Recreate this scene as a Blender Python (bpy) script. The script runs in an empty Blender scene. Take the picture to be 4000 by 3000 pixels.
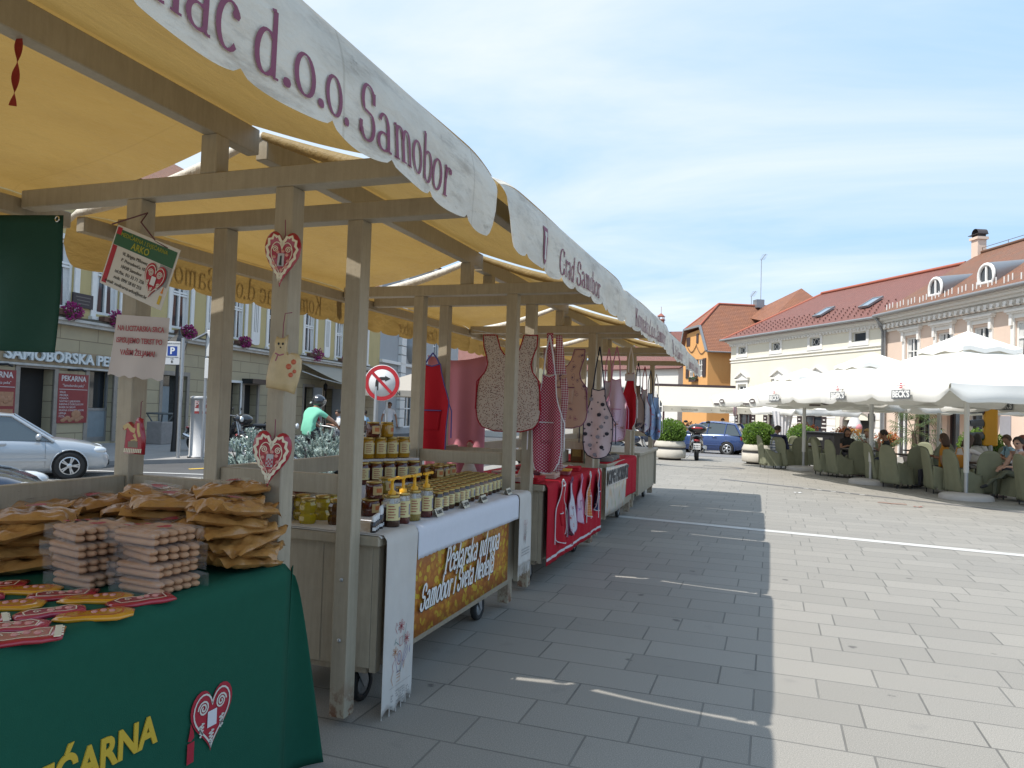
import bpy, bmesh, math, random
from mathutils import Vector as V, Matrix as Mx, noise
SC = bpy.context.scene
COL = SC.collection
R = math.radians
rnd = random.Random(11)
PI = math.pi

# ------------------------------------------------------------------ mesh builder
def frame(o, x, y):
    """matrix with local x, y axes along the given directions and origin o"""
    x = V(x).normalized(); y = V(y); z = x.cross(y).normalized(); y = z.cross(x)
    m = Mx.Identity(4)
    for i in range(3):
        m[i][0] = x[i]; m[i][1] = y[i]; m[i][2] = z[i]; m[i][3] = o[i]
    return m

class MB:
    def __init__(s): s.v = []; s.f = []; s.m = []; s.s = []; s.mi = 0; s.sm = False; s.M = None
    def add(s, vs, fs, M=None):
        o = len(s.v)
        for p in vs:
            p = V(p)
            if M is not None: p = M @ p
            if s.M is not None: p = s.M @ p
            s.v.append(p[:])
        for f in fs:
            s.f.append([i + o for i in f]); s.m.append(s.mi); s.s.append(s.sm)
        return s
    def mat(s, i): s.mi = i; return s
    def smooth(s, b=True): s.sm = b; return s
    def box(s, x0, y0, z0, x1, y1, z1, M=None):
        vs = [(x, y, z) for z in (z0, z1) for y in (y0, y1) for x in (x0, x1)]
        return s.add(vs, [(0,2,3,1),(4,5,7,6),(0,1,5,4),(2,6,7,3),(0,4,6,2),(1,3,7,5)], M)
    def cbox(s, c, d, M=None):
        return s.box(c[0]-d[0]/2, c[1]-d[1]/2, c[2]-d[2]/2, c[0]+d[0]/2, c[1]+d[1]/2, c[2]+d[2]/2, M)
    def bar(s, p, q, w, h, up=(0,0,1)):
        p = V(p); q = V(q); d = (q-p); L = d.length; d.normalize()
        sx = d.cross(V(up))
        if sx.length < 1e-4: sx = d.cross(V((0,1,0)))
        sx.normalize(); u = sx.cross(d)
        m = Mx.Identity(4)
        for i in range(3): m[i][0] = sx[i]; m[i][1] = d[i]; m[i][2] = u[i]; m[i][3] = p[i]
        return s.box(-w/2, 0, -h/2, w/2, L, h/2, m)
    def tube(s, pts, r, n=8, cap=True, closed=False):
        pts = [V(p) for p in pts]; k = len(pts)
        rr = r if isinstance(r, (list, tuple)) else [r]*k
        old = s.sm; vs = []; ref = None
        for i in range(k):
            if closed: t = pts[(i+1) % k] - pts[i-1]
            else: t = pts[min(i+1, k-1)] - pts[max(i-1, 0)]
            if t.length < 1e-9: t = V((0,0,1))
            t.normalize()
            if ref is None:
                ref = t.cross(V((0,0,1)))
                if ref.length < .05: ref = t.cross(V((0,1,0)))
            ref = (ref - t*ref.dot(t))
            if ref.length < 1e-6: ref = t.orthogonal()
            ref.normalize(); b = t.cross(ref)
            for j in range(n):
                a = 2*PI*j/n
                vs.append(pts[i] + (ref*math.cos(a) + b*math.sin(a))*rr[i])
        fs = []
        for i in range(k if closed else k-1):
            i2 = (i+1) % k
            for j in range(n):
                fs.append((i*n+j, i*n+(j+1) % n, i2*n+(j+1) % n, i2*n+j))
        s.sm = True; s.add(vs, fs); s.sm = old
        if cap and not closed:
            s.add(vs[:n], [tuple(range(n))[::-1]]); s.add(vs[-n:], [tuple(range(n))])
        return s
    def lathe(s, prof, n=16, M=None, sm=True, sx=1, sy=1, cap=True):
        if len(prof) > 3 and prof[0][0] > .02 and abs(prof[0][0]-prof[-1][0]) < 1e-4 and max(p[0] for p in prof) > prof[0][0]*1.04 and cap: prof = list(prof)+[prof[0]]; cap = False
        vs = []; fs = []
        for (r, z) in prof:
            for j in range(n):
                a = 2*PI*j/n; vs.append((r*math.cos(a)*sx, r*math.sin(a)*sy, z))
        for i in range(len(prof)-1):
            for j in range(n):
                fs.append((i*n+j, i*n+(j+1) % n, (i+1)*n+(j+1) % n, (i+1)*n+j))
        old = s.sm; s.sm = sm; s.add(vs, fs, M); s.sm = old
        k = len(prof)-1
        if not cap: return s
        if prof[0][0] > 1e-5: s.add(vs[:n], [tuple(range(n))[::-1]], M)
        if prof[k][0] > 1e-5: s.add(vs[k*n:], [tuple(range(n))], M)
        return s
    def ell(s, c, r, n=12, m=8, M=None):
        T = Mx.Translation(V(c)) if M is None else M @ Mx.Translation(V(c))
        return s.lathe([(math.sin(PI*i/m)*1.0+1e-6*(i in (0, m)), -math.cos(PI*i/m)) for i in range(m+1)], n,
                       T @ Mx.Diagonal((r[0], r[1], r[2], 1)))
    def grid(s, fn, nu, nv, M=None, sm=True, th=0):
        vs = [V(fn(i/nu, j/nv)) for i in range(nu+1) for j in range(nv+1)]
        w = nv+1
        fs = [(i*w+j, (i+1)*w+j, (i+1)*w+j+1, i*w+j+1) for i in range(nu) for j in range(nv)]
        old = s.sm; s.sm = sm
        if th:
            nr = [V((0,0,0)) for _ in vs]
            for f in fs:
                q = (vs[f[2]]-vs[f[0]]).cross(vs[f[3]]-vs[f[1]])
                for i in f: nr[i] += q
            N = len(vs); bk = [vs[i] - nr[i].normalized()*th for i in range(N)]
            rim = [i*w for i in range(nu+1)] + [nu*w+j for j in range(1, w)] + [i*w+nv for i in range(nu-1, -1, -1)] + [j for j in range(nv-1, 0, -1)]
            fs2 = list(fs) + [tuple(N+i for i in reversed(f)) for f in fs]
            for a in range(len(rim)):
                p, q = rim[a], rim[(a+1) % len(rim)]
                fs2.append((q, p, N+p, N+q))
            s.add(vs+bk, fs2, M)
        else: s.add(vs, fs, M)
        s.sm = old
        return s
    def prism(s, poly, z0, z1, M=None):
        n = len(poly)
        vs = [(x, y, z0) for x, y in poly] + [(x, y, z1) for x, y in poly]
        fs = [tuple(range(n))[::-1], tuple(range(n, 2*n))] + [(i, (i+1) % n, n+(i+1) % n, n+i) for i in range(n)]
        return s.add(vs, fs, M)
    def pillow(s, poly, h, M=None, inset=.18, z0=0):
        """rounded slab of a 2D outline (biscuits, cushions)"""
        n = len(poly); cx = sum(p[0] for p in poly)/n; cy = sum(p[1] for p in poly)/n
        rings = [(1-inset*.6, 0), (1, h*.3), (1, h*.6), (1-inset*.5, h*.92), (1-inset*1.4, h)]
        vs = []; fs = []
        for (k, z) in rings: vs += [(cx+(x-cx)*k, cy+(y-cy)*k, z0+z) for x, y in poly]
        for i in range(len(rings)-1):
            for j in range(n): fs.append((i*n+j, i*n+(j+1) % n, (i+1)*n+(j+1) % n, (i+1)*n+j))
        old = s.sm; s.sm = True; s.add(vs, fs, M); s.sm = old
        s.add(vs[-n:], [tuple(range(n))], M); s.add(vs[:n], [tuple(range(n))[::-1]], M)
        return s
    def sheet(s, poly, z, M=None):
        return s.add([(x, y, z) for x, y in poly], [tuple(range(len(poly)))], M)
    def build(s, name, mats, parent=None, loc=None, rz=0, bevel=0, fix=True, rot=None):
        me = bpy.data.meshes.new(name)
        me.from_pydata(s.v, [], s.f)
        if not isinstance(mats, (list, tuple)): mats = [mats]
        for m in mats: me.materials.append(m)
        me.polygons.foreach_set('material_index', s.m)
        me.polygons.foreach_set('use_smooth', s.s)
        if fix or bevel:
            bm = bmesh.new(); bm.from_mesh(me)
            if fix: bmesh.ops.recalc_face_normals(bm, faces=bm.faces)
            if bevel:
                es = [e for e in bm.edges if len(e.link_faces) == 2 and e.calc_face_angle(0) > .6]
                bmesh.ops.bevel(bm, geom=es, offset=bevel, segments=1, affect='EDGES', clamp_overlap=True)
            bm.to_mesh(me); bm.free()
        me.update()
        o = bpy.data.objects.new(name, me); COL.objects.link(o)
        if parent is not None: o.parent = parent
        if loc is not None: o.location = loc
        if rot is not None: o.rotation_euler = rot
        elif rz: o.rotation_euler = (0, 0, rz)
        return o

def thing(name, label, cat, loc=(0,0,0), rz=0, group=None):
    o = bpy.data.objects.new(name, None); COL.objects.link(o)
    o.empty_display_size = .1
    o.location = loc; o.rotation_euler = (0, 0, rz)
    return tag(o, label, cat, group)
def tag(o, label, cat, group=None):
    o['label'] = label; o['category'] = cat
    if group: o['group'] = group
    return o
def struct(o): o['kind'] = 'structure'; return o
def stuff(o, label, cat): o['kind'] = 'stuff'; o['label'] = label; o['category'] = cat; return o
def dup(root, loc, rz=0, label=None, group=None, rot=None):
    r = root.copy(); COL.objects.link(r); r.location = loc
    r.rotation_euler = rot if rot else (0, 0, rz)
    if label: r['label'] = label
    if group: r['group'] = group
    for ch in list(root.children):
        c = ch.copy(); COL.objects.link(c); c.parent = r
        for g in list(ch.children):
            d = g.copy(); COL.objects.link(d); d.parent = c
    return r
ORD = ['first','second','third','fourth','fifth','sixth','seventh','eighth','ninth','tenth','eleventh','twelfth','thirteenth','fourteenth','fifteenth','sixteenth','seventeenth','eighteenth']

# ------------------------------------------------------------------ materials
_M = {}
def lin(c):
    if isinstance(c, str):
        c = c.lstrip('#'); c = [int(c[i:i+2], 16)/255 for i in (0, 2, 4)]
        c = [x/12.92 if x <= .04045 else ((x+.055)/1.055)**2.4 for x in c]
    return (c[0], c[1], c[2], 1)
class NT:
    """tiny node helper"""
    def __init__(s, name):
        s.m = bpy.data.materials.new(name); s.m.use_nodes = True; s.t = s.m.node_tree; s.n = s.t.nodes
        s.n.clear(); s.out = s.n.new('ShaderNodeOutputMaterial')
    def N(s, typ, _in=None, **kw):
        n = s.n.new('ShaderNode'+typ)
        for k, v in kw.items(): setattr(n, k, v)
        for k, v in (_in or {}).items(): s.set(n, k, v)
        return n
    def set(s, n, k, v):
        sock = n.inputs[k]
        if isinstance(v, bpy.types.NodeSocket): s.t.links.new(v, sock)
        elif isinstance(v, bpy.types.Node): s.t.links.new(v.outputs[0], sock)
        else: sock.default_value = v
    def mix(s, f, a, b, blend='MIX'):
        n = s.n.new('ShaderNodeMix'); n.data_type = 'RGBA'; n.blend_type = blend
        s.set(n, 0, f); s.set(n, 6, a); s.set(n, 7, b)
        return n.outputs[2]
    def math(s, op, a, b=0, c=None):
        n = s.n.new('ShaderNodeMath'); n.operation = op; s.set(n, 0, a); s.set(n, 1, b)
        if c is not None: s.set(n, 2, c)
        return n.outputs[0]
    def ramp(s, f, stops, interp='LINEAR'):
        n = s.n.new('ShaderNodeValToRGB'); n.color_ramp.interpolation = interp
        e = n.color_ramp.elements
        while len(e) < len(stops): e.new(.5)
        for i, (p, c) in enumerate(stops): e[i].position = p; e[i].color = lin(c) if len(c) != 4 or isinstance(c, str) else c
        s.set(n, 0, f); return n.outputs[0]
    def noise(s, vec, scale, detail=4, rough=.55, out=0):
        n = s.N('TexNoise', {'Scale': scale, 'Detail': detail, 'Roughness': rough}); 
        if vec is not None: s.set(n, 'Vector', vec)
        return n.outputs[out]
    def coord(s, k='Object'): return s.N('TexCoord').outputs[k]
    def vmul(s, v, m, add=(0,0,0), rot=(0,0,0)):
        n = s.N('Mapping'); s.set(n, 0, v); n.inputs['Scale'].default_value = m; n.inputs['Location'].default_value = add; n.inputs['Rotation'].default_value = rot
        return n.outputs[0]
    def bump(s, h, strength=.3, dist=.01):
        return s.N('Bump', {'Height': h, 'Strength': strength, 'Distance': dist}).outputs[0]
    def bsdf(s, col, rough=.6, normal=None, **kw):
        n = s.N('BsdfPrincipled'); s.set(n, 'Base Color', col); s.set(n, 'Roughness', rough)
        if normal is not None: s.set(n, 'Normal', normal)
        for k, v in kw.items(): s.set(n, k.replace('_', ' '), v)
        return n.outputs[0]
    def fin(s, sh): s.t.links.new(sh, s.out.inputs[0]); return s.m
def mat(name, col, rough=.6, var=.12, scale=9, bump=0, bs=60, metal=0, coat=0, trans=0, tcol=None, ior=1.45, alpha=1, spec=.5, dirt=0, emit=0):
    """plain procedural material: base colour with slight mottling, optional fine bump, optional translucency"""
    if name in _M: return _M[name]
    t = NT(name); c = lin(col); co = t.coord()
    base = c
    if var:
        nz = t.noise(co, scale, 5)
        base = t.mix(nz, tuple(x*(1-var) for x in c[:3])+(1,), tuple(min(1, x*(1+var)) for x in c[:3])+(1,))
    if dirt:
        d = t.ramp(t.noise(co, 3.1, 8, .7), [(.5, (0,0,0)), (.75, (1,1,1))])
        base = t.mix(t.math('MULTIPLY', d, dirt), base, tuple(x*.45 for x in c[:3])+(1,))
    nm = t.bump(t.noise(co, bs, 3), .5, bump) if bump else None
    kw = dict(Metallic=metal)
    kw['Specular_IOR_Level'] = spec
    if coat: kw['Coat_Weight'] = coat; kw['Coat_Roughness'] = .04
    if trans and not tcol: kw['Transmission_Weight'] = trans; kw['IOR'] = ior
    if alpha < 1: kw['Alpha'] = alpha
    if emit: kw['Emission_Color'] = c; kw['Emission_Strength'] = emit
    sh = t.bsdf(base, rough, nm, **kw)
    if tcol:
        tr = t.N('BsdfTranslucent', {'Color': lin(tcol)})
        sh = t.N('MixShader', {0: trans, 1: sh, 2: tr}).outputs[0]
    _M[name] = t.fin(sh); return _M[name]
def mfn(name):
    def deco(f):
        def g():
            if name not in _M: _M[name] = f(NT(name))
            return _M[name]
        return g
    return deco

# ------------------------------------------------------------------ lettering
def txt(mb, s, size, M, align='CENTER', ex=.0012, bold=0, sx=1.0, shear=0):
    cu = bpy.data.curves.new('t', 'FONT'); cu.body = s; cu.size = size; cu.align_x = align; cu.align_y = 'CENTER'
    cu.extrude = ex; cu.offset = bold; cu.resolution_u = 3; cu.shear = shear
    o = bpy.data.objects.new('t', cu); COL.objects.link(o)
    me = o.to_mesh()
    mb.add([(v.co.x*sx, v.co.y, v.co.z) for v in me.vertices], [tuple(p.vertices) for p in me.polygons], M)
    o.to_mesh_clear(); bpy.data.objects.remove(o); bpy.data.curves.remove(cu)
def arc(cx, cy, rx, ry, a0, a1, n=14):
    return [(cx+rx*math.cos(R(a0+(a1-a0)*i/n)), cy+ry*math.sin(R(a0+(a1-a0)*i/n))) for i in range(n+1)]
def _srf(x, y, w=.17): return [(x-w, y), (x+w, y)]
GL = {  # broad-nib serif glyphs: (strokes, advance); x-height 1
 'o': ([arc(.46,.5,.36,.47,0,360,22)], .98),
 'a': ([arc(.4,.24,.3,.24,60,330,14), [(.16,.78)]+arc(.4,.62,.27,.36,150,0,10)+[(.67,.12)]+arc(.8,.12,.13,.1,180,300,5), [(.55,.46),(.67,.55)]], .98),
 'c': ([arc(.46,.5,.36,.47,45,318,18), arc(.68,.78,.05,.06,0,360,8)], .86),
 'e': ([arc(.44,.5,.34,.47,5,320,18)[::-1]+[], [(.12,.52),(.78,.54)]], .88),
 'd': ([arc(.42,.48,.33,.46,50,320,16), [(.72,1.45),(.72,.05)], [(.56,1.43),(.74,1.47)], [(.72,.03),(.9,.03)]], 1.02),
 'b': ([arc(.52,.48,.34,.46,130,-140,16), [(.22,1.45),(.22,.05)], [(.06,1.43),(.24,1.47)]], 1.0),
 'r': ([[(.24,.96),(.24,.02)], _srf(.24,.02), [(.08,.94),(.26,.98)], [(.24,.6)]+arc(.5,.7,.24,.24,170,60,6), arc(.64,.86,.05,.06,0,360,8)], .76),
 'm': ([[(.22,.96),(.22,.02)], [(.06,.94),(.24,.98)], _srf(.22,.02), [(.22,.66)]+arc(.46,.68,.22,.28,170,0,8)+[(.68,.02)], _srf(.68,.02), [(.68,.66)]+arc(.92,.68,.22,.28,170,0,8)+[(1.14,.02)], _srf(1.14,.02)], 1.42),
 'n': ([[(.22,.96),(.22,.02)], [(.06,.94),(.24,.98)], _srf(.22,.02), [(.22,.64)]+arc(.48,.66,.24,.3,170,0,8)+[(.72,.02)], _srf(.72,.02)], 1.0),
 'u': ([[(.06,.96),(.22,.96),(.22,.3)]+arc(.46,.3,.24,.28,180,350,8), [(.54,.96),(.7,.96),(.7,.05)], [(.7,.03),(.86,.03)]], .98),
 'l': ([[(.22,1.45),(.22,.02)], [(.06,1.43),(.24,1.47)], _srf(.22,.02)], .48),
 'i': ([[(.22,.96),(.22,.02)], [(.06,.94),(.24,.98)], _srf(.22,.02), arc(.22,1.3,.06,.07,0,360,8)], .48),
 'j': ([[(.22,.96),(.22,-.2)]+arc(.02,-.2,.2,.2,0,-110,6), [(.06,.94),(.24,.98)], arc(.22,1.3,.06,.07,0,360,8)], .46),
 'k': ([[(.22,1.45),(.22,.02)], [(.06,1.43),(.24,1.47)], _srf(.22,.02), [(.24,.42),(.7,.94)], [(.4,.56),(.78,.02)], [(.56,.95),(.84,.95)], [(.66,.02),(.92,.02)]], .98),
 's': ([[(.62,.78)]+arc(.4,.73,.22,.22,50,250,8)+arc(.4,.26,.24,.24,70,-140,10)+[(.12,.24)]], .78),
 't': ([[(.3,1.25),(.3,.25)]+arc(.48,.22,.18,.2,180,320,6), [(.08,.95),(.58,.95)]], .66),
 'v': ([[(.1,.96),(.42,.04)], [(.42,.04),(.74,.96)], [(0,.96),(.26,.96)], [(.6,.96),(.86,.96)]], .86),
 'g': ([arc(.42,.48,.33,.46,50,320,16), [(.72,.96),(.72,-.2)]+arc(.44,-.2,.28,.24,0,-150,8)], .96),
 'S': ([[(.82,1.08)]+arc(.5,1.07,.33,.38,20,235,12)+arc(.5,.38,.36,.38,60,-160,14), [(.82,1.0),(.82,1.32)], [(.13,.45),(.13,.12)]], 1.06),
 'G': ([arc(.62,.72,.5,.72,45,335,22), [(1.07,.42),(1.07,.06)], [(.86,.62),(1.22,.62)], [(1.0,1.05),(1.0,1.36)]], 1.32),
 'K': ([[(.26,1.42),(.26,.02)], _srf(.26,.02,.22), _srf(.26,1.42,.22), [(.3,.62),(.94,1.4)], [(.5,.84),(1.02,.02)], _srf(.94,1.42,.18), _srf(1.0,.02,.2)], 1.26),
 'P': ([[(.26,1.42),(.26,.02)], _srf(.26,.02,.22), [(.06,1.42),(.5,1.42)]+arc(.5,1.06,.36,.36,90,-90,10)+[(.26,.7)]], 1.0),
 'N': ([[(.22,1.4),(.22,.02)], [(.22,1.4),(.98,.04)], [(.98,1.4),(.98,.02)], _srf(.22,.02), _srf(.98,1.42)], 1.22),
 'V': ([[(.1,1.42),(.52,.04)], [(.52,.04),(.94,1.42)]], 1.05),
 '.': ([arc(.18,.09,.055,.07,0,360,10)], .42),
 ' ': ([], .5),
}
GL['č'] = (GL['c'][0] + [[(.3,1.42),(.48,1.2)], [(.48,1.2),(.66,1.42)]], .86)
def strokes(mb, s, xh, M, a=.085, b=.026, slant=0, sx=1.0, center=True, fat=1.0):
    """letters as ribbons whose width follows an elliptic nib; drawn in the local xy plane, 0.4 mm apart"""
    W = sum(GL[c][1] for c in s)*xh*sx
    x0 = -W/2 if center else 0
    k = 0
    for c in s:
        st, adv = GL[c]
        for p in st:
            n = len(p); L = []; Rr = []
            for i in range(n):
                t = V((p[min(i+1, n-1)][0]-p[max(i-1, 0)][0], p[min(i+1, n-1)][1]-p[max(i-1, 0)][1]))
                if n > 3 and (V(p[0])-V(p[-1])).length < .02 and i in (0, n-1):
                    t = V((p[1][0]-p[-2][0], p[1][1]-p[-2][1]))
                if t.length < 1e-6: t = V((1, 0))
                t.normalize(); nx, ny = -t.y, t.x
                w = math.sqrt((a*fat*nx)**2 + (b*fat*ny)**2)
                for (S, sg) in ((L, 1), (Rr, -1)):
                    X = p[i][0]+nx*w*sg; Y = p[i][1]+ny*w*sg
                    S.append((x0+(X*sx+Y*slant)*xh, Y*xh, .0004*(k % 5)))
            mb.add(L+Rr, [(i, i+1, n+i+1, n+i) for i in range(n-1)], M)
            k += 1
        x0 += adv*xh*sx
    return W
CAMR = [[0.943062, 0.018854, -0.332081], [0.331115, 0.041537, 0.942676], [0.031567, -0.998959, 0.032929]]
SKY_STR = .12; SUN_STR = 3.4; EXPO = .70; CLOUD = 6.0
# ------------------------------------------------------------------ procedural surfaces
@mfn('paving')
def m_paving(t):
    co = t.coord(); 
    v = t.vmul(co, (1,1,1), (0.07,.05,0))
    def bk(mort, c1, c2):
        n = t.N('TexBrick', {'Scale': 1.0, 'Mortar Size': mort, 'Mortar Smooth': .3, 'Bias': 0, 'Brick Width': .56, 'Row Height': .335, 'Vector': v, 'Color1': c1, 'Color2': c2, 'Mortar': (0,0,0,1)})
        n.offset = .37; n.offset_frequency = 2; n.squash = 1.25; n.squash_frequency = 3
        return n
    b = bk(.006, lin((.335,.316,.28)), lin((.278,.263,.233)))
    big = t.noise(co, .45, 6, .6)
    col = t.mix(t.math('MULTIPLY', big, .5), b.outputs[0], lin((.24,.234,.222)), 'MIX')
    grit = t.noise(co, 170, 2, .7)
    col = t.mix(.4, col, t.ramp(grit, [(.3, (.06,.06,.056)), (.5, (.36,.35,.33)), (.7, (.85,.83,.8))]), 'OVERLAY')
    st = t.ramp(t.noise(co, 3.2, 5, .6), [(.63, (0,0,0)), (.69, (1,1,1))])
    col = t.mix(t.math('MULTIPLY', st, .22), col, lin((.15,.145,.14)))
    gum = t.N('TexVoronoi', {'Vector': t.N('VectorMath', {0: co, 1: t.N('VectorMath', {0: t.noise(co, 22, 2, out=1), 'Scale': .05}, operation='SCALE')}, operation='ADD').outputs[0], 'Scale': 1.9}); col = t.mix(t.ramp(gum.outputs[0], [(.045, (.75,.75,.75)), (.07, (0,0,0))]), col, lin((.085,.08,.075)))
    col = t.mix(b.outputs[1], col, t.mix(t.noise(co, 1.7, 3), lin((.06,.056,.05)), lin((.25,.24,.215))))
    h = t.math('MULTIPLY_ADD', grit, .15, t.math('SUBTRACT', 1, b.outputs[1]))
    return t.fin(t.bsdf(col, .8, t.bump(h, .5, .006)))
@mfn('cobble')
def m_cobble(t):
    co = t.coord()
    b = t.N('TexBrick', {'Scale': 1.0, 'Mortar Size': .014, 'Mortar Smooth': .6, 'Brick Width': .17, 'Row Height': .13, 'Vector': t.N('VectorMath', {0: co, 1: t.N('VectorMath', {0: t.noise(co, 3, 2, out=1), 'Scale': .09}, operation='SCALE')}, operation='ADD').outputs[0],
                         'Color1': lin((.40,.38,.345)), 'Color2': lin((.25,.24,.22)), 'Mortar': lin((.10,.096,.09))})
    col = t.mix(.35, b.outputs[0], t.ramp(t.noise(co, 40, 4), [(.3, (.2,.2,.2)), (.7, (.8,.8,.8))]), 'OVERLAY')
    return t.fin(t.bsdf(col, .75, t.bump(t.math('SUBTRACT', 1, b.outputs[1]), .8, .02)))
@mfn('asphalt')
def m_asphalt(t):
    co = t.coord()
    col = t.ramp(t.noise(co, 90, 3, .7), [(.3, (.035,.035,.036)), (.7, (.105,.105,.105))])
    col = t.mix(.5, col, t.ramp(t.noise(co, .6, 6), [(.3, (.05,.05,.052)), (.7, (.12,.118,.115))]))
    return t.fin(t.bsdf(col, .85, t.bump(t.noise(co, 150, 2), .4, .004)))
@mfn('dark_tile')
def m_darktile(t):
    co = t.coord()
    b = t.N('TexBrick', {'Scale': 1.0, 'Mortar Size': .006, 'Brick Width': .30, 'Row Height': .30, 'Vector': co, 'Color1': lin((.06,.062,.068)), 'Color2': lin((.10,.10,.106)), 'Mortar': lin((.26,.26,.26))})
    b.offset = 0
    col = t.mix(.4, b.outputs[0], t.ramp(t.noise(co, 60, 6, .7), [(.42, (.25,.25,.25)), (.62, (.85,.85,.85))]), 'OVERLAY')
    return t.fin(t.bsdf(col, .6, t.bump(t.math('SUBTRACT', 1, b.outputs[1]), .5, .004)))
def roof_mat(name, c1, c2, c3, tw=.19, th=.16):
    if name in _M: return _M[name]
    t = NT(name); co = t.coord('UV')
    b = t.N('TexBrick', {'Scale': 1.0, 'Mortar Size': .012, 'Mortar Smooth': .2, 'Brick Width': tw, 'Row Height': th, 'Vector': co, 'Color1': lin(c1), 'Color2': lin(c2), 'Mortar': tuple(x*.4 for x in c1)+(1,)})
    col = t.mix(t.ramp(t.noise(co, 1.3, 6, .65), [(.4, (0,0,0)), (.72, (1,1,1))]), b.outputs[0], lin(c3))
    sep = t.N('SeparateXYZ', {0: co}); saw = t.math('FRACT', t.math('DIVIDE', sep.outputs[1], th))
    h = t.math('ADD', t.math('MULTIPLY', t.math('SUBTRACT', 1, saw), 1.0), t.math('MULTIPLY', b.outputs[1], -.7))
    _M[name] = t.fin(t.bsdf(col, .75, t.bump(h, .9, .05))); return _M[name]
def plaster(name, c, stain=.35):
    if name in _M: return _M[name]
    t = NT(name); co = t.coord()
    col = t.mix(t.noise(co, .8, 6), tuple(x*.9 for x in c)+(1,), tuple(min(1, x*1.08) for x in c)+(1,))
    s = t.ramp(t.noise(t.vmul(co, (1.6,1.6,.25)), 1.1, 7, .65), [(.52, (0,0,0)), (.78, (1,1,1))])
    col = t.mix(t.math('MULTIPLY', s, stain), col, tuple(x*.6 for x in c)+(1,))
    _M[name] = t.fin(t.bsdf(col, .85, t.bump(t.noise(co, 35, 4), .25, .008))); return _M[name]
m_glass = lambda: mat('window_glass', (.03,.035,.04), .06, 0, spec=.8)
m_white = lambda: mat('white_paint', (.74,.74,.72), .5, .06)
m_trim = lambda: mat('stucco_trim', (.75,.73,.69), .75, .08)
m_zinc = lambda: mat('zinc', (.30,.31,.32), .45, .1, metal=.6)
m_black = lambda: mat('black_plastic', (.014,.014,.015), .4, 0)
m_steel = lambda: mat('galvanised_steel', (.42,.43,.44), .42, .1, metal=.7)
m_rubber = lambda: mat('rubber', (.018,.018,.018), .75, .1)
m_chrome = lambda: mat('chrome', (.6,.6,.6), .15, 0, metal=1)

def gz(y): return 0 if y < 24 else -.47*min(1, (y-24)/26)
def fpt(o, rz):
    return Mx.Translation(V(o)) @ Mx.Rotation(rz, 4, 'Z')
# ------------------------------------------------------------------ ground
g = MB()
ys = [-300, -20, 24, 50, 900]
for i in range(4):
    g.add([(-900, ys[i], gz(ys[i])), (900, ys[i], gz(ys[i])), (900, ys[i+1], gz(ys[i+1])), (-900, ys[i+1], gz(ys[i+1]))], [(0,1,2,3)])
struct(g.build('square_paving', m_paving()))
def slab(name, poly, m, dz=.004, h=0):
    """sheet laid on the ground; cut at the slope break by giving points on both sides"""
    b = MB(); pts = [(x, y, gz(y)+dz) for x, y in poly]
    if h:
        n = len(pts); b.add([(x, y, z+h) for x, y, z in pts] + [(x, y, z-.05) for x, y, z in pts], [tuple(range(n))] + [(i, (i+1) % n, n+(i+1) % n, n+i) for i in range(n)])
    else: b.add(pts, [tuple(range(len(pts)))])
    return struct(b.build(name, m))
slab('street_asphalt', [(-60,-40), (-6.9,-40), (-7.4,24), (-60,24)], m_asphalt())
slab('street_asphalt', [(-60,24.01), (-7.4,24.01), (-9.5,30.9), (-9.5,50), (-60,50)], m_asphalt())
slab('cross_street', [(-9.4,30.6), (3,32.6), (2.2,42), (-9.4,41)], mat('pale_asphalt', (.20,.20,.205), .85, .25, 5, bump=.004), .008)
slab('cobbled_parking', [(-12.6,-12), (-7.0,-12), (-7.2,13.6), (-13.2,11.2)], m_cobble(), .008)
slab('pavement', [(-21.2,26.5), (-20.5,12.2), (-14.4,12.9), (-13.2,15.4), (-13.6,17.6), (-16.4,20.0), (-18.3,23.9)], mat('pavement_concrete', (.27,.26,.25), .85, .18, 3), .004, .1)
slab('pavement', [(-14.5,-12), (-13.9,-12), (-13.9,9.6), (-14.5,9.6)], mat('kerb_stone', (.3,.29,.28), .8, .1), .008, .1)
slab('dark_tile_band', [(-3.2,2.88), (-1.0,2.62), (-.55,2.52), (-.5,2.2), (-3.2,2.3)], m_darktile())
slab('white_stone_line', [(-3.2,11.33), (16,8.99), (16,9.19), (-3.2,11.53)], mat('white_stone', (.54,.53,.50), .7, .22, 12, dirt=.5))
ml = mat('grey_stone_line', (.13,.13,.135), .7, .25, 9)
slab('grey_stone_line', [(-1.2,19.2), (3.9,16.0), (12,11), (12,11.2), (3.9,16.2), (-1.2,19.42)], ml)
cv = [(-3.6,23.4), (-2.6,23.0), (-1.7,22.9), (-1.0,23.2), (-.8,23.6), (-1.1,23.9), (-2.0,23.95)]
b = MB()
for i in range(len(cv)-1):
    p, q = V(cv[i]), V(cv[i+1]); d = (q-p).normalized(); nn = V((-d.y, d.x))*.09
    b.add([(*(p-nn), .004), (*(q-nn), .004), (*(q+nn), .004), (*(p+nn), .004)], [(0,1,2,3)])
struct(b.build('curved_stone_line', ml))
b = MB(); b.add([(-.6+.52*i, 18.95-.33*i, .008) for i in range(1)], [])
for i in range(5):
    x, y = .75+.27*i, 18.05-.17*i
    b.add([(x-.05,y-.05,.008), (x+.05,y-.08,.008), (x+.05,y+.02,.008), (x-.05,y+.05,.008)], [(0,1,2,3)])
struct(b.build('white_marker_stones', mat('white_stone', (.62,.61,.58))))
myel = mat('yellow_road_paint', (.62,.40,.06), .7, .2, 20); mwh = mat('white_road_paint', (.6,.6,.58), .7, .2, 20)
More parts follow.
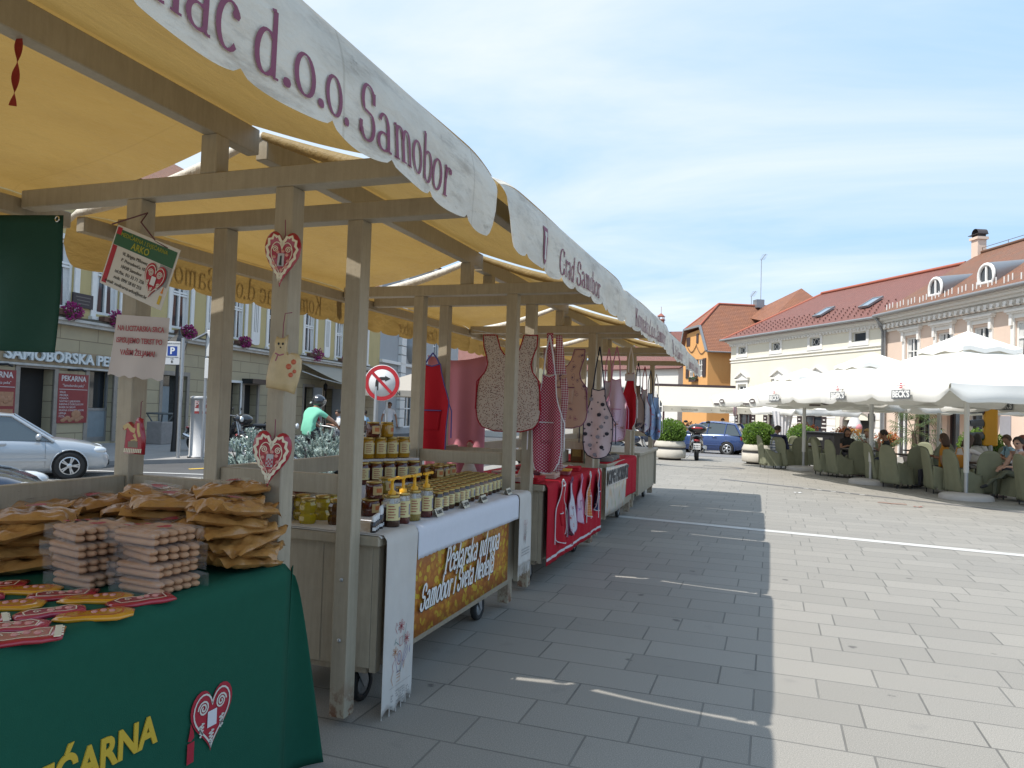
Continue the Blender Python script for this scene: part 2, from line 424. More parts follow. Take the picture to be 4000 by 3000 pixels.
slab('yellow_road_marking', [(-12.4,13.4), (-10.9,18.6), (-8.9,24), (-8.78,24), (-10.75,18.5), (-12.25,13.3)], myel, .012)
slab('white_road_marking', [(-14.1,11.62), (-11.0,12.62), (-11.0,12.74), (-14.1,11.74)], mwh, .012)

# ------------------------------------------------------------------ building helpers
def facade(mb, L, z0, z1, ops, dep=.16, s0=0, mi=0, mr=None):
    """wall in the local xz plane (outside towards -y) with rectangular openings and their reveals"""
    xs = sorted({s0, L} | {o[0] for o in ops} | {o[2] for o in ops}); zs = sorted({z0, z1} | {o[1] for o in ops} | {o[3] for o in ops})
    mb.mi = mi
    for i in range(len(xs)-1):
        for j in range(len(zs)-1):
            cx, cz = (xs[i]+xs[i+1])/2, (zs[j]+zs[j+1])/2
            if any(o[0] < cx < o[2] and o[1] < cz < o[3] for o in ops): continue
            mb.add([(xs[i],0,zs[j]), (xs[i+1],0,zs[j]), (xs[i+1],0,zs[j+1]), (xs[i],0,zs[j+1])], [(0,1,2,3)])
    if mr is not None: mb.mi = mr
    for (a, c, b_, d) in [o[:4] for o in ops]:
        mb.add([(a,0,c), (b_,0,c), (b_,0,d), (a,0,d), (a,dep,c), (b_,dep,c), (b_,dep,d), (a,dep,d)], [(0,4,5,1), (1,5,6,2), (2,6,7,3), (3,7,4,0)])
    mb.mi = mi
def window(par, x0, z0, x1, z1, y=.1, nx=2, nz=2, fw=.07, m=None, glass=None, name='window', split=None, curtain=None):
    f = MB(); h = (fw)
    f.box(x0, y-.03, z0, x0+h, y+.04, z1); f.box(x1-h, y-.03, z0, x1, y+.04, z1)
    f.box(x0+h, y-.03, z0, x1-h, y+.04, z0+h); f.box(x0+h, y-.03, z1-h, x1-h, y+.04, z1)
    for i in range(1, nx):
        x = x0+(x1-x0)*i/nx; f.box(x-h*.5, y-.028, z0+h, x+h*.5, y+.038, z1-h)
    for i in range(1, nz):
        z = z0+(z1-z0)*(split if split and i == 1 else i/nz)
        for k in range(nx):
            a = x0+(x1-x0)*k/nx+(h if k == 0 else h*.5); c = x0+(x1-x0)*(k+1)/nx-(h if k == nx-1 else h*.5)
            f.box(a, y-.026, z-h*.35, c, y+.036, z+h*.35)
    fo = f.build(name, m or m_white(), par)
    MB().add([(x0+.01,y+.03,z0+.01), (x1-.01,y+.03,z0+.01), (x1-.01,y+.03,z1-.01), (x0+.01,y+.03,z1-.01)], [(0,1,2,3)]).build('pane', glass or m_glass(), fo)
    if curtain:
        w = (x1-x0); c = MB()
        for a0, a1 in ((x0+.06, x0+w*.3), (x1-w*.3, x1-.06)):
            c.grid(lambda u, v: (a0+(a1-a0)*u*(1-.35*v*(1 if a0 < x0+w*.2 else 0))+(.35*(a1-a0)*v*(1-u) if a0 > x0+w*.2 else 0), y+.025+.004*math.sin(u*25), z1-(z1-z0)*v), 10, 3)
        c.build('curtain', mat('net_curtain', (.6,.6,.58), .9), fo)
    return fo
def uvroof(mb_verts, name, m, par):
    """roof quads with UVs in metres: list of (origin, along, up-slope, pts)"""
    me = bpy.data.meshes.new(name); vs = []; fs = []; uv = []
    for pts in mb_verts:
        pts = [V(p) for p in pts]; e = (pts[1]-pts[0]).normalized(); n = e.cross(pts[2]-pts[0]).normalized(); w = n.cross(e)
        o = len(vs); vs += [p[:] for p in pts]; fs.append(list(range(o, o+len(pts))))
        uv += [((p-pts[0]).dot(e), (p-pts[0]).dot(w)) for p in pts]
    me.from_pydata(vs, [], fs); l = me.uv_layers.new(name='UVMap')
    for i, (u, v) in enumerate(uv): l.data[i].uv = (u, v)
    me.materials.append(m); me.update()
    o = bpy.data.objects.new(name, me); COL.objects.link(o); o.parent = par
    md = o.modifiers.new('thick', 'SOLIDIFY'); md.thickness = .12; md.offset = -1
    return o
ROOF_RED = lambda: roof_mat('roof_red', (.255,.105,.082), (.215,.088,.07), (.20,.09,.072))
ROOF_BRN = lambda: roof_mat('roof_weathered', (.27,.12,.065), (.22,.092,.05), (.17,.10,.065))
ROOF_ORG = lambda: roof_mat('roof_orange', (.33,.14,.075), (.28,.115,.062), (.24,.11,.07))
def skylight(par, P, e, w, a, bb, fr=.08):
    """roof window: P corner, e along, w up the slope"""
    e = V(e).normalized(); w = V(w).normalized(); n = e.cross(w)
    if n.z < 0: n = -n
    M = Mx.Identity(4)
    for i in range(3): M[i][0] = e[i]; M[i][1] = w[i]; M[i][2] = n[i]; M[i][3] = P[i]
    f = MB(); f.box(0,0,0,a,fr,.12,M); f.box(0,bb-fr,0,a,bb,.12,M); f.box(0,fr,0,fr,bb-fr,.12,M); f.box(a-fr,fr,0,a,bb-fr,.12,M)
    o = f.build('skylight', m_zinc(), par)
    MB().box(fr,fr,.06,a-fr,bb-fr,.09,M).build('pane', mat('sky_glass', (.18,.24,.30), .08, 0, spec=.9), o)
def antenna(par, x, y, z, h):
    b = MB(); b.tube([(x,y,z), (x,y,z+h)], .03, 6); b.tube([(x-.1,y,z+h), (x+1.4,y-.3,z+h+.25)], .02, 5)
    for k in range(5): b.tube([(x+.2+.25*k, y-.25-.06*k, z+h+.03+.05*k), (x+.2+.25*k, y+.2-.06*k, z+h+.03+.05*k)], .012, 4)
    return b.build('antenna', m_steel(), par)

# ------------------------------------------------------------------ cream building
def cream():
    t = thing('cream_building', 'two storey cream building with red tiled hip roof and pedimented windows behind the cafe', 'building', (-3.08, 59.38, 0), R(-55.3))
    W = plaster('cream_plaster', (.74,.70,.585), .12); L = 15.93; Z = 7.42; D = 10
    att = [(1.05+4.15*i-.1*i*(i > 2), 6.22, 2.05+4.15*i-.1*i*(i > 2), 6.78) for i in range(4)]
    att[3] = (13.2, 6.2, 14.4, 6.78)
    up = [(1.1, 2.55, 2.2, 3.85), (5.6, 2.55, 6.7, 3.85), (9.6, 2.55, 10.7, 3.85), (12.9, 2.55, 14.0, 3.85)]
    gr = [(1.2,-.5,2.9,1.75), (4.9,-.5,6.3,1.75), (8.7,-.5,10.6,1.75), (12.6,-.6,14.9,1.55)]
    w = MB(); facade(w, L, -.8, Z, att+up+gr, .22)
    w.add([(0,0,-.8), (0,D,-.8), (0,D,Z), (0,0,Z)], [(0,1,2,3)]); w.add([(L,0,-.8), (L,D,-.8), (L,D,Z), (L,0,Z)], [(0,1,2,3)])
    w.add([(0,D,-.8), (L,D,-.8), (L,D,Z), (0,D,Z)], [(0,1,2,3)])
    # arch head of the portal
    ar = arc(13.75, 1.55, 1.15, .62, 0, 180, 12)
    w.build('wall', W, t, fix=False)
    c = MB()
    for k, (dz, dy) in enumerate(((0,.1),(.12,.2),(.24,.34))): c.box(-.05-dy, -dy, 6.98+dz, L, -.002, 7.1+dz-.002)
    for i in range(52): c.box(.05+.305*i, -.16, 6.86, .2+.305*i, -.002, 6.978)
    c.box(-.06,-.07,5.82,L,-.002,5.95); c.box(-.06,-.05,5.62,L,-.002,5.68)
    for k in range(7): c.box(-.02,-.035,-.6+.44*k,1.0,-.002,-.2+.44*k); c.box(10.75,-.035,-.6+.44*k,11.9,-.002,-.2+.44*k); c.box(15.15,-.035,-.6+.44*k,L-.02,-.002,-.2+.44*k); c.box(6.6,-.035,-.6+.44*k,8.2,-.002,-.2+.44*k)
    for (a,z0,b_,z1) in att:
        c.box(a-.22,-.06,z1,b_+.22,-.002,z1+.2); c.box(a-.22,-.06,z0-.2,b_+.22,-.002,z0); c.box(a-.22,-.058,z0,a,-.002,z1); c.box(b_,-.058,z0,b_+.22,-.002,z1); c.box(a-.27,-.1,z0-.26,b_+.27,-.002,z0-.2)
    for (a,z0,b_,z1) in up:
        c.box(a-.2,-.06,z0,a,-.002,z1+.1); c.box(b_,-.06,z0,b_+.2,-.002,z1+.1); c.box(a-.2,-.06,z1+.1,b_+.2,-.002,z1+.38); c.box(a-.32,-.16,z1+.38,b_+.32,-.002,z1+.5)
        m = (a+b_)/2
        for sg in (-1, 1): c.bar((m+sg*(.9+.02),-.1,z1+.56), (m,-.1,z1+1.02), .2, .1)
        c.prism([(m-.8,z1+.5), (m+.8,z1+.5), (m,z1+.96)], .0, .05, frame((0,-.002,0),(1,0,0),(0,0,1)))
        c.box(a-.25,-.14,z0-.14,b_+.25,-.002,z0)
    c.build('cornice', m_trim(), t)
    p = MB(); pr = [(12.35,-.6),(12.35,1.5)]+[(13.75+1.4*math.cos(R(x)), 1.5+.82*math.sin(R(x))) for x in range(180,-1,-15)][1:]+[(15.15,-.6)]
    inn = [(12.6,-.6),(12.6,1.45)]+[(13.75+1.15*math.cos(R(x)), 1.45+.6*math.sin(R(x))) for x in range(180,-1,-15)][1:]+[(14.9,-.6)]
    n = len(pr); F = frame((0,0,0),(1,0,0),(0,0,1))
    p.add([(x,z,.1) for x,z in pr]+[(x,z,.1) for x,z in inn]+[(x,z,-.3) for x,z in inn]+[(x,z,.0) for x,z in pr], [(i,i+1,n+i+1,n+i) for i in range(n-1)]+[(n+i,n+i+1,2*n+i+1,2*n+i) for i in range(n-1)]+[(i,i+1,3*n+i+1,3*n+i) for i in range(n-1)], F)
    p.build('portal', mat('portal_stone', (.42,.36,.33), .8, .2, 6), t)
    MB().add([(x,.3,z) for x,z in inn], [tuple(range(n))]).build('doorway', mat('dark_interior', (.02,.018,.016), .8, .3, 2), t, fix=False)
    for o in att: window(t, *o, .14, 1, 1, .06)
    for i, o in enumerate(att[:3]):
        x, z = (o[0]+o[2])/2, (o[1]+o[3])/2
        gb = MB(); gb.tube([(x+.19*math.cos(a*.5236), .1, z+.19*math.sin(a*.5236)) for a in range(12)], .014, 5, closed=True)
        for sg in (-1, 1): gb.tube([(x+sg*.19,.1,z), (x+sg*.44,.1,z+.2)], .012, 5); gb.tube([(x+sg*.19,.1,z), (x+sg*.44,.1,z-.2)], .012, 5)
        gb.build('window_grille', m_white(), t)
    for o in up: window(t, *o, .12, 2, 3, .08)
    dk = mat('dark_frame', (.05,.03,.03), .6)
    for o in gr[:3]:
        window(t, *o, .14, 2, 3, .1, dk)
        for cx in (o[0]-.265, o[2]+.265):
            so = MB().box(cx-.235,-.04,-.4,cx+.235,-.004,1.7).build('menu_board', mat('chalkboard', (.03,.018,.018), .6), t); x = MB()
            for k in range(7):
                wd = .1+.07*((k*7) % 3); x.box(cx-wd, -.046, 1.45-.24*k, cx+wd, -.041, 1.53-.24*k)
            x.build('chalk_lines', mat('chalk', (.6,.58,.55), .9), so)
    e = .55; rz_ = 11.0; ry = 5.2
    A = (-e,-e,Z-.02); B = (L,-e,Z-.02); Rl = (3.7,ry,rz_-.2); Rr = (L+.3,ry,rz_-.2)
    uvroof([[A,B,Rr,Rl], [(-e,D+e,Z-.02),A,Rl], [(L,D+e,Z-.02),(-e,D+e,Z-.02),Rl,Rr]], 'roof', ROOF_RED(), t)
    up_ = (V(Rl)-V(A)); upv = V((0, ry+e, rz_-.2-Z+.02)).normalized()
    for x, v in ((8.6, 1.5), (12.6, 1.75)): skylight(t, V((x,-e,Z)) + upv*v + V((0,-.04,.05)), (1,0,0), upv, .85, 1.3)
    k = MB()
    for r in range(5):
        for i in range(28):
            x = .8+i*.55+.27*(r % 2); q = V((x,-e,Z)) + upv*(.55+.42*r)
            if x > 15.2 or q.x < (q.y+e)*.74: continue
            k.cbox(q+V((0,0,.07)), (.07,.05,.09))
    k.build('snow_guards', mat('guard_clay', (.12,.05,.04), .8), t)
    gt = MB(); gt.tube([(-e-.05,-e-.08,Z-.04), (L+.02,-e-.08,Z-.04)], .085, 8); gt.tube([(L-.1,-e-.06,Z-.08), (L-.15,-.12,6.6), (L-.15,-.12,-.5)], .07, 8)
    gt.build('gutter', m_zinc(), t)
    ln = MB(); ln.tube([(Rl[0],ry,rz_-.12), (Rr[0],ry,rz_-.12)], .11, 8); ln.tube([A, Rl], .1, 8)
    ln.build('ridge_tiles', mat('ridge_clay', (.34,.10,.06), .75, .2), t)
    lt = MB(); lt.box(14.95,-.3,1.5,15.25,-.1,1.95); lt.box(15.05,-.1,1.62,15.15,0,1.72); lt.build('wall_lantern', m_black(), t)
cream()
# ------------------------------------------------------------------ pink building
def pink():
    t = thing('pink_building', 'pale pink building with bracketed cornice, tall windows and dormered brown roof at the right edge', 'building', (5.99, 46.3, 0), R(-67))
    W = plaster('pink_plaster', (.69,.54,.44), .12); L = 27; Z = 7.45; D = 10
    xs = [1.85+2.66*i for i in range(9)]
    up = [(x, 3.85, x+1.15, 6.05) for x in xs]
    gr = [(.95,-.6,2.1,2.25), (2.85,-.6,4.0,2.25), (4.4,-.6,5.0,2.25), (5.35,-.6,6.3,2.25), (6.8,-.6,8.5,2.25)] + [(10.6+2.66*i,-.6,12.0+2.66*i,2.25) for i in range(6)]
    w = MB(); facade(w, L, -.8, Z, up+gr, .25)
    w.add([(0,0,-.8), (0,D,-.8), (0,D,Z), (0,0,Z)], [(0,1,2,3)]); w.add([(L,0,-.8), (L,D,-.8), (L,D,Z), (L,0,Z)], [(0,1,2,3)])
    w.build('wall', W, t, fix=False)
    c = MB()
    for k, (dz, dy) in enumerate(((0,.12),(.13,.3),(.26,.5),(.4,.62))): c.box(.16, -dy, 6.92+dz, L, -.002, 7.05+dz-.002)
    for i in range(66): c.box(.4+.4*i, -.42, 6.72, .58+.4*i, -.002, 6.918); c.lathe([(.06,-.09),(.085,0),(.06,.09)], 6, frame((.49+.4*i,-.38,6.74),(0,1,0),(0,0,1)))
    c.box(.16,-.09,6.56,L,-.002,6.68); c.box(.16,-.1,3.0,L,-.002,3.2)
    for (a,z0,b_,z1) in up:
        c.box(a-.2,-.07,z0,a,-.002,z1+.12); c.box(b_,-.07,z0,b_+.2,-.002,z1+.12); c.box(a-.2,-.07,z1+.12,b_+.2,-.002,z1+.32)
        c.box(a-.36,-.26,z1+.4,b_+.36,-.002,z1+.5); c.box(a-.3,-.18,z1+.32,b_+.3,-.002,z1+.4)
        for x in (a-.2, b_+.03): c.box(x,-.16,z1-.18,x+.17,-.072,z1+.318)
        c.box(a-.3,-.2,z0-.14,b_+.3,-.002,z0)
    c.build('cornice', m_trim(), t)
    for o in up: window(t, *o, .12, 2, 3, .085, split=.32, curtain=True)
    for i, o in enumerate(gr):
        window(t, *o, .2, 2 if o[2]-o[0] > 1 else 1, 1, .1, m_white() if i % 2 == 0 else mat('dark_frame', (.05,.03,.03), .6), name='shop_door')
    MB().box(9.0,-.04,1.1,9.65,-.003,1.95).build('wall_plaque', mat('grey_plaque', (.3,.3,.33), .5), t)
    po = MB().box(4.45,.14,1.3,4.95,.148,2.1).build('poster', mat('poster_paper', (.45,.42,.4), .6, .5, 6), t)
    MB().box(4.45,.13,.55,4.95,.148,1.2).build('poster', mat('pale_blue_poster', (.4,.6,.75), .6, .2, 12), t)
    rz_ = 11.25; ry = 5.4; e = .72
    uvroof([[(0,-e,Z+.02),(L,-e,Z+.02),(L,ry,rz_),(0,ry,rz_)], [(L,D+e,Z),(0,D+e,Z),(0,ry,rz_),(L,ry,rz_)]], 'roof', ROOF_BRN(), t)
    upv = V((0, ry+e, rz_-Z)).normalized()
    for x in (4.0, 7.7, 12.5, 17):
        o = V((x,-e,Z)) + upv*1.15; f = frame(o+V((0,-.02,.0)), (1,0,0), (0,0,1))
        d = MB(); pr = [(-.62,0)]+[(.62*math.cos(R(a)), .35+.62*math.sin(R(a))) for a in range(180,-1,-20)]+[(.62,0)]
        n = len(pr); front = [(px, 0, pz) for px, pz in pr]; back = [(px*.25, 2.1, .9+pz*.35) for px, pz in pr]
        d.smooth(); d.add([tuple(o+V(q)) for q in front+back], [(i,i+1,n+i+1,n+i) for i in range(n-1)])
        do = d.build('dormer', m_zinc(), t)
        fr = MB(); ring = [(.5*math.cos(R(a)), .38+.5*math.sin(R(a))) for a in range(0,181,20)]
        fr.tube([tuple(o+V((px,-.03,pz))) for px, pz in [(.5,.02)]+ring+[(-.5,.02)]], .09, 6, closed=True); fr.box(o.x-.05,o.y-.06,o.z+.05,o.x+.05,o.y,o.z+.85)
        fr.build('dormer_window', m_white(), do)
        MB().add([tuple(o+V((px,.0,pz))) for px, pz in [(.55,0)]+[(a*1.1,b_) for a,b_ in ring]+[(-.55,0)]], [tuple(range(len(ring)+2))]).build('pane', m_glass(), do, fix=False)
    ch = MB(); ch.box(-.28,ry-.26,rz_-.9,.26,ry+.26,rz_+.8); ch.box(-.36,ry-.34,rz_+.8,.34,ry+.34,rz_+.95)
    co = ch.build('chimney', W, t)
    cp = MB(); cp.box(-.26,ry-.24,rz_+.95,-.22,ry+.24,rz_+1.1); cp.box(.2,ry-.24,rz_+.95,.24,ry+.24,rz_+1.1)
    cp.smooth(); cp.add([( .28*math.cos(R(a))+.06, y, rz_+1.12+.30*math.sin(R(a))) for y in (ry-.3, ry+.3) for a in range(0,181,15)], [(i,i+1,13+i+1,13+i) for i in range(12)])
    cp.smooth(False); cp.box(-.5,ry-.32,rz_+1.1,.36,ry+.32,rz_+1.125)
    cp.build('chimney_cap', mat('rusty_metal', (.06,.05,.05), .6, .3), co)
    s = MB()
    for i in range(27):
        o = V((.6+1.0*i,-e,Z+.05)) + upv*.42
        for k in range(3): s.box(o.x+.12*k-.02,o.y+.1*k,o.z+.06*k,o.x+.12*k+.02,o.y+.03+.1*k,o.z+.3+.06*k)
    s.build('snow_guards', m_white(), t)
    gt = MB(); gt.tube([(.05,-e-.08,Z-.02), (L,-e-.08,Z-.02)], .09, 8); gt.tube([(.05,-e-.05,Z-.05), (.12,-.15,6.75), (.12,-.15,-.5)], .075, 8); gt.build('gutter', m_zinc(), t)
    rl = MB(); rl.tube([(0,ry,rz_+.3),(L,ry,rz_+.3)], .015, 4)
    for i in range(14): rl.tube([(2*i+.3,ry,rz_),(2*i+.3,ry,rz_+.32)], .015, 4)
    rl.tube([(0,ry,rz_+.05),(L,ry,rz_+.05)], .1, 8)
    rl.build('ridge_tiles', ROOF_BRN(), t)
    a = MB(); a.grid(lambda u, v: (3.0+6.2*u, -.1-1.6*v, 2.85-.42*v), 6, 2); a.box(3.0,-1.72,2.12,9.2,-1.7,2.44)
    ao = a.build('awning', mat('brown_awning', (.27,.13,.055), .8, .1, trans=.2, tcol=(.3,.14,.05)), t)
    x = MB(); txt(x, "BECK'S", .26, frame((4.7,-1.708,2.28),(1,0,0),(0,0,1)), ex=.002, bold=.012); x.build('lettering', mat('awning_letters', (.05,.03,.02), .8), ao)
pink()
# ------------------------------------------------------------------ orange house
def orange():
    t = thing('orange_house', 'orange house with brown shutters and half hipped red roof left of the cream building', 'house', (-5.02, 62, 0), R(-63))
    W = plaster('orange_plaster', (.66,.345,.125), .2); Z = 7.0; Wd = 5.5; L = 9
    op = [(-4.05,4.75,-3.1,6.2), (-2.0,4.75,-1.05,6.2)]; sm = [(-4.75,7.5,-3.95,8.25), (-2.5,7.6,-2.05,8.4)]
    w = MB(); facade(w, 0, -.8, Z, op, .15, s0=-Wd)
    F = frame((0,0,0),(1,0,0),(0,0,1))
    w.add([(-Wd,0,Z), (0,0,Z), (-1.2,0,8.75), (-Wd+.6,0,8.6)], [(0,1,2,3)])
    w.add([(0,0,-.8), (0,L,-.8), (0,L,Z), (0,0,Z)], [(0,1,2,3)]); w.add([(-Wd,0,-.8), (-Wd,L,-.8), (-Wd,L,Z), (-Wd,0,Z)], [(0,1,2,3)])
    w.build('wall', W, t, fix=False)
    for o in op: window(t, *o, .08, 2, 3, .08)
    sh = mat('brown_shutter', (.045,.025,.025), .6, .15)
    for x in (-4.75,-2.72,-.98): 
        b = MB(); b.box(x,-.06,4.7,x+(.66 if x != -2.72 else .68),-.003,6.22)
        for k in range(12): b.box(x+.06,-.075,4.8+.115*k,x+.6,-.061,4.87+.115*k)
        b.build('shutter', sh, t)
    for o in sm: MB().box(o[0],-.05,o[1],o[2],-.003,o[3]).build('shutter', sh, t)
    MB().box(0.003,7.1,4.6,.07,7.75,6.2).build('shutter', sh, t)
    b = MB(); b.box(-3.4,-.3,4.35,-1.9,-.02,4.6); fo = b.build('flower_box', sh, t)
    b = MB()
    for i in range(70): b.ell((-3.4+rnd.random()*1.5,-.2+rnd.random()*.1-.1,4.62+rnd.random()*.25-.15), (.07,.06,.06), 5, 4)
    b.build('plant', mat('dark_leaf', (.03,.06,.02), .7, .4, 30), fo)
    gl = MB()
    for k in range(2):
        a = V((-4.4+2.0*k,-.05,7.35)); c = V((-2.4+2.0*k,-.05,7.5-.55*k))
        gl.tube([a.lerp(c, i/10)-V((0,0,.5*math.sin(PI*i/10))) for i in range(11)], .03, 5)
    gl.build('garland', mat('garland_wire', (.09,.05,.04), .8), t)
    e = .35; rx, rzz = -2.75, 11.1
    p0 = (e,-.3,Z-.25); p1 = (e,L,Z-.25); r0 = (rx,2.0,rzz); r1 = (rx,L,rzz); g = (-1.15,-.3,8.95); q0 = (-Wd-e,-.3,Z-.25); q1 = (-Wd-e,L,Z-.25); g2 = (-Wd+.75,-.3,8.95)
    rl_ = [[p1,p0,g,r0,r1], [q0,q1,r1,r0,g2], [g2,g,r0]]
    uvroof([[p0,p1,r1,r0,g]], 'roof', ROOF_ORG(), t); uvroof([[q1,q0,g2,r0,r1], [g2,g,r0]], 'roof', ROOF_ORG(), t)
    uvroof([[(-3.5,4.5,10.2),(1.4,4.5,9.2),(-.4,8.2,12.4)], [(1.4,4.5,9.2),(3.5,11,8.6),(-.4,8.2,12.4)], [(-3.5,11,9.5),(-3.5,4.5,10.2),(-.4,8.2,12.4)]], 'rear_roof', ROOF_ORG(), t)
    n = V((-1,0,(e-rx)/(rzz-Z))); upv = (V((rx,0,rzz))-V((e,0,Z-.25))).normalized()
    skylight(t, V((e,5.0,Z-.25))+upv*1.35, (0,1,0), upv, 1.1, 1.1)
    bt = MB(); bt.bar(p0, g, .14, .2); bt.bar(g, g2, .14, .16); bt.bar(g2, q0, .14, .2); bt.tube([(e+.05,-.3,Z-.3),(e+.05,L,Z-.3)], .07, 6); bt.build('bargeboard', m_zinc(), t)
    rt = MB(); rt.tube([r0, r1], .11, 6); rt.tube([g, r0], .1, 6); rt.tube([g2, r0], .1, 6); rt.build('ridge_tiles', mat('ridge_clay', (.34,.10,.06), .75, .2), t)
    antenna(t, -2.4, 5.6, 10.8, 4.2); antenna(t, -2.9, 5.0, 11.0, .9)
    st = MB(); st.box(-3.0,5.2,10.9,-2.3,5.9,11.6); st.build('chimney', m_zinc(), t)
orange()
# ------------------------------------------------------------------ houses further back
def house(label, name, loc, rz, L, D, Z, H, wm, rm, nwin=0, z0=1.4, z1=3.4, hip=0, gable=False, chim=None):
    t = thing(name, label, 'house', loc, rz)
    ops = [(1.0+(L-1.2)/max(nwin, 1)*i, z0, 1.8+(L-1.2)/max(nwin, 1)*i, z1) for i in range(nwin)]
    w = MB(); facade(w, L, -1, Z, ops, .15)
    for x in (0, L): w.add([(x,0,-1), (x,D,-1), (x,D,Z), (x,0,Z)] + ([(x,D/2,H)] if not hip else []), [(0,1,2,4,3) if not hip else (0,1,2,3)])
    w.build('wall', wm, t, fix=False)
    for o in ops: window(t, *o, .1, 2, 4, .09)
    e = .4
    if gable: pass
    uvroof([[(-e,-e,Z-.1),(L+e,-e,Z-.1),(L+e-hip,D/2,H),(-e+hip,D/2,H)], [(L+e,D+e,Z-.1),(-e,D+e,Z-.1),(-e+hip,D/2,H),(L+e-hip,D/2,H)]] + ([[(-e,D+e,Z-.1),(-e,-e,Z-.1),(hip-e,D/2,H)], [(L+e,-e,Z-.1),(L+e,D+e,Z-.1),(L+e-hip,D/2,H)]] if hip else []), 'roof', rm, t)
    if chim:
        x, y, z, h = chim
        c = MB(); c.box(x-.4,y-.4,z,x+.4,y+.4,z+h); c.box(x-.5,y-.5,z+h,x+.5,y+.5,z+h+.12)
        for a in (-.38,.3):
            for b_ in (-.38,.3): c.box(x+a,y+b_,z+h+.12,x+a+.09,y+b_+.09,z+h+.55)
        c.lathe([(.72,0),(.3,.3),(.02,.5)], 4, Mx.Translation((x,y,z+h+.55))@Mx.Rotation(PI/4,4,'Z')); c.tube([(x,y,z+h+1),(x,y,z+h+2)], .03, 5)
        c.build('chimney', mat('chimney_brick', (.28,.10,.07), .85, .25, 14), t)
    return t
house('white house with tall windows seen beyond the stalls left of the orange house', 'white_house', (-19.5, 76, 0), R(-30), 13, 9, 5.9, 8.0, plaster('white_plaster', (.70,.69,.66), .1), ROOF_RED(), 5, 1.6, 4.1)
house('narrow house with steep red roof just left of the orange house', 'red_roofed_house', (-11.6, 84, 0), R(-63), 6.5, 8, 5.8, 11.6, plaster('white_plaster', (.70,.69,.66)), ROOF_RED(), 3, 3.4, 5.0)
house('distant pale gabled house with brick chimney above the last stall canopy', 'gabled_house', (-18.7, 106, 0), R(-8), 7.5, 9, 10.5, 13.6, plaster('pale_plaster', (.62,.62,.62)), ROOF_RED(), 2, 7.0, 8.4, chim=(2.6,3.6,11.6,3.6))
house('low pale yellow house far behind the stalls', 'yellow_house', (-40, 84, 0), R(-14), 14, 9, 6.2, 9.4, plaster('pale_yellow_plaster', (.60,.52,.30)), ROOF_RED(), 6, 3.6, 5.2)
# ------------------------------------------------------------------ market stalls
@mfn('stall_wood')
def m_wood(t):
    co = t.coord()
    g = t.noise(t.vmul(co, (14,14,14)), 1.0, 6, .6)
    col = t.mix(g, lin((.315,.27,.195)), lin((.39,.34,.255)))
    chip = t.ramp(t.noise(co, 21, 7, .75), [(.66, (0,0,0)), (.70, (1,1,1))])
    col = t.mix(t.math('MULTIPLY', chip, .45), col, lin((.13,.09,.06)))
    gr = t.noise(t.vmul(co, (55,55,5)), 1.0, 5, .65); col = t.mix(.13, col, t.ramp(gr, [(.35, (.2,.2,.2)), (.65, (.8,.8,.8))]), 'OVERLAY')
    dirt = t.ramp(t.noise(co, 2.3, 6, .65), [(.5, (0,0,0)), (.8, (1,1,1))])
    col = t.mix(t.math('MULTIPLY', dirt, .35), col, lin((.20,.175,.14)))
    sep = t.N('SeparateXYZ', {0: co})
    foot = t.math('MULTIPLY', t.ramp(t.noise(co, 16, 5, .7), [(.48, (0,0,0)), (.58, (1,1,1))]), t.ramp(sep.outputs[2], [(.05, (1,1,1)), (.24, (0,0,0))]))
    col = t.mix(foot, col, lin((.16,.07,.035)))
    return t.fin(t.bsdf(col, .5, t.bump(t.noise(co, 45, 4), .3, .004)))
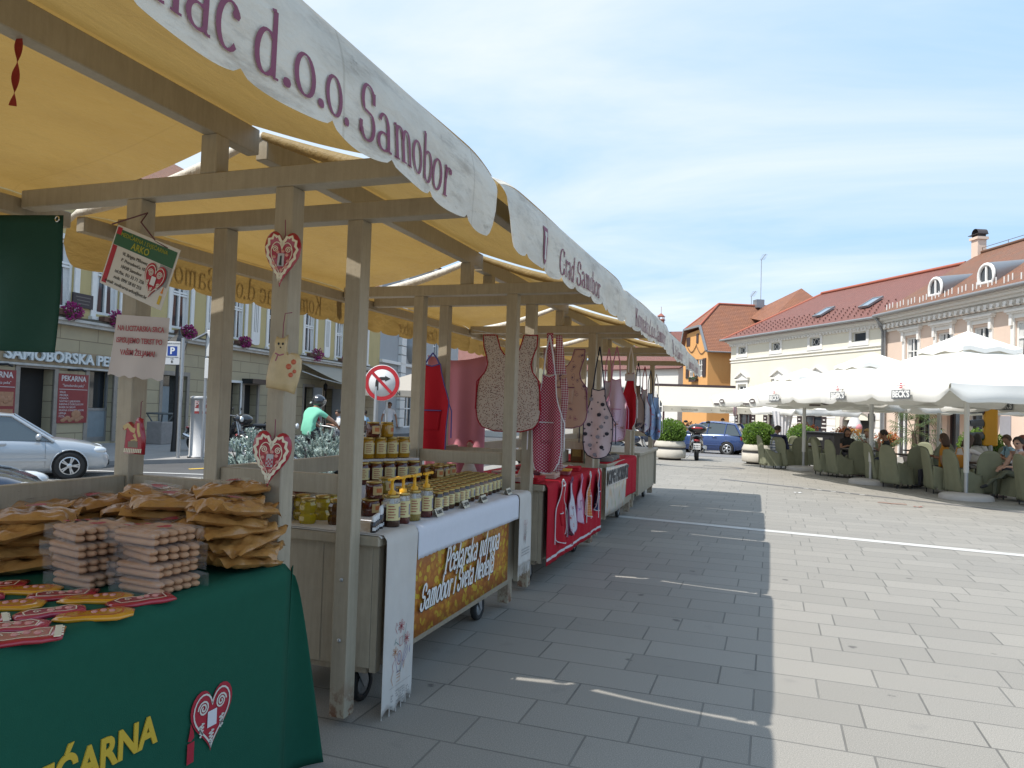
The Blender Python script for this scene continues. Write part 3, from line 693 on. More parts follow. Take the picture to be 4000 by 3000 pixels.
@mfn('canopy_cloth')
def m_canopy(t):
    co = t.coord()
    d = t.ramp(t.noise(t.vmul(co, (1,.6,1.4)), 2.4, 8, .68), [(.47, (0,0,0)), (.75, (1,1,1))])
    sp = t.ramp(t.noise(t.vmul(co, (1,.5,1)), 19, 6, .75), [(.62, (0,0,0)), (.72, (1,1,1))])
    base = t.mix(t.math('MULTIPLY', d, .7), lin((.69,.65,.56)), lin((.38,.355,.30)))
    base = t.mix(t.math('MULTIPLY', t.math('MULTIPLY', sp, t.math('ADD', d, .15)), .95), base, lin((.10,.095,.09)))
    sy_ = t.N('SeparateXYZ', {0: co}).outputs[1]; seam = t.math('LESS_THAN', t.math('ABSOLUTE', t.math('SUBTRACT', t.math('FRACT', t.math('ADD', t.math('MULTIPLY', sy_, 1.03), .27)), .5)), .006)
    d2 = t.ramp(t.noise(t.vmul(co, (1.5,.5,1)), 1.6, 8, .7), [(.4, (0,0,0)), (.7, (1,1,1))])
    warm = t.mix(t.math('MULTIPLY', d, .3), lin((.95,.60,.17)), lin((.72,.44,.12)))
    sm = t.ramp(t.noise(t.vmul(co, (2,1.1,5)), 2.0, 10, .74), [(.52, (0,0,0)), (.66, (1,1,1))])
    base = t.mix(t.math('MULTIPLY', sm, .5), base, lin((.17,.155,.135)))
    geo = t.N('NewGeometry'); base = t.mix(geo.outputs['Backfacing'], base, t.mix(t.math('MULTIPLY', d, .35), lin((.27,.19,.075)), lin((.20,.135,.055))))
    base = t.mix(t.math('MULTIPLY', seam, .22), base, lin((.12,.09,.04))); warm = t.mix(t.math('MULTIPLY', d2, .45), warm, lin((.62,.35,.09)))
    hh = t.math('ADD', t.noise(t.vmul(co, (5,1.3,3)), 1.5, 5, .6), t.math('MULTIPLY', t.noise(co, 340, 1), .03)); nm = t.bump(hh, .6, .05)
    a = t.bsdf(base, .6, nm, Specular_IOR_Level=.25)
    tr = t.N('BsdfTranslucent', {'Color': warm, 'Normal': nm}).outputs[0]
    return t.fin(t.N('MixShader', {0: .12, 1: a, 2: tr}).outputs[0])
m_letter = lambda: mat('canopy_letter', (.20,.045,.085), .6, .2, 14)
CX = -2.43
HW = 1.29; EZ = 2.66; RZ = 2.955; VB = 2.318; CL = 1.445
def roof_z(ax):  # height of the cloth at distance ax from the ridge
    u = ax/HW
    return RZ-(RZ-EZ)*u - .035*math.sin(PI*u) - .05*max(0, (u-.93)/.07)**2
def canopy_mesh(seed, lift=0, curl=True, droop=.05):
    b = MB(); r = random.Random(seed); ph = r.random()*6
    nu = 40; nv = 44
    def top(side):
        def fn(u, v):
            y = -CL+2*CL*v; ax = u*HW*.985
            z = roof_z(ax) - .025*math.sin(PI*v)*math.sin(PI*u) + .006*math.sin(9*v+5*u+ph)*u
            e = max(0, abs(2*v-1)-.8)/.2
            z -= droop*e*e*(.3+u)*.6
            return (side*ax, y, z)
        return fn
    for s in (1, -1): b.grid(top(s) if s > 0 else (lambda u, v: top(-1)(1-u, v)), nu, nv)
    # valances with scalloped lower edge
    ns = 9
    for s in (1, -1):
        def fn(u, v, s=s):
            y = -CL+2*CL*u; q = (u*ns) % 1.0 if 0 < u < 1 else (.0001 if u == 0 else .9999)
            sc = .03*(1-abs(math.sin(PI*q))**.42)
            e = max(0, abs(2*u-1)-.95)/.05
            top_ = roof_z(HW*.985) - .025*0 - droop*(max(0, abs(2*u-1)-.8)/.2)**2*1.3*.6
            zb = VB+sc+.10*e*e
            z = top_+(zb-top_)*v
            x = HW*.985 + .03*math.sin(PI*.5*min(1, v*2.2)) + .014*math.sin(11*u+ph)*v + .01*math.sin(37*u+ph)*v*v
            return (s*x, y, z)
        b.grid((lambda u, v, fn=fn: fn(1-u, v)) if s > 0 else fn, 9*14, 18)
    # hemmed gable edges hanging as a short rolled flap
    for en in (-1,):
        for s in (1, -1):
            def fn(u, v, s=s, en=en):
                ax = u*HW*.985; a = v*2.6; rr = .024+.018*math.sin(PI*u)
                z = roof_z(ax) - droop*(.3+u)*.6 + .006*math.sin((9 if en > 0 else 0)+5*u+ph)*u
                return (s*ax, en*(CL+rr*math.sin(a)), z-rr*(1-math.cos(a)))
            b.grid(fn, 24, 6)
    bm = b
    return bm
def valance_x(y, z, ph):
    u = (y+CL)/(2*CL); top_ = roof_z(HW*.985); v = max(0, min(1, (top_-z)/(top_-VB-.01)))
    return HW*.985 + .03*math.sin(PI*.5*min(1, v*2.2)) + .014*math.sin(11*u+ph)*v + .01*math.sin(37*u+ph)*v*v
def drape(b, s, seed):
    ph = random.Random(seed).random()*6
    b.v = [(s*(valance_x(p[1], p[2], ph)+.004+max(0, abs(p[0])-(HW*.985+.047))), p[1], p[2]) for p in b.v]
def stall(label, k, dx=0, rz=0, y1=1.22, counter=True, slat=False, front=None, back=None, wheels=True):
    t = thing('market_stall', label, 'market stall', (CX+dx, 1.505+2.98*k, 0), rz, 'row of market stalls with cream canopies')
    W = m_wood(); p = .09; X = .42; Y = 1.2
    for sx in (1, -1):
        for sy in (-1, 1): MB().box(sx*X-p/2, sy*Y-p/2, .04 if sx > 0 else .03, sx*X+p/2, sy*Y+p/2, 2.529).build('post', W, t, bevel=.004)
    for sy in (-1, 1):
        MB().box(-1.16, sy*Y-p/2, 2.53, 1.14, sy*Y+p/2, 2.62).build('crossbeam', W, t, bevel=.004)
        MB().box(-p/2, sy*Y-p/2+.003, 2.621, p/2, sy*Y+p/2-.003, 2.80).build('king_post', W, t, bevel=.004)
        MB().box(-X+p/2+.001, sy*Y-.02, 1.135, X-p/2-.001, sy*Y+.03, 1.235).build('rail', W, t, bevel=.004)
    MB().box(-.035, -1.46, 2.80, .035, 1.46, 2.925).build('ridge_beam', W, t, bevel=.004)
    for x in (-1.2, 1.17): MB().box(x-.03, -1.45, 2.50, x+.03, 1.45, 2.585).build('eave_beam', W, t, bevel=.004)
    MB().box(-X-.02, -Y+p/2+.001, 1.135, -X+.03, Y-p/2-.001, 1.235).build('rail', W, t, bevel=.004)
    # counter cabinet with plank ends and an overhanging top
    c = MB(); x0, x1, y0 = -.40, .50, -1.08
    npl = 7
    if not slat: c.box(x1-.03, y0+.05, .24, x1, y1-.05, .868)
    else:
        for i in range(24): c.box(x1-.03, y0+.05+(y1-y0-.1)*i/24, .2, x1-.002*(i % 2), y0+.05+(y1-y0-.1)*(i+1)/24-.006, .868)
        c.box(x1-.04, y0+.05, .2, x1-.02, y1-.05, .868)
    for yy in (y0, y1-.03):
        for i in range(3): c.box(x0+.002, yy, .24, x1-.002, yy+.03, .868) if i == 0 else c.box(x0+.3*i-.004, yy-.003 if yy == y0 else yy+.03, .24, x0+.3*i+.004, yy if yy == y0 else yy+.033, .868)
    for sy in (y0+.002, y1-.052): c.box(x1-.001, sy, .22, x1+.035, sy+.05, .868)
    c.box(x0, y0+.032, .2, x1-.032, y1-.032, .24)
    if counter: c.build('cabinet', W, t, bevel=.003)
    MB().box(x0-.05, y0-.05, .87, x1+.06, y1+.04, .925).build('countertop', W, t, bevel=.008)
    if wheels:
        for (wx, wy) in ((.36, -.96), (.36, .72), (-.34, -.96), (-.34, .72)):
            f = MB(); f.box(wx-.035, wy-.05, .19, wx+.035, wy+.05, .199)
            for s in (-1, 1): f.prism([(-.045,.19),(.045,.19),(.06,.08),(.03,.08)], -.002, .002, frame((wx+s*.032,wy,0),(0,1,0),(0,0,1)))
            fo = f.build('castor', m_steel(), t)
            M = frame((wx,wy+.045,.095),(0,1,0),(0,0,1))
            MB().lathe([(.062,-.02),(.088,-.022),(.094,-.012),(.094,.012),(.088,.022),(.062,.02)], 20, M).build('tyre', m_rubber(), fo)
            MB().lathe([(.012,-.03),(.05,-.019),(.062,-.014),(.062,.014),(.05,.019),(.012,.03)], 20, M).build('wheel_disc', m_steel(), fo)
    bl = MB()
    for sy in (-1, 1):
        for z in (.42, .72): bl.ell((X, sy*Y-sy*(-1)*0-(.047), z) if sy < 0 else (X, Y-.047, z), (.011,.006,.011), 8, 5)
    bl.build('bolts', m_steel(), t)
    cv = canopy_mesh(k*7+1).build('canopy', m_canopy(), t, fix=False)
    for s, st in ((1, front), (-1, back)):
        if not st: continue
        b = MB(); F = frame((s*(HW*.985+.047), st[1]*s, 2.362), (0,s,0), (0,0,1))
        strokes(b, st[0], st[2] if len(st) > 2 else .112, F, sx=.82, a=.09)
        drape(b, s, k*7+1)
        lo = b.build('lettering', m_letter(), t, fix=False); lo.parent = cv
        if len(st) > 3:
            F2 = frame((s*(HW*.985+.047), st[3]*s, 2.38), (0,s,0), (0,0,1)); b = MB()
            b.grid(lambda u, v: ((u-.5)*.085, -.03*(1-abs(2*u-1))*(1-v)+.17*v, 0), 8, 12, F2); drape(b, s, k*7+1); so = b.build('shield', m_letter(), t, fix=False); so.parent = cv
            b = MB()
            for (x0, x1, z0, z1) in ((-.014,.014,.02,.12), (-.022,.022,.12,.145), (-.02,.02,.0,.02)): b.grid(lambda u, v: (x0+(x1-x0)*u, z0+(z1-z0)*v, .002), 4, 8, F2)
            drape(b, s, k*7+1); b.build('emblem', mat('emblem_white', (.55,.52,.47), .6), t, fix=False).parent = so
    return t
KOM = 'Komunalac d.o.o. Samobor'
st1 = stall('nearest market stall selling gingerbread, with the green cloth on its counter', 0, 0, 0, y1=1.03, front=(KOM, -.02), back=(KOM, 0))
st2 = stall('market stall with honey jars and white embroidered cloths on its counter', 1, 0, 0, front=('Grad Samobor', -.05, .10, -.82), back=(KOM, -.05, .112, -1.3))
st3 = stall('market stall with the bright red cloth and little aprons along its counter', 2, -.03, 0, front=(KOM, 0), back=('Grad Samobor', 0, .10, -.82))
st4 = stall('market stall with the vegetable banner and shoes on its counter', 3, -.11, R(.8), front=('Grad Samobor', 0, .10, -.82), back=(KOM, 0))
st5 = stall('farthest market stall with a bare slatted counter', 4, -.2, R(1.2), slat=True, front=(KOM, 0), back=(KOM, 0))
# ------------------------------------------------------------------ people
SKIN = lambda tone=0: mat('skin_%d' % tone, [(.42,.24,.165), (.34,.18,.115), (.50,.30,.22)][tone], .5, .08, 12)
def person(label, loc, rz, J, mats, hair=None, extra=None, group=None, head=1.0, bulk=1.0, sleeves='short', legs='long', seg=1):
    """J: joint positions (facing +x, left +y). mats: shirt, trousers, shoes, skin. One skinned, subdivided body."""
    t = thing('person', label, 'person', loc, rz, group)
    P = []; E = []; Rd = []; Bn = []   # Bn: material slot of each bone
    def vert(p, r): P.append(V(p)); Rd.append(r); return len(P)-1
    def chain(a, pts, slot):
        for p, r in pts: b_ = vert(p, r); E.append((a, b_)); Bn.append(slot); a = b_
        return a
    SH, TR, SO, SK = 0, 1, 2, 3
    pel = vert(J['pelvis'], .125*bulk)
    sp = chain(pel, [(J['spine'], .122*bulk), (J['chest'], .13*bulk)], SH)
    nk = chain(sp, [(J['neck'], .062)], SH)
    h = V(J['head']); up = (h-V(J['neck'])).normalized(); fw = V(J.get('face', (1,0,0))).normalized(); fw = (fw-up*fw.dot(up)).normalized()
    hm = chain(nk, [(h-up*.075+fw*.012, .062), (h-up*.02+fw*.02, .082*head), (h+up*.05, .088*head), (h+up*.105-fw*.005, .058*head)], SK)
    nose = chain(hm-2, [(h-up*.025+fw*.112, .014)], SK)
    for s in (1, -1):
        q = 'l' if s > 0 else 'r'
        chain(hm-2, [(h-up*.01+fw.cross(up)*(-s)*.094, .016)], SK)
        sh = chain(sp, [(J['sho_'+q], .064*bulk)], SH)
        el = chain(sh, [(V(J['sho_'+q]).lerp(V(J['elb_'+q]), .55), .05), (J['elb_'+q], .043)], SH)
        if sleeves == 'none': Bn[-1] = Bn[-2] = Bn[-3] = SK
        elif sleeves == 'short': Bn[-1] = SK
        wr = chain(el, [(V(J['elb_'+q]).lerp(V(J['han_'+q]), .4), .042), (J['han_'+q], .028)], SH if sleeves == 'long' else SK)
        d = (V(J['han_'+q])-V(J['elb_'+q])).normalized(); sd_ = d.cross(V((0,0,1)))
        sd_ = sd_.normalized() if sd_.length > .1 else V((0,1,0)); dn = d.cross(sd_).normalized()
        if dn.z > 0: dn = -dn
        pm = chain(wr, [(V(J['han_'+q])+d*.055, .034)], SK)
        for k in range(4):
            o = V(J['han_'+q])+d*.055
            ln = (.075, .088, .08, .06)[k]
            chain(pm, [(o+d*.035+sd_*(.022*(k-1.5)), .011), (o+d*(.035+ln*.55)+sd_*(.023*(k-1.5))+dn*.012, .0095), (o+d*(.03+ln*.9)+sd_*(.022*(k-1.5))+dn*.04, .008)], SK)
        o = V(J['han_'+q])+d*.02
        chain(wr, [(o+sd_*s*.035+d*.02+dn*.01, .012), (o+sd_*s*.05+d*.055+dn*.02, .0095)], SK)
        hp = chain(pel, [(J['hip_'+q], .092*bulk)], TR)
        kn = chain(hp, [(V(J['hip_'+q]).lerp(V(J['kne_'+q]), .5), .078*bulk), (J['kne_'+q], .06)], TR)
        an = chain(kn, [(V(J['kne_'+q]).lerp(V(J['ank_'+q]), .35), .056), (J['ank_'+q], .038)], TR)
        if legs == 'short': Bn[-1] = Bn[-2] = SK
        chain(an, [(V(J['ank_'+q])+V(J.get('foot', (.1,0,-.03)))*.4, .04), (V(J['ank_'+q])+V(J.get('foot', (.15,0,-.045))), .033)], SO)
    me = bpy.data.meshes.new('body'); me.from_pydata([p[:] for p in P], E, []); me.update()
    o = bpy.data.objects.new('body', me); COL.objects.link(o)
    md = o.modifiers.new('skin', 'SKIN'); md.use_smooth_shade = True; md.branch_smoothing = .3
    sv = me.skin_vertices[0].data
    for i, r in enumerate(Rd): sv[i].radius = (r, r)
    sv[0].use_root = True
    ss = o.modifiers.new('sub', 'SUBSURF'); ss.levels = ss.render_levels = seg
    dg = bpy.context.evaluated_depsgraph_get(); dg.update()
    m2 = bpy.data.meshes.new_from_object(o.evaluated_get(dg)); o.modifiers.clear(); o.data = m2; bpy.data.meshes.remove(me)
    m2.materials.clear()
    for m in mats: m2.materials.append(m)
    tz = (V(J['chest'])-V(J['pelvis'])).normalized(); lat = V((0,1,0)); lat = (V(J['sho_l'])-V(J['sho_r'])).normalized(); dep = lat.cross(tz).normalized()
    cen = [(V(P[a]), V(P[b_])) for a, b_ in E]
    def near(c):
        best = 9; bi = 0
        for i, (a, b_) in enumerate(cen):
            ab = b_-a; L = ab.length_squared; u = max(0, min(1, (c-a).dot(ab)/L)) if L > 1e-9 else 0
            d = (c-a-ab*u).length - (Rd[E[i][0]]*(1-u)+Rd[E[i][1]]*u)
            if d < best: best = d; bi = i
        return bi
    for p in m2.polygons: p.material_index = Bn[near(p.center)]; p.use_smooth = True
    for v in m2.vertices:      # the trunk is wider than deep
        q = v.co-V(J['pelvis']); hgt = q.dot(tz)
        if -.1 < hgt < (V(J['chest'])-V(J['pelvis'])).length+.1 and abs(q.dot(lat)) < .24:
            v.co -= dep*(q.dot(dep)*.24); 
            if abs(q.dot(lat)) < .15: v.co += lat*(q.dot(lat)*.22)
    o.parent = t
    R3 = Mx.Identity(4); lf = up.cross(fw)
    for i in range(3): R3[i][0] = fw[i]; R3[i][1] = lf[i]; R3[i][2] = up[i]; R3[i][3] = h[i]
    if hair:
        style, hm_ = hair
        b = MB(); b.smooth()
        def hg(u, v):
            a = R(-180)+R(360)*u; e = R(88-118*v) if abs(a) > R(75) else R(88-(52+66*max(0, (abs(a)-R(40))/R(35)))*v)
            lo = 0
            if style == 'long' and abs(a) > R(70): lo = .16*v*v
            r_ = .104*head*(1+.03*math.sin(a*7)+.02*math.sin(a*13+v*9))
            return (r_*math.cos(e)*math.cos(a)-.004, r_*.92*math.cos(e)*math.sin(a), .028+r_*1.04*math.sin(e)-lo)
        if style != 'bald': b.grid(hg, 26, 9, R3, th=.006); b.build('hair', hm_, t, fix=False)
    if extra == 'sunglasses' or extra == 'shades':
        b = MB()
        for s in (-1, 1): b.ell((.088, s*.034, .004), (.010,.026,.019), 10, 6, R3); b.tube([R3 @ V((.09,s*.055,.012)), R3 @ V((.01,s*.096,.012))], .004, 4)
        b.tube([R3 @ V((.096,-.012,.01)), R3 @ V((.096,.012,.01))], .004, 4); b.build('sunglasses', m_black(), t)
    else:
        b = MB()
        for s in (-1, 1): b.ell((.083, s*.032, .0), (.008,.013,.007), 8, 5, R3)
        b.build('eyes', mat('eye_dark', (.05,.03,.025), .3, 0), t)
    b = MB(); b.ell((.088, 0, -.055), (.008,.022,.006), 8, 5, R3); b.build('mouth', mat('lips', (.32,.11,.09), .5, 0), t)
    return t, R3
def stand(lean=0, arms=((.05,.30,1.13,.10,.30,.87), (-.05,-.30,1.13,.02,-.32,.86)), stride=.0, h=1.0):
    a, b = arms
    J = dict(pelvis=(0,0,.95), spine=(0,0,1.13), chest=(0,0,1.33), neck=(0,0,1.50), head=(.025,0,1.63), sho_l=(0,.18,1.42), sho_r=(0,-.18,1.42), elb_l=a[:3], han_l=a[3:], elb_r=b[:3], han_r=b[3:],
             hip_l=(0,.1,.90), hip_r=(0,-.1,.90), kne_l=(stride*.5+.03,.11,.50), kne_r=(-stride*.3+.02,-.11,.5), ank_l=(stride,.11,.085), ank_r=(-stride,-.11,.085+.08*(stride > .1)))
    return J
def sit(lean=.0, hl=(.42,.16,.78), hr=(.42,-.16,.78), el=None, er=None, z=.50, turn=0, knee=.43, ank=(.44,.10), look=(1,0,0), cross=False):
    def T(x, y, zz): return (x+lean*(zz-z), y, zz)
    J = dict(pelvis=(0,0,z+.02), spine=T(-.02,0,z+.2), chest=T(-.02,0,z+.40), neck=T(.0,0,z+.57), head=T(.03,0,z+.705), face=look, sho_l=T(0,.18,z+.48), sho_r=T(0,-.18,z+.48),
             elb_l=el or T(.14,.25,z+.22), elb_r=er or T(.14,-.25,z+.22), han_l=hl, han_r=hr, hip_l=(.05,.1,z), hip_r=(.05,-.1,z), kne_l=(knee,.13,z+.03), kne_r=(knee,-.13,z+.03), ank_l=(ank[0],.12,ank[1]), ank_r=(ank[0],-.12,ank[1]))
    if cross: J['kne_l'] = (knee,.03,z+.12); J['ank_l'] = (knee+.18,-.12,.30)
    return J
# ------------------------------------------------------------------ cars
def car(label, loc, rz, paint, L=4.1, W=1.74, H=1.48, hatch=True, wheelr=.31, fx=.86, rx=-1.66+.0, glass=None, group=None, belt=.93):
    """x forward, origin on the ground between the axles"""
    t = thing('parked_car', label, 'car', loc, rz, group)
    f = L*.5+.02; r = -L*.5+.02; w = W/2
    xs = [r, r+.06, r+.22, r+.6, r+1.1, -.3, .3, f-1.55, f-1.15, f-.75, f-.4, f-.16, f-.04, f]
    top = [.72, .86, .93, .965, .955, .945, .93, .915, .895, .855, .79, .70, .60, .48]
    top = [z*belt/.93 for z in top]
    wd = [.80, .89, .95, .99, 1, 1, 1, 1, .99, .975, .94, .88, .78, .66]; sl = [.42, .30, .24, .2, .19, .18, .18, .18, .19, .2, .2, .22, .26, .34]
    b = MB(); sec = []
    for x, z, k, s in zip(xs, top, wd, sl):
        a = w*k; pts = [(-a*.86, s), (-a*.985, s+(z-s)*.22), (-a, s+(z-s)*.52), (-a*.985, s+(z-s)*.80), (-a*.93, s+(z-s)*.96), (-a*.78, z+.012), (-a*.4, z+.03), (0, z+.036)]
        pts += [(-p[0], p[1]) for p in pts[-2::-1]]
        sec.append([(x, y, zz) for y, zz in pts])
    n = len(sec[0]); vs = [p for s_ in sec for p in s_]
    b.smooth(); b.add(vs, [(i*n+j, (i+1)*n+j, (i+1)*n+j+1, i*n+j+1) for i in range(len(sec)-1) for j in range(n-1)])
    b.smooth(False); b.add(sec[0], [tuple(range(n))]); b.add(sec[-1], [tuple(range(n))[::-1]])
    b.build('body', paint, t)
    # greenhouse
    zb = belt+.0; ws0, ws1 = f-1.15, f-1.95; rr1, rr0 = (r+.42, r+.10) if hatch else (r+1.2, r+.6); zr = H
    gx = [rr0, rr1, -.35, ws1, ws0]; gl = MB(); gsec = []
    for (x, z, kb, kt) in ((rr0, zb-.02, .88, .84), (rr1, zr-.09, .90, .70), (-.5, zr, .95, .72), (ws1, zr-.03, .95, .70), (ws0, zb-.03, .90, .86)):
        gsec.append((x, z, w*kb, w*kt))
    side = [(rr0, zb-.03), (rr1, zr-.1), (-.5, zr-.025), (ws1, zr-.05), (ws0, zb-.05)]
    for s in (-1, 1):
        lo = [(x, s*w*.945, zb-.05) for x in (rr0+.05, rr1, -.5, ws1, ws0-.04)]
        hi = [(x, s*(w*.945-(z-zb+.05)*.36), z) for x, z in side]
        gl.add(lo+hi, [(i, i+1, 6+i, 5+i) for i in range(4)])
    k = lambda z: w*.945-(z-zb+.05)*.36
    gl.add([(ws0,-k(zb-.05),zb-.05), (ws0,k(zb-.05),zb-.05), (ws1,k(zr-.05),zr-.05), (ws1,-k(zr-.05),zr-.05)], [(0,1,2,3)])
    gl.add([(rr0,-k(zb-.03),zb-.03), (rr0,k(zb-.03),zb-.03), (rr1,k(zr-.1),zr-.1), (rr1,-k(zr-.1),zr-.1)], [(0,1,2,3)])
    gl.build('windows', glass or mat('car_glass', (.035,.05,.055), .04, 0, spec=1, coat=1), t)
    rf = MB(); cr = [(rr1-.05, zr-.1), (-.9, zr-.01), (-.3, zr), (ws1+.03, zr-.05)]; rf.smooth()
    rs = []
    for x, z in cr:
        a = k(z-.0)+.02; rs += [(x, -a, z-.02), (x, -a*.8, z+.02), (x, 0, z+.035), (x, a*.8, z+.02), (x, a, z-.02)]
    rf.add(rs, [(i*5+j, (i+1)*5+j, (i+1)*5+j+1, i*5+j+1) for i in range(3) for j in range(4)])
    for s in (-1, 1):
        for (p, q, rd) in (((ws0+.02, zb-.06), (ws1, zr-.05), .04), ((rr0-.02, zb-.06), (rr1-.02, zr-.1), .06)): rf.tube([(p[0], s*(k(p[1])+.01), p[1]), (q[0], s*(k(q[1])+.005), q[1])], rd, 6)
        for x in (-.25, r+.85): rf.tube([(x, s*(k(zb)+.012), zb-.05), (x-.06, s*(k(zr)+.012), zr-.04)], .032, 6)
        rf.tube([(rr1-.02, s*(k(zr-.1)+.008), zr-.1), (-.5, s*(k(zr-.025)+.008), zr-.025), (ws1, s*(k(zr-.05)+.008), zr-.05)], .03, 6)
    rf.build('roof', paint, t)
    ax_f, ax_r = f-.80, r+.72
    for ax in (ax_f, ax_r):
        for s in (-1, 1):
            M = frame((ax, s*(w-.085), wheelr), (1,0,0), (0,0,1)) if s < 0 else frame((ax, s*(w-.085), wheelr), (-1,0,0), (0,0,1))
            ar = MB(); ar.lathe([(.001,-.06),(wheelr+.055,-.06),(wheelr+.055,.087),(.001,.087)], 28, M); ao = ar.build('wheel_arch', mat('arch_dark', (.006,.006,.006), .9, 0), t)
            wt = MB(); wt.lathe([(wheelr*.66,.06),(wheelr*.7,.098),(wheelr*.95,.105),(wheelr,.085),(wheelr,-.05),(wheelr*.66,-.05)], 28, M)
            wo = wt.build('wheel', m_rubber(), t)
            rm = MB(); rm.lathe([(wheelr*.60,.1),(wheelr*.68,.098),(wheelr*.68,.06),(wheelr*.6,.06)], 28, M)
            for j in range(5):
                for d_ in (-.09, .09):
                    a = 2*PI*j/5+d_; rm.bar(M @ V((.05*math.cos(a),.05*math.sin(a),.088)), M @ V((wheelr*.64*math.cos(a+d_*.5),wheelr*.64*math.sin(a+d_*.5),.088)), .03, .02, up=M.to_3x3() @ V((0,0,1)))
            rm.lathe([(.001,.1),(.05,.1),(.06,.08)], 14, M); rm.build('rim', mat('alloy', (.55,.56,.57), .3, .05, metal=.7), wo)
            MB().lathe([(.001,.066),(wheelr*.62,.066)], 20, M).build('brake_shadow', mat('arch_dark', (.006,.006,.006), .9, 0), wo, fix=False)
            lip = MB(); lip.tube([M @ V(((wheelr+.06)*math.cos(R(a)), (wheelr+.06)*math.sin(R(a)), .085)) for a in range(-15, 196, 15)], .016, 6); lip.build('arch_lip', paint, t)
    for s in (-1, 1):
        e = MB(); e.ell((f-.25, s*w*.72, .655), (.21,.17,.10), 12, 8); e.build('headlight', mat('lamp_glass', (.55,.58,.6), .08, 0, spec=1, coat=1), t)
        e = MB(); e.ell((r+.1, s*w*.80, .80), (.07,.12,.17), 10, 8); e.build('taillight', mat('tail_red', (.32,.012,.012), .15, 0, coat=1), t)
        e = MB(); e.ell((ws0-.28, s*(w+.09), zb+.045), (.06,.10,.075), 10, 8); e.bar((ws0-.26, s*(w-.06), zb-.01), (ws0-.27, s*(w+.05), zb+.02), .05, .03); e.build('mirror', paint, t)
        for x in (-.1, r+1.2):
            e = MB(); e.bar((x, s*(w+.012), .80), (x+.19, s*(w+.012), .802), .022, .03); e.ell((x+.1, s*w*.995, .80), (.10,.012,.045), 10, 5); e.build('door_handle', paint, t)
        e = MB(); e.bar((r+.95, s*(w+.005), .45), (f-1.25, s*(w+.008), .45), .02, .05); e.build('side_moulding', paint, t)
        e = MB()
        for x in (f-1.28, -.32, r+.78): e.bar((x, s*(w*1.0+.001), .26), (x-.01, s*(w*.985), zb-.05), .006, .004, up=(1,0,0))
        e.build('door_gap', m_black(), t)
    e = MB(); e.cbox((f-.0, 0, .36), (.05, W*.6, .12)); e.build('grille', m_black(), t)
    e = MB(); e.cbox((r-.005, 0, .62), (.02,.5,.11)); e.cbox((f+.02, 0, .45), (.012,.5,.11)); e.build('number_plate', m_white(), t)
    return t
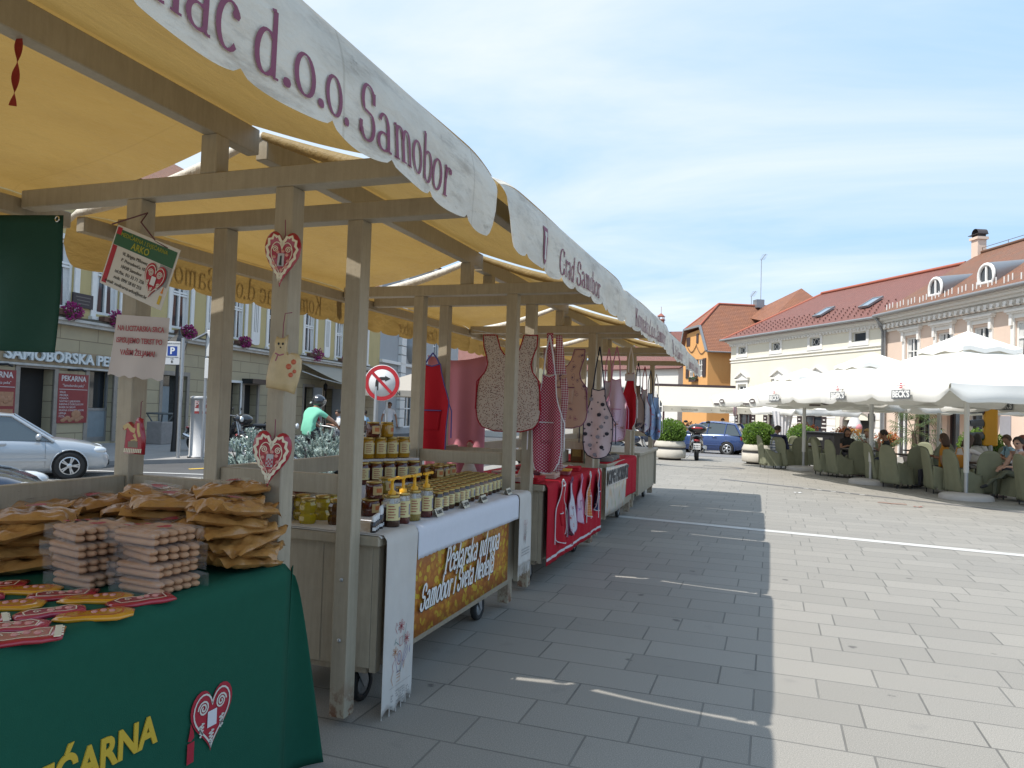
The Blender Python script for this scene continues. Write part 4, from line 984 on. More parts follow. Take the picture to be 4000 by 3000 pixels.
# ------------------------------------------------------------------ two-wheelers
def scooter(label, loc, rz, c1, kind='scooter', acc=None, topbox=False, steer=.15, plate=True, group=None, cat='scooter', wr=.24):
    t = thing('motor_scooter' if cat == 'scooter' else 'motorcycle', label, cat, loc, rz, group)
    m = mat('paint_'+str(c1), c1, .2, 0, coat=.8); m2 = mat('paint_'+str(acc), acc, .25, 0, coat=.6) if acc else m_black()
    wb = .66
    for x in (-wb, wb):
        M = frame((x,0,wr), (1,0,0), (0,0,1))
        w = MB(); w.lathe([(wr*.62,-.055),(wr*.85,-.06),(wr,-.03),(wr,.03),(wr*.85,.06),(wr*.62,.055)], 22, M); wo = w.build('wheel', m_rubber(), t)
        q = MB(); q.lathe([(.03,-.05),(wr*.62,-.04),(wr*.62,.04),(.03,.05)], 18, M); q.build('rim', m_steel(), wo)
    b = MB(); b.smooth()
    if kind == 'scooter':
        b.ell((-.42,0,.50), (.44,.19,.22), 14, 9); b.ell((-.68,0,.58), (.25,.12,.13), 10, 7); b.ell((.02,0,.30), (.36,.15,.07), 12, 6)
        b.grid(lambda u, v: (.36+.16*v+.05*math.cos((u-.5)*PI)-.06, (u-.5)*.44*(1-.25*v), .27+.58*v), 10, 8, th=.03); b.ell((.62,0,.52), (.20,.10,.10), 10, 7)
        b.ell((.50,0,.95), (.12,.13,.09), 10, 7)
    else:
        b.ell((.12,0,.78), (.30,.16,.15), 14, 9); b.ell((-.55,0,.76), (.32,.12,.09), 12, 7); b.ell((.60,0,.86), (.18,.17,.17), 12, 8); b.ell((.0,0,.46), (.34,.17,.2), 10, 7)
    b.build('bodywork', m, t)
    s = MB(); s.ell((-.34,0,.745 if kind == 'scooter' else .84), (.40,.15,.07), 14, 7); s.build('seat', m_black(), t)
    f = MB(); hx, hz = (.47, 1.02) if kind == 'scooter' else (.42, 1.05)
    f.tube([(wb,.09,wr), (hx+.06,.07,.8), (hx,.02,hz)], .024, 6); f.tube([(wb,-.09,wr), (hx+.06,-.07,.8), (hx,-.02,hz)], .024, 6)
    f.tube([(hx-.10-.0,.34,hz+.04), (hx,.16,hz+.02), (hx+.02,0,hz), (hx,-.16,hz+.02), (hx-.10,-.34,hz+.04)], .016, 6)
    f.tube([(-.1,.1,.3), (-.15,.28,.03)], .012, 5); f.tube([(-wb,.1,wr), (-.1,.1,.36)], .03, 6); f.tube([(-wb,-.1,wr), (-.1,-.1,.36)], .03, 6)
    f.build('frame', m_steel(), t)
    for s_ in (-1, 1):
        g = MB(); g.tube([(hx-.1,s_*.33,hz+.04), (hx-.13,s_*.42,hz+.035)], .022, 8); g.build('grip', m_rubber(), t)
        g = MB(); g.tube([(hx-.02,s_*.2,hz+.03), (hx+.03,s_*.30,hz+.2)], .007, 5); g.ell((hx+.03,s_*.33,hz+.22), (.02,.07,.045), 10, 6); g.build('mirror', m_black(), t)
    g = MB(); g.ell((hx+.17 if kind == 'scooter' else .76,0,.94 if kind == 'scooter' else .88), (.05,.09,.08), 10, 7); g.build('headlight', mat('lamp_glass', (.55,.58,.6), .08, 0, spec=1, coat=1), t)
    g = MB(); g.ell((-.90,0,.66), (.035,.10,.04), 10, 6); g.build('taillight', mat('tail_red', (.32,.012,.012), .15, 0, coat=1), t)
    e = MB(); e.tube([(-.1,-.16,.28), (-.45,-.2,.3), (-.62,-.21,.36), (-.93,-.22,.46)], [.03,.035,.055,.06], 9); e.build('exhaust', m_chrome(), t)
    if plate:
        p = MB(); p.cbox((-.93,0,.47), (.012,.2,.19)); po = p.build('number_plate', m_white(), t)
        x = MB()
        for j in range(2):
            for i in range(4): x.cbox((-.938,-.06+.04*i,.50-.07*j), (.004,.022,.04))
        x.build('plate_digits', m_black(), po)
        MB().bar((-.8,0,.58), (-.93,0,.5), .14, .02).build('mudguard', m_black(), t)
    if topbox:
        g = MB(); g.smooth(); g.ell((-.82,0,1.02), (.26,.27,.17), 16, 10); g.smooth(False); g.cbox((-.72,0,.86), (.3,.2,.06)); g.build('top_box', mat('topbox_black', (.016,.016,.018), .2, 0, coat=.7), t)
        g = MB(); g.ell((-1.02,0,1.05), (.07,.17,.045), 12, 6); g.build('reflector', mat('tail_red', (.32,.012,.012), .15, 0, coat=1), t)
    if m2 and kind == 'scooter':
        g = MB(); g.ell((-.35,.14,.44), (.28,.08,.1), 10, 6); g.ell((-.35,-.14,.44), (.28,.08,.1), 10, 6); g.build('side_panel', m2, t)
    return t
# ------------------------------------------------------------------ foliage
def leaf_cloud(b, n, fn, size, r, flat=1.0):
    """n small bent leaves; fn() returns a point and an outward direction"""
    for _ in range(n):
        p, d = fn(); d = V(d).normalized()
        s = size*r.uniform(.6, 1.3); a = V((r.uniform(-1,1), r.uniform(-1,1), r.uniform(-1,1))); x = d.cross(a)
        if x.length < 1e-3: continue
        x.normalize(); y = (d*.75+V((r.uniform(-1,1),r.uniform(-1,1),r.uniform(-1,1)))*.6).normalized()
        z = x.cross(y)
        b.add([p, p+y*s*.5+x*s*.32*flat+z*s*.08, p+y*s, p+y*s*.5-x*s*.32*flat+z*s*.08], [(0,1,2,3)])
def shell(r, c, rad, jit=.12, lumps=None):
    def fn():
        while True:
            d = V((r.gauss(0,1), r.gauss(0,1), r.gauss(0,1)))
            if d.length > .01: break
        d.normalize(); k = (1-jit*r.random()) * (1+.05*math.sin(7*d.x+3)*math.sin(6*d.y+1)*math.sin(8*d.z))
        return V(c)+V((d.x*rad[0], d.y*rad[1], d.z*rad[2]))*k, d
    return fn
def leafmat(name, c1, c2, tl=.25):
    if name in _M: return _M[name]
    t = NT(name); co = t.coord(); g = t.N('NewGeometry'); n = t.noise(co, 5, 3)
    col = t.mix(t.math('MULTIPLY_ADD', g.outputs['Random Per Island'], .7, t.math('MULTIPLY', n, .4)), lin(c1), lin(c2))
    sh = t.bsdf(col, .55); tr = t.N('BsdfTranslucent', {'Color': col}).outputs[0]
    _M[name] = t.fin(t.N('MixShader', {0: tl, 1: sh, 2: tr}).outputs[0]); return _M[name]
# ------------------------------------------------------------------ goods on the stalls
CT = .925   # height of the counter tops
def cloth_over(name, mats, x0, x1, y0, y1, drop, label, cat, seed=0, end=.0, edge=None, top=True, fold=.012, th=.003, ny=60, zt=CT+.004, lab2=None, par=None):
    """cloth lying on a counter between x0 (back) and x1 (front edge) and hanging down in front by `drop`; seamed sheet in world axes"""
    r = random.Random(seed); ph = [r.random()*6 for _ in range(4)]
    wt = x1-x0; Rr = .018
    tot = wt+drop
    def fn(u, v):
        y = y0+(y1-y0)*u; d = tot*v
        if not top: d = wt+drop*v
        w = .5*math.sin(9*u*(y1-y0)+ph[0])+.3*math.sin(23*u*(y1-y0)+ph[1])+.2*math.sin(41*u*(y1-y0)+ph[2])
        if d < wt: x = x0+d; z = zt+.0015*math.sin(31*y+17*x)
        else:
            h = d-wt; q = min(1, h/.03)
            x = x1+.012*q+fold*w*min(1, h/.25)*(.4+.6*h/max(drop, .01)); z = zt-h
            if edge: z = z+edge(u, h/drop)*(h/drop)
        return (x, y, z)
    b = MB(); b.grid(fn, ny, 44, th=th)
    o = b.build(name, mats, par, fix=False)
    if par is None: tag(o, label, cat)
    return o, fn
def fabric(name, c, **k): return mat(name, c, .85, k.pop('var', .08), k.pop('scale', 30), bump=.002, bs=260, spec=.2, **k)
# ---- stall 1: green cloth with printed logo
M_GREEN = fabric('green_cloth', (.010,.085,.052))
gcl, _ = cloth_over('tablecloth', M_GREEN, -2.86, -1.865, .1, 2.60, 1.05, 'dark green tablecloth with yellow lettering and red heart logo on the nearest stall', 'tablecloth', 3, fold=.0045, zt=CT+.004)
b = MB()
def gside(u, v):
    return (-1.847-.012*math.sin(v*2)-.075*math.sin(PI*.9*u)*(.25+v)+.03*u*v, 2.602+u*(.03+.27*v**.8), CT+.002-.925*v-.05*u*(1-v))
b.grid(gside, 24, 20, th=.003); b.build('side_drop', M_GREEN, gcl, fix=False)
FX = -1.8465
def heart(w, h, n=40):
    """heart outline, lobes up, tip down; centred at the middle"""
    p = []
    for i in range(n):
        a = 2*PI*i/n; x = 16*math.sin(a)**3; y = 13*math.cos(a)-5*math.cos(2*a)-2*math.cos(3*a)-math.cos(4*a)
        p.append((x/32*w, (y+2.5)/29*h))
    return p[::-1]
def spiral(cx, cy, r, turns, flip=1, n=26, a0=0):
    return [(cx+flip*r*(1-i/n*.85)*math.cos(a0+2*PI*turns*i/n), cy+r*(1-i/n*.85)*math.sin(a0+2*PI*turns*i/n)) for i in range(n+1)]
def ribbon(mb, pts, w, M, z=0):
    pts = [V(p) for p in pts]; n = len(pts); L = []; Q = []
    for i in range(n):
        t = (pts[min(i+1, n-1)]-pts[max(i-1, 0)]); t = t.normalized() if t.length > 1e-9 else V((1, 0)); nn = V((-t.y, t.x))*w/2
        L.append((*(pts[i]+nn), z)); Q.append((*(pts[i]-nn), z))
    mb.add(L+Q, [(i, i+1, n+i+1, n+i) for i in range(n-1)], M)
def squig(cx, cy, w, h, k):
    return [(cx+(w*(1-.5*i/(k*8)))*.5*math.sin(i/8*2*PI*.5*2), cy-h*i/(k*8)) for i in range(k*8+1)]
m_red = lambda: mat('print_red', (.36,.012,.03), .6, .06); m_cream = lambda: mat('icing_cream', (.72,.66,.5), .6, .05)
def logo(par, M, W, H, tilt=0, white=(.62,.62,.64)):
    b = MB(); b.sheet(heart(W, H), .004, M); b.build('heart_print', m_red(), par, fix=False)
    c = MB(); o = [(x*.86, y*.87) for x, y in heart(W, H)]; ribbon(c, o+[o[0]], W*.03, M, .006)
    for s in (-1, 1):
        ribbon(c, spiral(s*W*.21, H*.22, W*.13, 2.2, s), W*.03, M, .0065)
        ribbon(c, squig(s*W*.24, -H*.0, W*.13, H*.2, 4), W*.022, M, .006)
    ribbon(c, squig(0, -H*.17, W*.13, H*.2, 4), W*.022, M, .006)
    c.build('icing_lines', mat('print_white', (.60,.58,.52), .6, .05), par, fix=False)
    d = MB(); d.sheet([(-W*.11,-H*.11),(W*.11,-H*.11),(W*.11,H*.14),(-W*.11,H*.14)], .007, M); d.build('white_patch', mat('print_pale', white, .6, 0), par, fix=False)
LM = frame((FX, 2.158, .475), (0,1,0), (0,0,1))
logo(gcl, LM, .205, .225)
b = MB(); F = frame((FX, 2.063, .425), (0,1,0), (0,0,1))
b.sheet([(-.016,-.065),(.016,-.065),(.016,.005),(-.016,.005)], .004, F)
b.sheet([(-.014,.013),(.0,.008),(.014,.018),(.012,.035),(-.004,.07),(-.008,.04)], .004, F); b.build('candle_print', m_red(), gcl, fix=False)
b = MB(); txt(b, 'SVJEĆARNA', .125, frame((FX, 1.635, .535), (0,1,0), (0,0,1)), ex=.002, bold=.004, sx=.84); b.build('lettering', mat('print_yellow', (.55,.37,.03), .6, .05), gcl)
# hanging green banner and red ribbon
b = MB(); b.grid(lambda u, v: (-3.62+.50*u, 2.52+.015*math.sin(7*u+3*v)*v, 2.46-.03*u-.66*v+.02*u*v), 16, 16, th=.002)
bn = tag(b.build('green_banner', fabric('dark_green_tarp', (.012,.05,.035)), fix=False), 'dark green tarpaulin hanging under the nearest canopy at the left edge', 'banner')
b = MB(); b.tube([(-3.14+.012*math.cos(a*.63), 2.505, 2.41+.012*math.sin(a*.63)) for a in range(10)], .004, 5, closed=True); b.build('eyelet', m_chrome(), bn)
b = MB(); b.grid(lambda u, v: (-2.43+.012*(u-.5)*2*math.cos(7*v)-.015*v, 1.765+.012*(u-.5)*2*math.sin(7*v), 2.805-.235*v), 2, 24)
tag(b.build('red_ribbon', fabric('red_ribbon', (.25,.03,.02)), fix=False), 'thin red ribbon hanging from the ridge beam of the nearest stall', 'ribbon')
# signs on the rear post
t = thing('trader_sign', 'white and green trader sign with a red heart hung askew on the rear post', 'sign', (-2.68, 2.545, 2.18), 0)
sgM = frame((0,0,0), (1,-.05,-.36), (.32,0,1)); sgM = sgM @ Mx.Translation((0,0,.0))
b = MB(); b.box(-.205,-.14,-.003,.205,.14,0,sgM); b.build('board', mat('sign_board', (.55,.53,.49), .5, .04), t, bevel=.002)
def pr(name, poly, z, m): 
    b = MB(); b.sheet(poly, z, sgM); return b.build(name, m, t, fix=False)
pr('green_band', [(-.195,.05),(.195,.05),(.195,.125),(-.195,.125)], .001, mat('print_green', (.02,.10,.05), .6, .05))
pr('red_band', [(-.195,-.13),(-.165,-.13),(-.165,.048),(-.195,.048)], .001, m_red()); pr('red_band', [(-.195,.1),(-.165,.1),(-.165,.132),(-.195,.132)], .0015, m_red())
pr('grey_band', [(.12,-.04),(.195,-.04),(.195,.048),(.12,.048)], .001, mat('print_grey', (.25,.25,.25), .6, .05))
b = MB(); txt(b, 'MEDIČARNA I SVJEĆARNA', .026, sgM @ Mx.Translation((-.01,.105,.0025)), ex=.0005); txt(b, 'ARKO', .042, sgM @ Mx.Translation((-.02,.072,.0025)), ex=.0005, bold=.001)
b.build('lettering', mat('print_olive', (.30,.30,.03), .6, 0), t)
b = MB()
for i, s in enumerate(('Vl. Brigita Mihovec', 'P. Preradovića 10', '10430 Samobor', 'tel./fax. 01/ 33 71 326', 'mob. 099/ 58 83 255', 'e-mail: medicarna-arko@net.hr')):
    txt(b, s, .022, sgM @ Mx.Translation((-.035,.025-.028*i,.0025)), ex=.0004)
b.build('lettering', mat('print_black', (.02,.02,.02), .6, 0), t)
logo(t, sgM @ Mx.Translation((.115,-.035,.001)), .13, .155, white=(.4,.4,.4))
pr('candle_print', [(.17,-.12),(.187,-.12),(.187,-.08),(.17,-.08)], .0015, mat('print_yellow', (.55,.37,.03), .6, .05)); pr('flame_print', [(.171,-.07),(.186,-.07),(.180,-.035)], .0015, mat('print_orange', (.6,.2,.03), .6, 0))
b = MB(); nail = V((-.03, .063, .26))
b.tube([V((-.17,0,.2)), nail, V((.0,0,.2)), V((.09,0,.11)), V((.165,-.005,.075))], .0035, 5); b.build('string', mat('twine', (.12,.05,.06), .9, .2), t)
t = thing('paper_notice', 'creased white paper notice with red words under the trader sign', 'notice', (-2.70, 2.60, 1.83), 0)
b = MB(); b.grid(lambda u, v: (-.155+.31*u-.025*v+.01*u*v, .008*math.sin(9*u)*v-.012*v*v, .145-.02*u-.28*v+.006*math.sin(26*u)*max(0, v-.85)*6), 20, 14)
b.build('sheet', mat('notice_paper', (.50,.45,.43), .6, .06, 9), t, fix=False)
b = MB()
for i, s in enumerate(('NA LICITARSKA SRCA', 'ISPISUJEMO TEKST PO', 'VAŠIM ŽELJAMA!')): txt(b, s, .034, frame((.0-.006*i,-.010,.075-.055*i), (1,0,-.05), (0,0,1)), ex=.0005, bold=.0007, sx=.82)
b.build('lettering', mat('print_red_faded', (.32,.06,.07), .6, 0), t)
# ---- gingerbread ornaments on the posts
GOR = 'gingerbread ornaments hanging on the stall posts'
m_cord = lambda: mat('hanging_cord', (.22,.05,.09), .9, .1)
def gheart(label, loc, W, H, tilt, photo):
    t = thing('gingerbread_heart', label, 'ornament', loc, 0, GOR)
    M = frame((0,0,0), (.93,.36,0), (math.sin(tilt),0,math.cos(tilt)))
    # y axis of the outline is up; slab thickness towards the camera
    M = Mx.Rotation(tilt, 4, 'Y') @ frame((0,0,0), (.95,.30,0), (0,0,1))
    MB().pillow(heart(W, H, 44), .024, M).build('heart_body', mat('red_glaze', (.34,.012,.03), .22, .12, 25, coat=.6), t)
    b = MB(); o = [(x*.80, y*.82) for x, y in heart(W, H, 44)]
    f = [(x*(.80+.05*math.cos(i*PI)), y*(.82+.04*math.cos(i*PI))) for i, (x, y) in enumerate(heart(W, H, 44))]
    ribbon(b, f+[f[0]], W*.075, M, .0252); ribbon(b, [(x*.72, y*.73) for x, y in o]+[(o[0][0]*.72, o[0][1]*.73)], W*.022, M, .0255)
    for s in (-1, 1): ribbon(b, spiral(s*W*.18, H*.17, W*.09, 1.8, s), W*.022, M, .0257)
    b.build('icing', m_cream(), t, fix=False)
    MB().sheet([(-W*.09,-H*.13),(W*.09,-H*.13),(W*.09,H*.10),(-W*.09,H*.10)], .0262, M).build('mirror_patch', mat('paper_patch', (.45,.42,.42), .3, 0), t, fix=False)
    if photo == 'check':
        b = MB()
        for i in range(4):
            for j in range(4):
                if (i+j) % 2 == 0: b.sheet([(-W*.08+i*W*.04,-H*.12+j*H*.035),(-W*.08+(i+1)*W*.04,-H*.12+j*H*.035),(-W*.08+(i+1)*W*.04,-H*.12+(j+1)*H*.035),(-W*.08+i*W*.04,-H*.12+(j+1)*H*.035)], .0268, M)
        b.build('checks', m_red(), t, fix=False)
    else:
        b = MB(); b.sheet([(-W*.04,-H*.12),(W*.04,-H*.12),(W*.025,0),(W*.03,H*.04),(0,H*.07),(-W*.03,H*.04),(-W*.025,0)], .0268, M); b.build('picture', mat('print_black', (.02,.02,.02), .6, 0), t, fix=False)
    b = MB(); r = random.Random(4)
    for k in range(9):
        a = 2*PI*k/9; b.lathe([(W*.05,0),(W*.045,.004),(.0001,.006)], 7, M @ Mx.Translation((math.cos(a)*W*.2, math.sin(a)*H*.17-H*.03, .025)))
    b.build('sugar_flowers', mat('sugar_pink', (.62,.28,.24), .5, .25, 40), t)
    MB().tube([M @ V((0,H*.3,.012)), M @ V((.004,H*.46,.012)), M @ V((-.002,H*.72,.012))], .002, 5).build('cord', m_cord(), t)
gheart('red gingerbread heart with a small figure hanging high on the front post', (-1.975, 2.625, 2.20), .155, .235, R(4), 'pic')
gheart('red gingerbread heart with a checked patch hanging low on the front post', (-1.985, 2.62, 1.355), .165, .235, R(6), 'check')
t = thing('gingerbread_cat', 'pale gingerbread cat with flowers hanging on the front post between the hearts', 'ornament', (-1.955, 2.625, 1.755), 0, GOR)
M = frame((0,0,0), (.95,.30,0), (-.08,0,1))
cat_o = [(-.06,-.10),(.03,-.115),(.06,-.125),(.075,-.07),(.085,-.02),(.085,.02),(.07,.045),(.045,.05),(.03,.04),(.02,.06),(.018,.085),(.022,.125),(.008,.112),(-.008,.11),(-.025,.118),(-.034,.09),(-.03,.06),(-.042,.035),(-.055,-.01),(-.062,-.06)]
MB().pillow(cat_o, .024, M).build('cat_body', mat('pale_icing', (.50,.38,.20), .35, .25, 22, coat=.4), t)
b = MB()
for x, y, r_ in ((.035,-.01,.013),(.055,.01,.012),(.045,-.045,.011),(.06,-.03,.009)): b.lathe([(r_,0),(r_*.8,.004),(.0001,.006)], 7, M @ Mx.Translation((x,y,.024)))
b.build('sugar_flowers', mat('sugar_red', (.5,.12,.06), .5, .2), t)
b = MB()
for x in (-.012,.006): b.ell((x,.085,.025), (.005,.006,.003), 6, 4, M)
b.ell((-.003,.07,.026), (.004,.003,.003), 6, 4, M)
b.build('eyes', mat('print_black', (.02,.02,.02), .6, 0), t)
b = MB(); ribbon(b, [(-.025,.045),(-.005,.036),(.012,.042)], .006, M, .0248); ribbon(b, [(-.012,.04),(-.022,.012)], .005, M, .0249); b.build('bow', mat('icing_mauve', (.3,.08,.12), .5, 0), t, fix=False)
MB().tube([M @ V((.0,.11,.012)), M @ V((.0,.17,.012)), M @ V((.005,.215,.012)), M @ V((.035,.22,.012))], .002, 5).build('cord', m_cord(), t)
t = thing('gingerbread_horse', 'red gingerbread horse and rider hanging on the rear post below the paper notice', 'ornament', (-2.715, 2.635, 1.425), 0, GOR)
M = frame((0,-.02,0), (1,-.05,0), (0,0,1))
hor = [(-.06,-.085),(.06,-.085),(.062,-.01),(.05,.03),(.042,.05),(.042,.075),(.02,.082),(.01,.06),(.004,.032),(-.012,.045),(-.03,.06),(-.05,.058),(-.075,.03),(-.068,.02),(-.05,.025),(-.055,-.02)]
MB().pillow(hor, .022, M).build('horse_body', mat('red_glaze', (.34,.012,.03), .22, .12, 25, coat=.6), t)
b = MB(); ribbon(b, [(-.062,.03),(-.035,.045),(-.012,.026),(.01,.02)], .022, M, .0222); ribbon(b, [(.004,.005),(.02,-.02),(-.012,-.03)], .018, M, .0224); ribbon(b, [(.028,.055),(.03,.02),(.04,-.005)], .016, M, .0226)
b.build('icing', mat('icing_tan', (.52,.38,.16), .5, .15), t, fix=False)
b = MB(); n = 10
for i in range(n): b.sheet([(-.055+.011*i,-.078),(-.047+.011*i,-.078),(-.044+.011*i,-.06),(-.052+.011*i,-.06)], .0225, M)
b.build('icing_border', m_cream(), t, fix=False)
b = MB(); b.sheet([(-.03,-.055),(.03,-.055),(.03,-.03),(.01,-.022),(-.03,-.03)], .0226, M); b.build('cut_out', mat('wood_dark', (.22,.19,.14), .8, .1), t, fix=False)
MB().tube([M @ V((.026,.075,.01)), M @ V((.02,.15,.005)), M @ V((.028,.155,.004))], .0018, 5).build('cord', m_cord(), t)
# ---- bags of biscuits
@mfn('kraft_bag')
def m_kraft(t):
    co = t.coord(); n = t.noise(co, 16, 6, .6)
    col = t.mix(n, lin((.27,.12,.03)), lin((.52,.27,.08)))
    fl = t.ramp(t.noise(co, 60, 3), [(.55, (0,0,0)), (.7, (1,1,1))]); col = t.mix(t.math('MULTIPLY', fl, .25), col, lin((.13,.05,.012)))
    return t.fin(t.bsdf(col, .38, t.bump(t.noise(co, 28, 5), .6, .012), Coat_Weight=.5, Coat_Roughness=.12))
m_film = lambda: mat('clear_film', (.85,.85,.85), .08, 0, alpha=.13, spec=1)
def make_bag(seed):
    r = random.Random(seed); ph = [r.random()*6 for _ in range(6)]
    W, D, H = .155, .118, .037
    b = MB(); nu, nv = 30, 24
    def prof(u, v, s):
        x = (u-.5)*2; y = (v-.5)*2
        e = max(0, (1-abs(x)**3.2))*max(0, (1-abs(y)**3.6)); e = e**.55
        lump = .72+.22*math.sin(5.3*x+ph[0])*math.sin(4.1*y+ph[1])+.14*math.sin(11*x+ph[2]+3*y)+.08*math.sin(19*y+ph[3]-6*x)
        fx = 1-.07*abs(math.sin(3*y+ph[4]))*abs(x)**6
        z = s*H*e*lump
        if abs(x) > .82: z += .012*math.sin(9*y+ph[5])*(abs(x)-.82)/.18+.016*(1 if x > 0 else -1)*((abs(x)-.82)/.18)*math.sin(2*y+ph[1])
        return (x*W*fx, y*D*(1-.08*abs(x)**4), z)
    b.grid(lambda u, v: prof(u, v, 1), nu, nv); b.grid(lambda u, v: prof(u, v, -.75), nu, nv)
    return b
# label printed on the bag top: red heart with curls
def bag_print(par, seed):
    b = MB(); F = Mx.Translation((.02,0,.043))
    for k in range(6): pass
    MB().sheet([(x,y) for x, y in heart(.085,.07)], 0, F @ Mx.Rotation(1.2, 4, 'Z')).build('heart_print', m_red(), par, fix=False)
    ribbon(b, spiral(.02,.045,.018,1.6), .003, F, .0004); ribbon(b, spiral(-.02,-.045,.016,1.6), .003, F, .0004); ribbon(b, [(-.07,-.05),(-.05,.0),(-.062,.05)], .004, F, .0003)
    b.build('print_lines', mat('print_dark', (.05,.02,.015), .6, 0), par, fix=False)
    f = MB(); f.grid(lambda u, v: ((u-.5)*.16, (v-.5)*.16, .044+.004*math.sin(14*u+seed)*math.sin(11*v)), 10, 10); f.build('film_window', m_film(), par, fix=False)
protos = []
BG = 'brown paper bags of biscuits stacked on the green cloth'
def bag(i, loc, rz, ry, label, pr=False):
    k = i % 4
    if len(protos) <= k:
        t = thing('biscuit_bag', label, 'bag', loc, rz, BG); make_bag(k*3+5).build('paper_bag', m_kraft(), t, fix=False); protos.append(t)
        if pr: bag_print(t, i)
        t.rotation_euler = (0, ry, rz); return t
    src = protos[k]; r = src.copy(); COL.objects.link(r); r.location = loc; r.rotation_euler = (ry*.4, ry, rz); r['label'] = label
    c = [o for o in src.children if o.name.startswith('paper_bag')][0].copy(); COL.objects.link(c); c.parent = r
    if pr: bag_print(r, i)
    return r
rb = random.Random(5)
cols = [  # x, y, layers, description
    (-2.0, 2.43, 6, 'front pile beside the post'), (-2.12, 2.56, 7, 'rear pile behind the post'),
    (-2.31, 2.36, 6, 'middle pile'), (-2.50, 2.50, 6, 'rear middle pile'), (-2.66, 2.06, 5, 'left pile'), (-2.88, 2.20, 5, 'far left pile'), (-2.42, 2.21, 3, 'low pile behind the packets'), (-2.20, 2.30, 4, 'low pile between packets and front pile'), (-2.76, 2.40, 5, 'back left pile')]
cnt = 0
for (x, y, n, d) in cols:
    for l in range(n):
        nm = 'topmost' if l == n-1 else ('bottom' if l == 0 else ORD[l]+' from the bottom')
        bag(cnt, (x+rb.uniform(-.03,.03), y+rb.uniform(-.035,.035), CT+.035+.043*l), R(62+rb.uniform(-38,38)+(180 if l % 2 else 0)), R(rb.uniform(-10,10)), f'brown biscuit bag, {nm} in the {d}', pr=(l == n-1)); cnt += 1
# ---- packets of sponge fingers
FG = 'clear packets of sponge fingers stacked on the green cloth'
m_fing = lambda: mat('sponge_finger', (.44,.25,.14), .75, .22, 24, bump=.003, bs=90)
fproto = None
def fingers(loc, rz, label):
    global fproto
    if fproto is None:
        t = thing('sponge_finger_packet', label, 'biscuit packet', loc, rz, FG)
        for r_ in range(2):
            for i in range(5):
                b = MB(); y = -.075+.0375*i; z = .013+.023*r_
                b.smooth(); prof = []
                b.lathe([(.002,-.1),(.012,-.096),(.0165,-.08),(.0165,.08),(.012,.096),(.002,.1)], 10, frame((0,y,z),(0,1,0),(0,0,1)) @ Mx.Diagonal((1.08,.72,1,1)))
                b.build('sponge_finger', m_fing(), t)
        f = MB(); f.grid(lambda u, v: ((u-.5)*.24, (v-.5)*.215, .0535-.006*abs(2*u-1)**3-.004*abs(2*v-1)**3+.0022*math.sin(23*u+9*v)), 16, 14); 
        for s in (-1, 1): f.grid(lambda u, v: ((u-.5)*.24, s*(.1075+.004*math.sin(17*u)), .047-.047*v), 12, 2)
        f.build('film', m_film(), t, fix=False)
        fproto = t; return t
    return dup(fproto, loc, rz, label)
def fprint(t):
    b = MB(); F = Mx.Translation((0,0,.0555)); b.sheet(heart(.055,.05), 0, F @ Mx.Translation((.05,0,0)) @ Mx.Rotation(1.4, 4, 'Z'))
    for k in range(3): b.sheet([(-.09+.012*k,-.06+.03*k),(-.06+.012*k,-.06+.03*k),(-.055+.012*k,-.045+.03*k),(-.085+.012*k,-.045+.03*k)], .0003, F)
    b.build('label_print', m_red(), t, fix=False)
for (x, y, n, d) in ((-2.02, 2.06, 4, 'right'), (-2.26, 2.02, 4, 'left')):
    for l in range(n):
        nm = 'topmost' if l == n-1 else ('bottom' if l == 0 else ORD[l]+' from the bottom')
        t = fingers((x+rb.uniform(-.02,.02), y+rb.uniform(-.02,.02), CT+.008+.0545*l), R(-8+rb.uniform(-10,10)), f'packet of pale sponge fingers, {nm} in the {d} hand stack')
        if l == n-1: fprint(t)
# ---- gingerbread boots, dolls and slippers laid out on the cloth
GB = 'glazed gingerbread figures lying on the green cloth'
boot = [(-.075,-.03),(-.02,-.036),(.02,-.03),(.05,-.034),(.085,-.028),(.09,.03),(.05,.034),(.03,.02),(.0,.016),(-.03,.024),(-.06,.022),(-.085,.004)]
slip = [(-.09,-.02),(-.06,-.032),(-.02,-.03),(.02,-.036),(.06,-.04),(.09,-.022),(.092,.012),(.06,.032),(.02,.026),(-.02,.014),(-.06,.02),(-.085,.008)]
shoe = [(-.08,-.025),(-.04,-.03),(.0,-.02),(.04,-.03),(.075,-.024),(.082,.01),(.06,.03),(.02,.022),(-.02,.026),(-.06,.026),(-.082,.006)]
KIND = {'red': (boot, (.34,.012,.03), 'red gingerbread boot'), 'yel': (slip, (.60,.27,.012), 'yellow gingerbread slipper'), 'pnk': (shoe, (.40,.03,.07), 'pink gingerbread shoe with icing loops')}
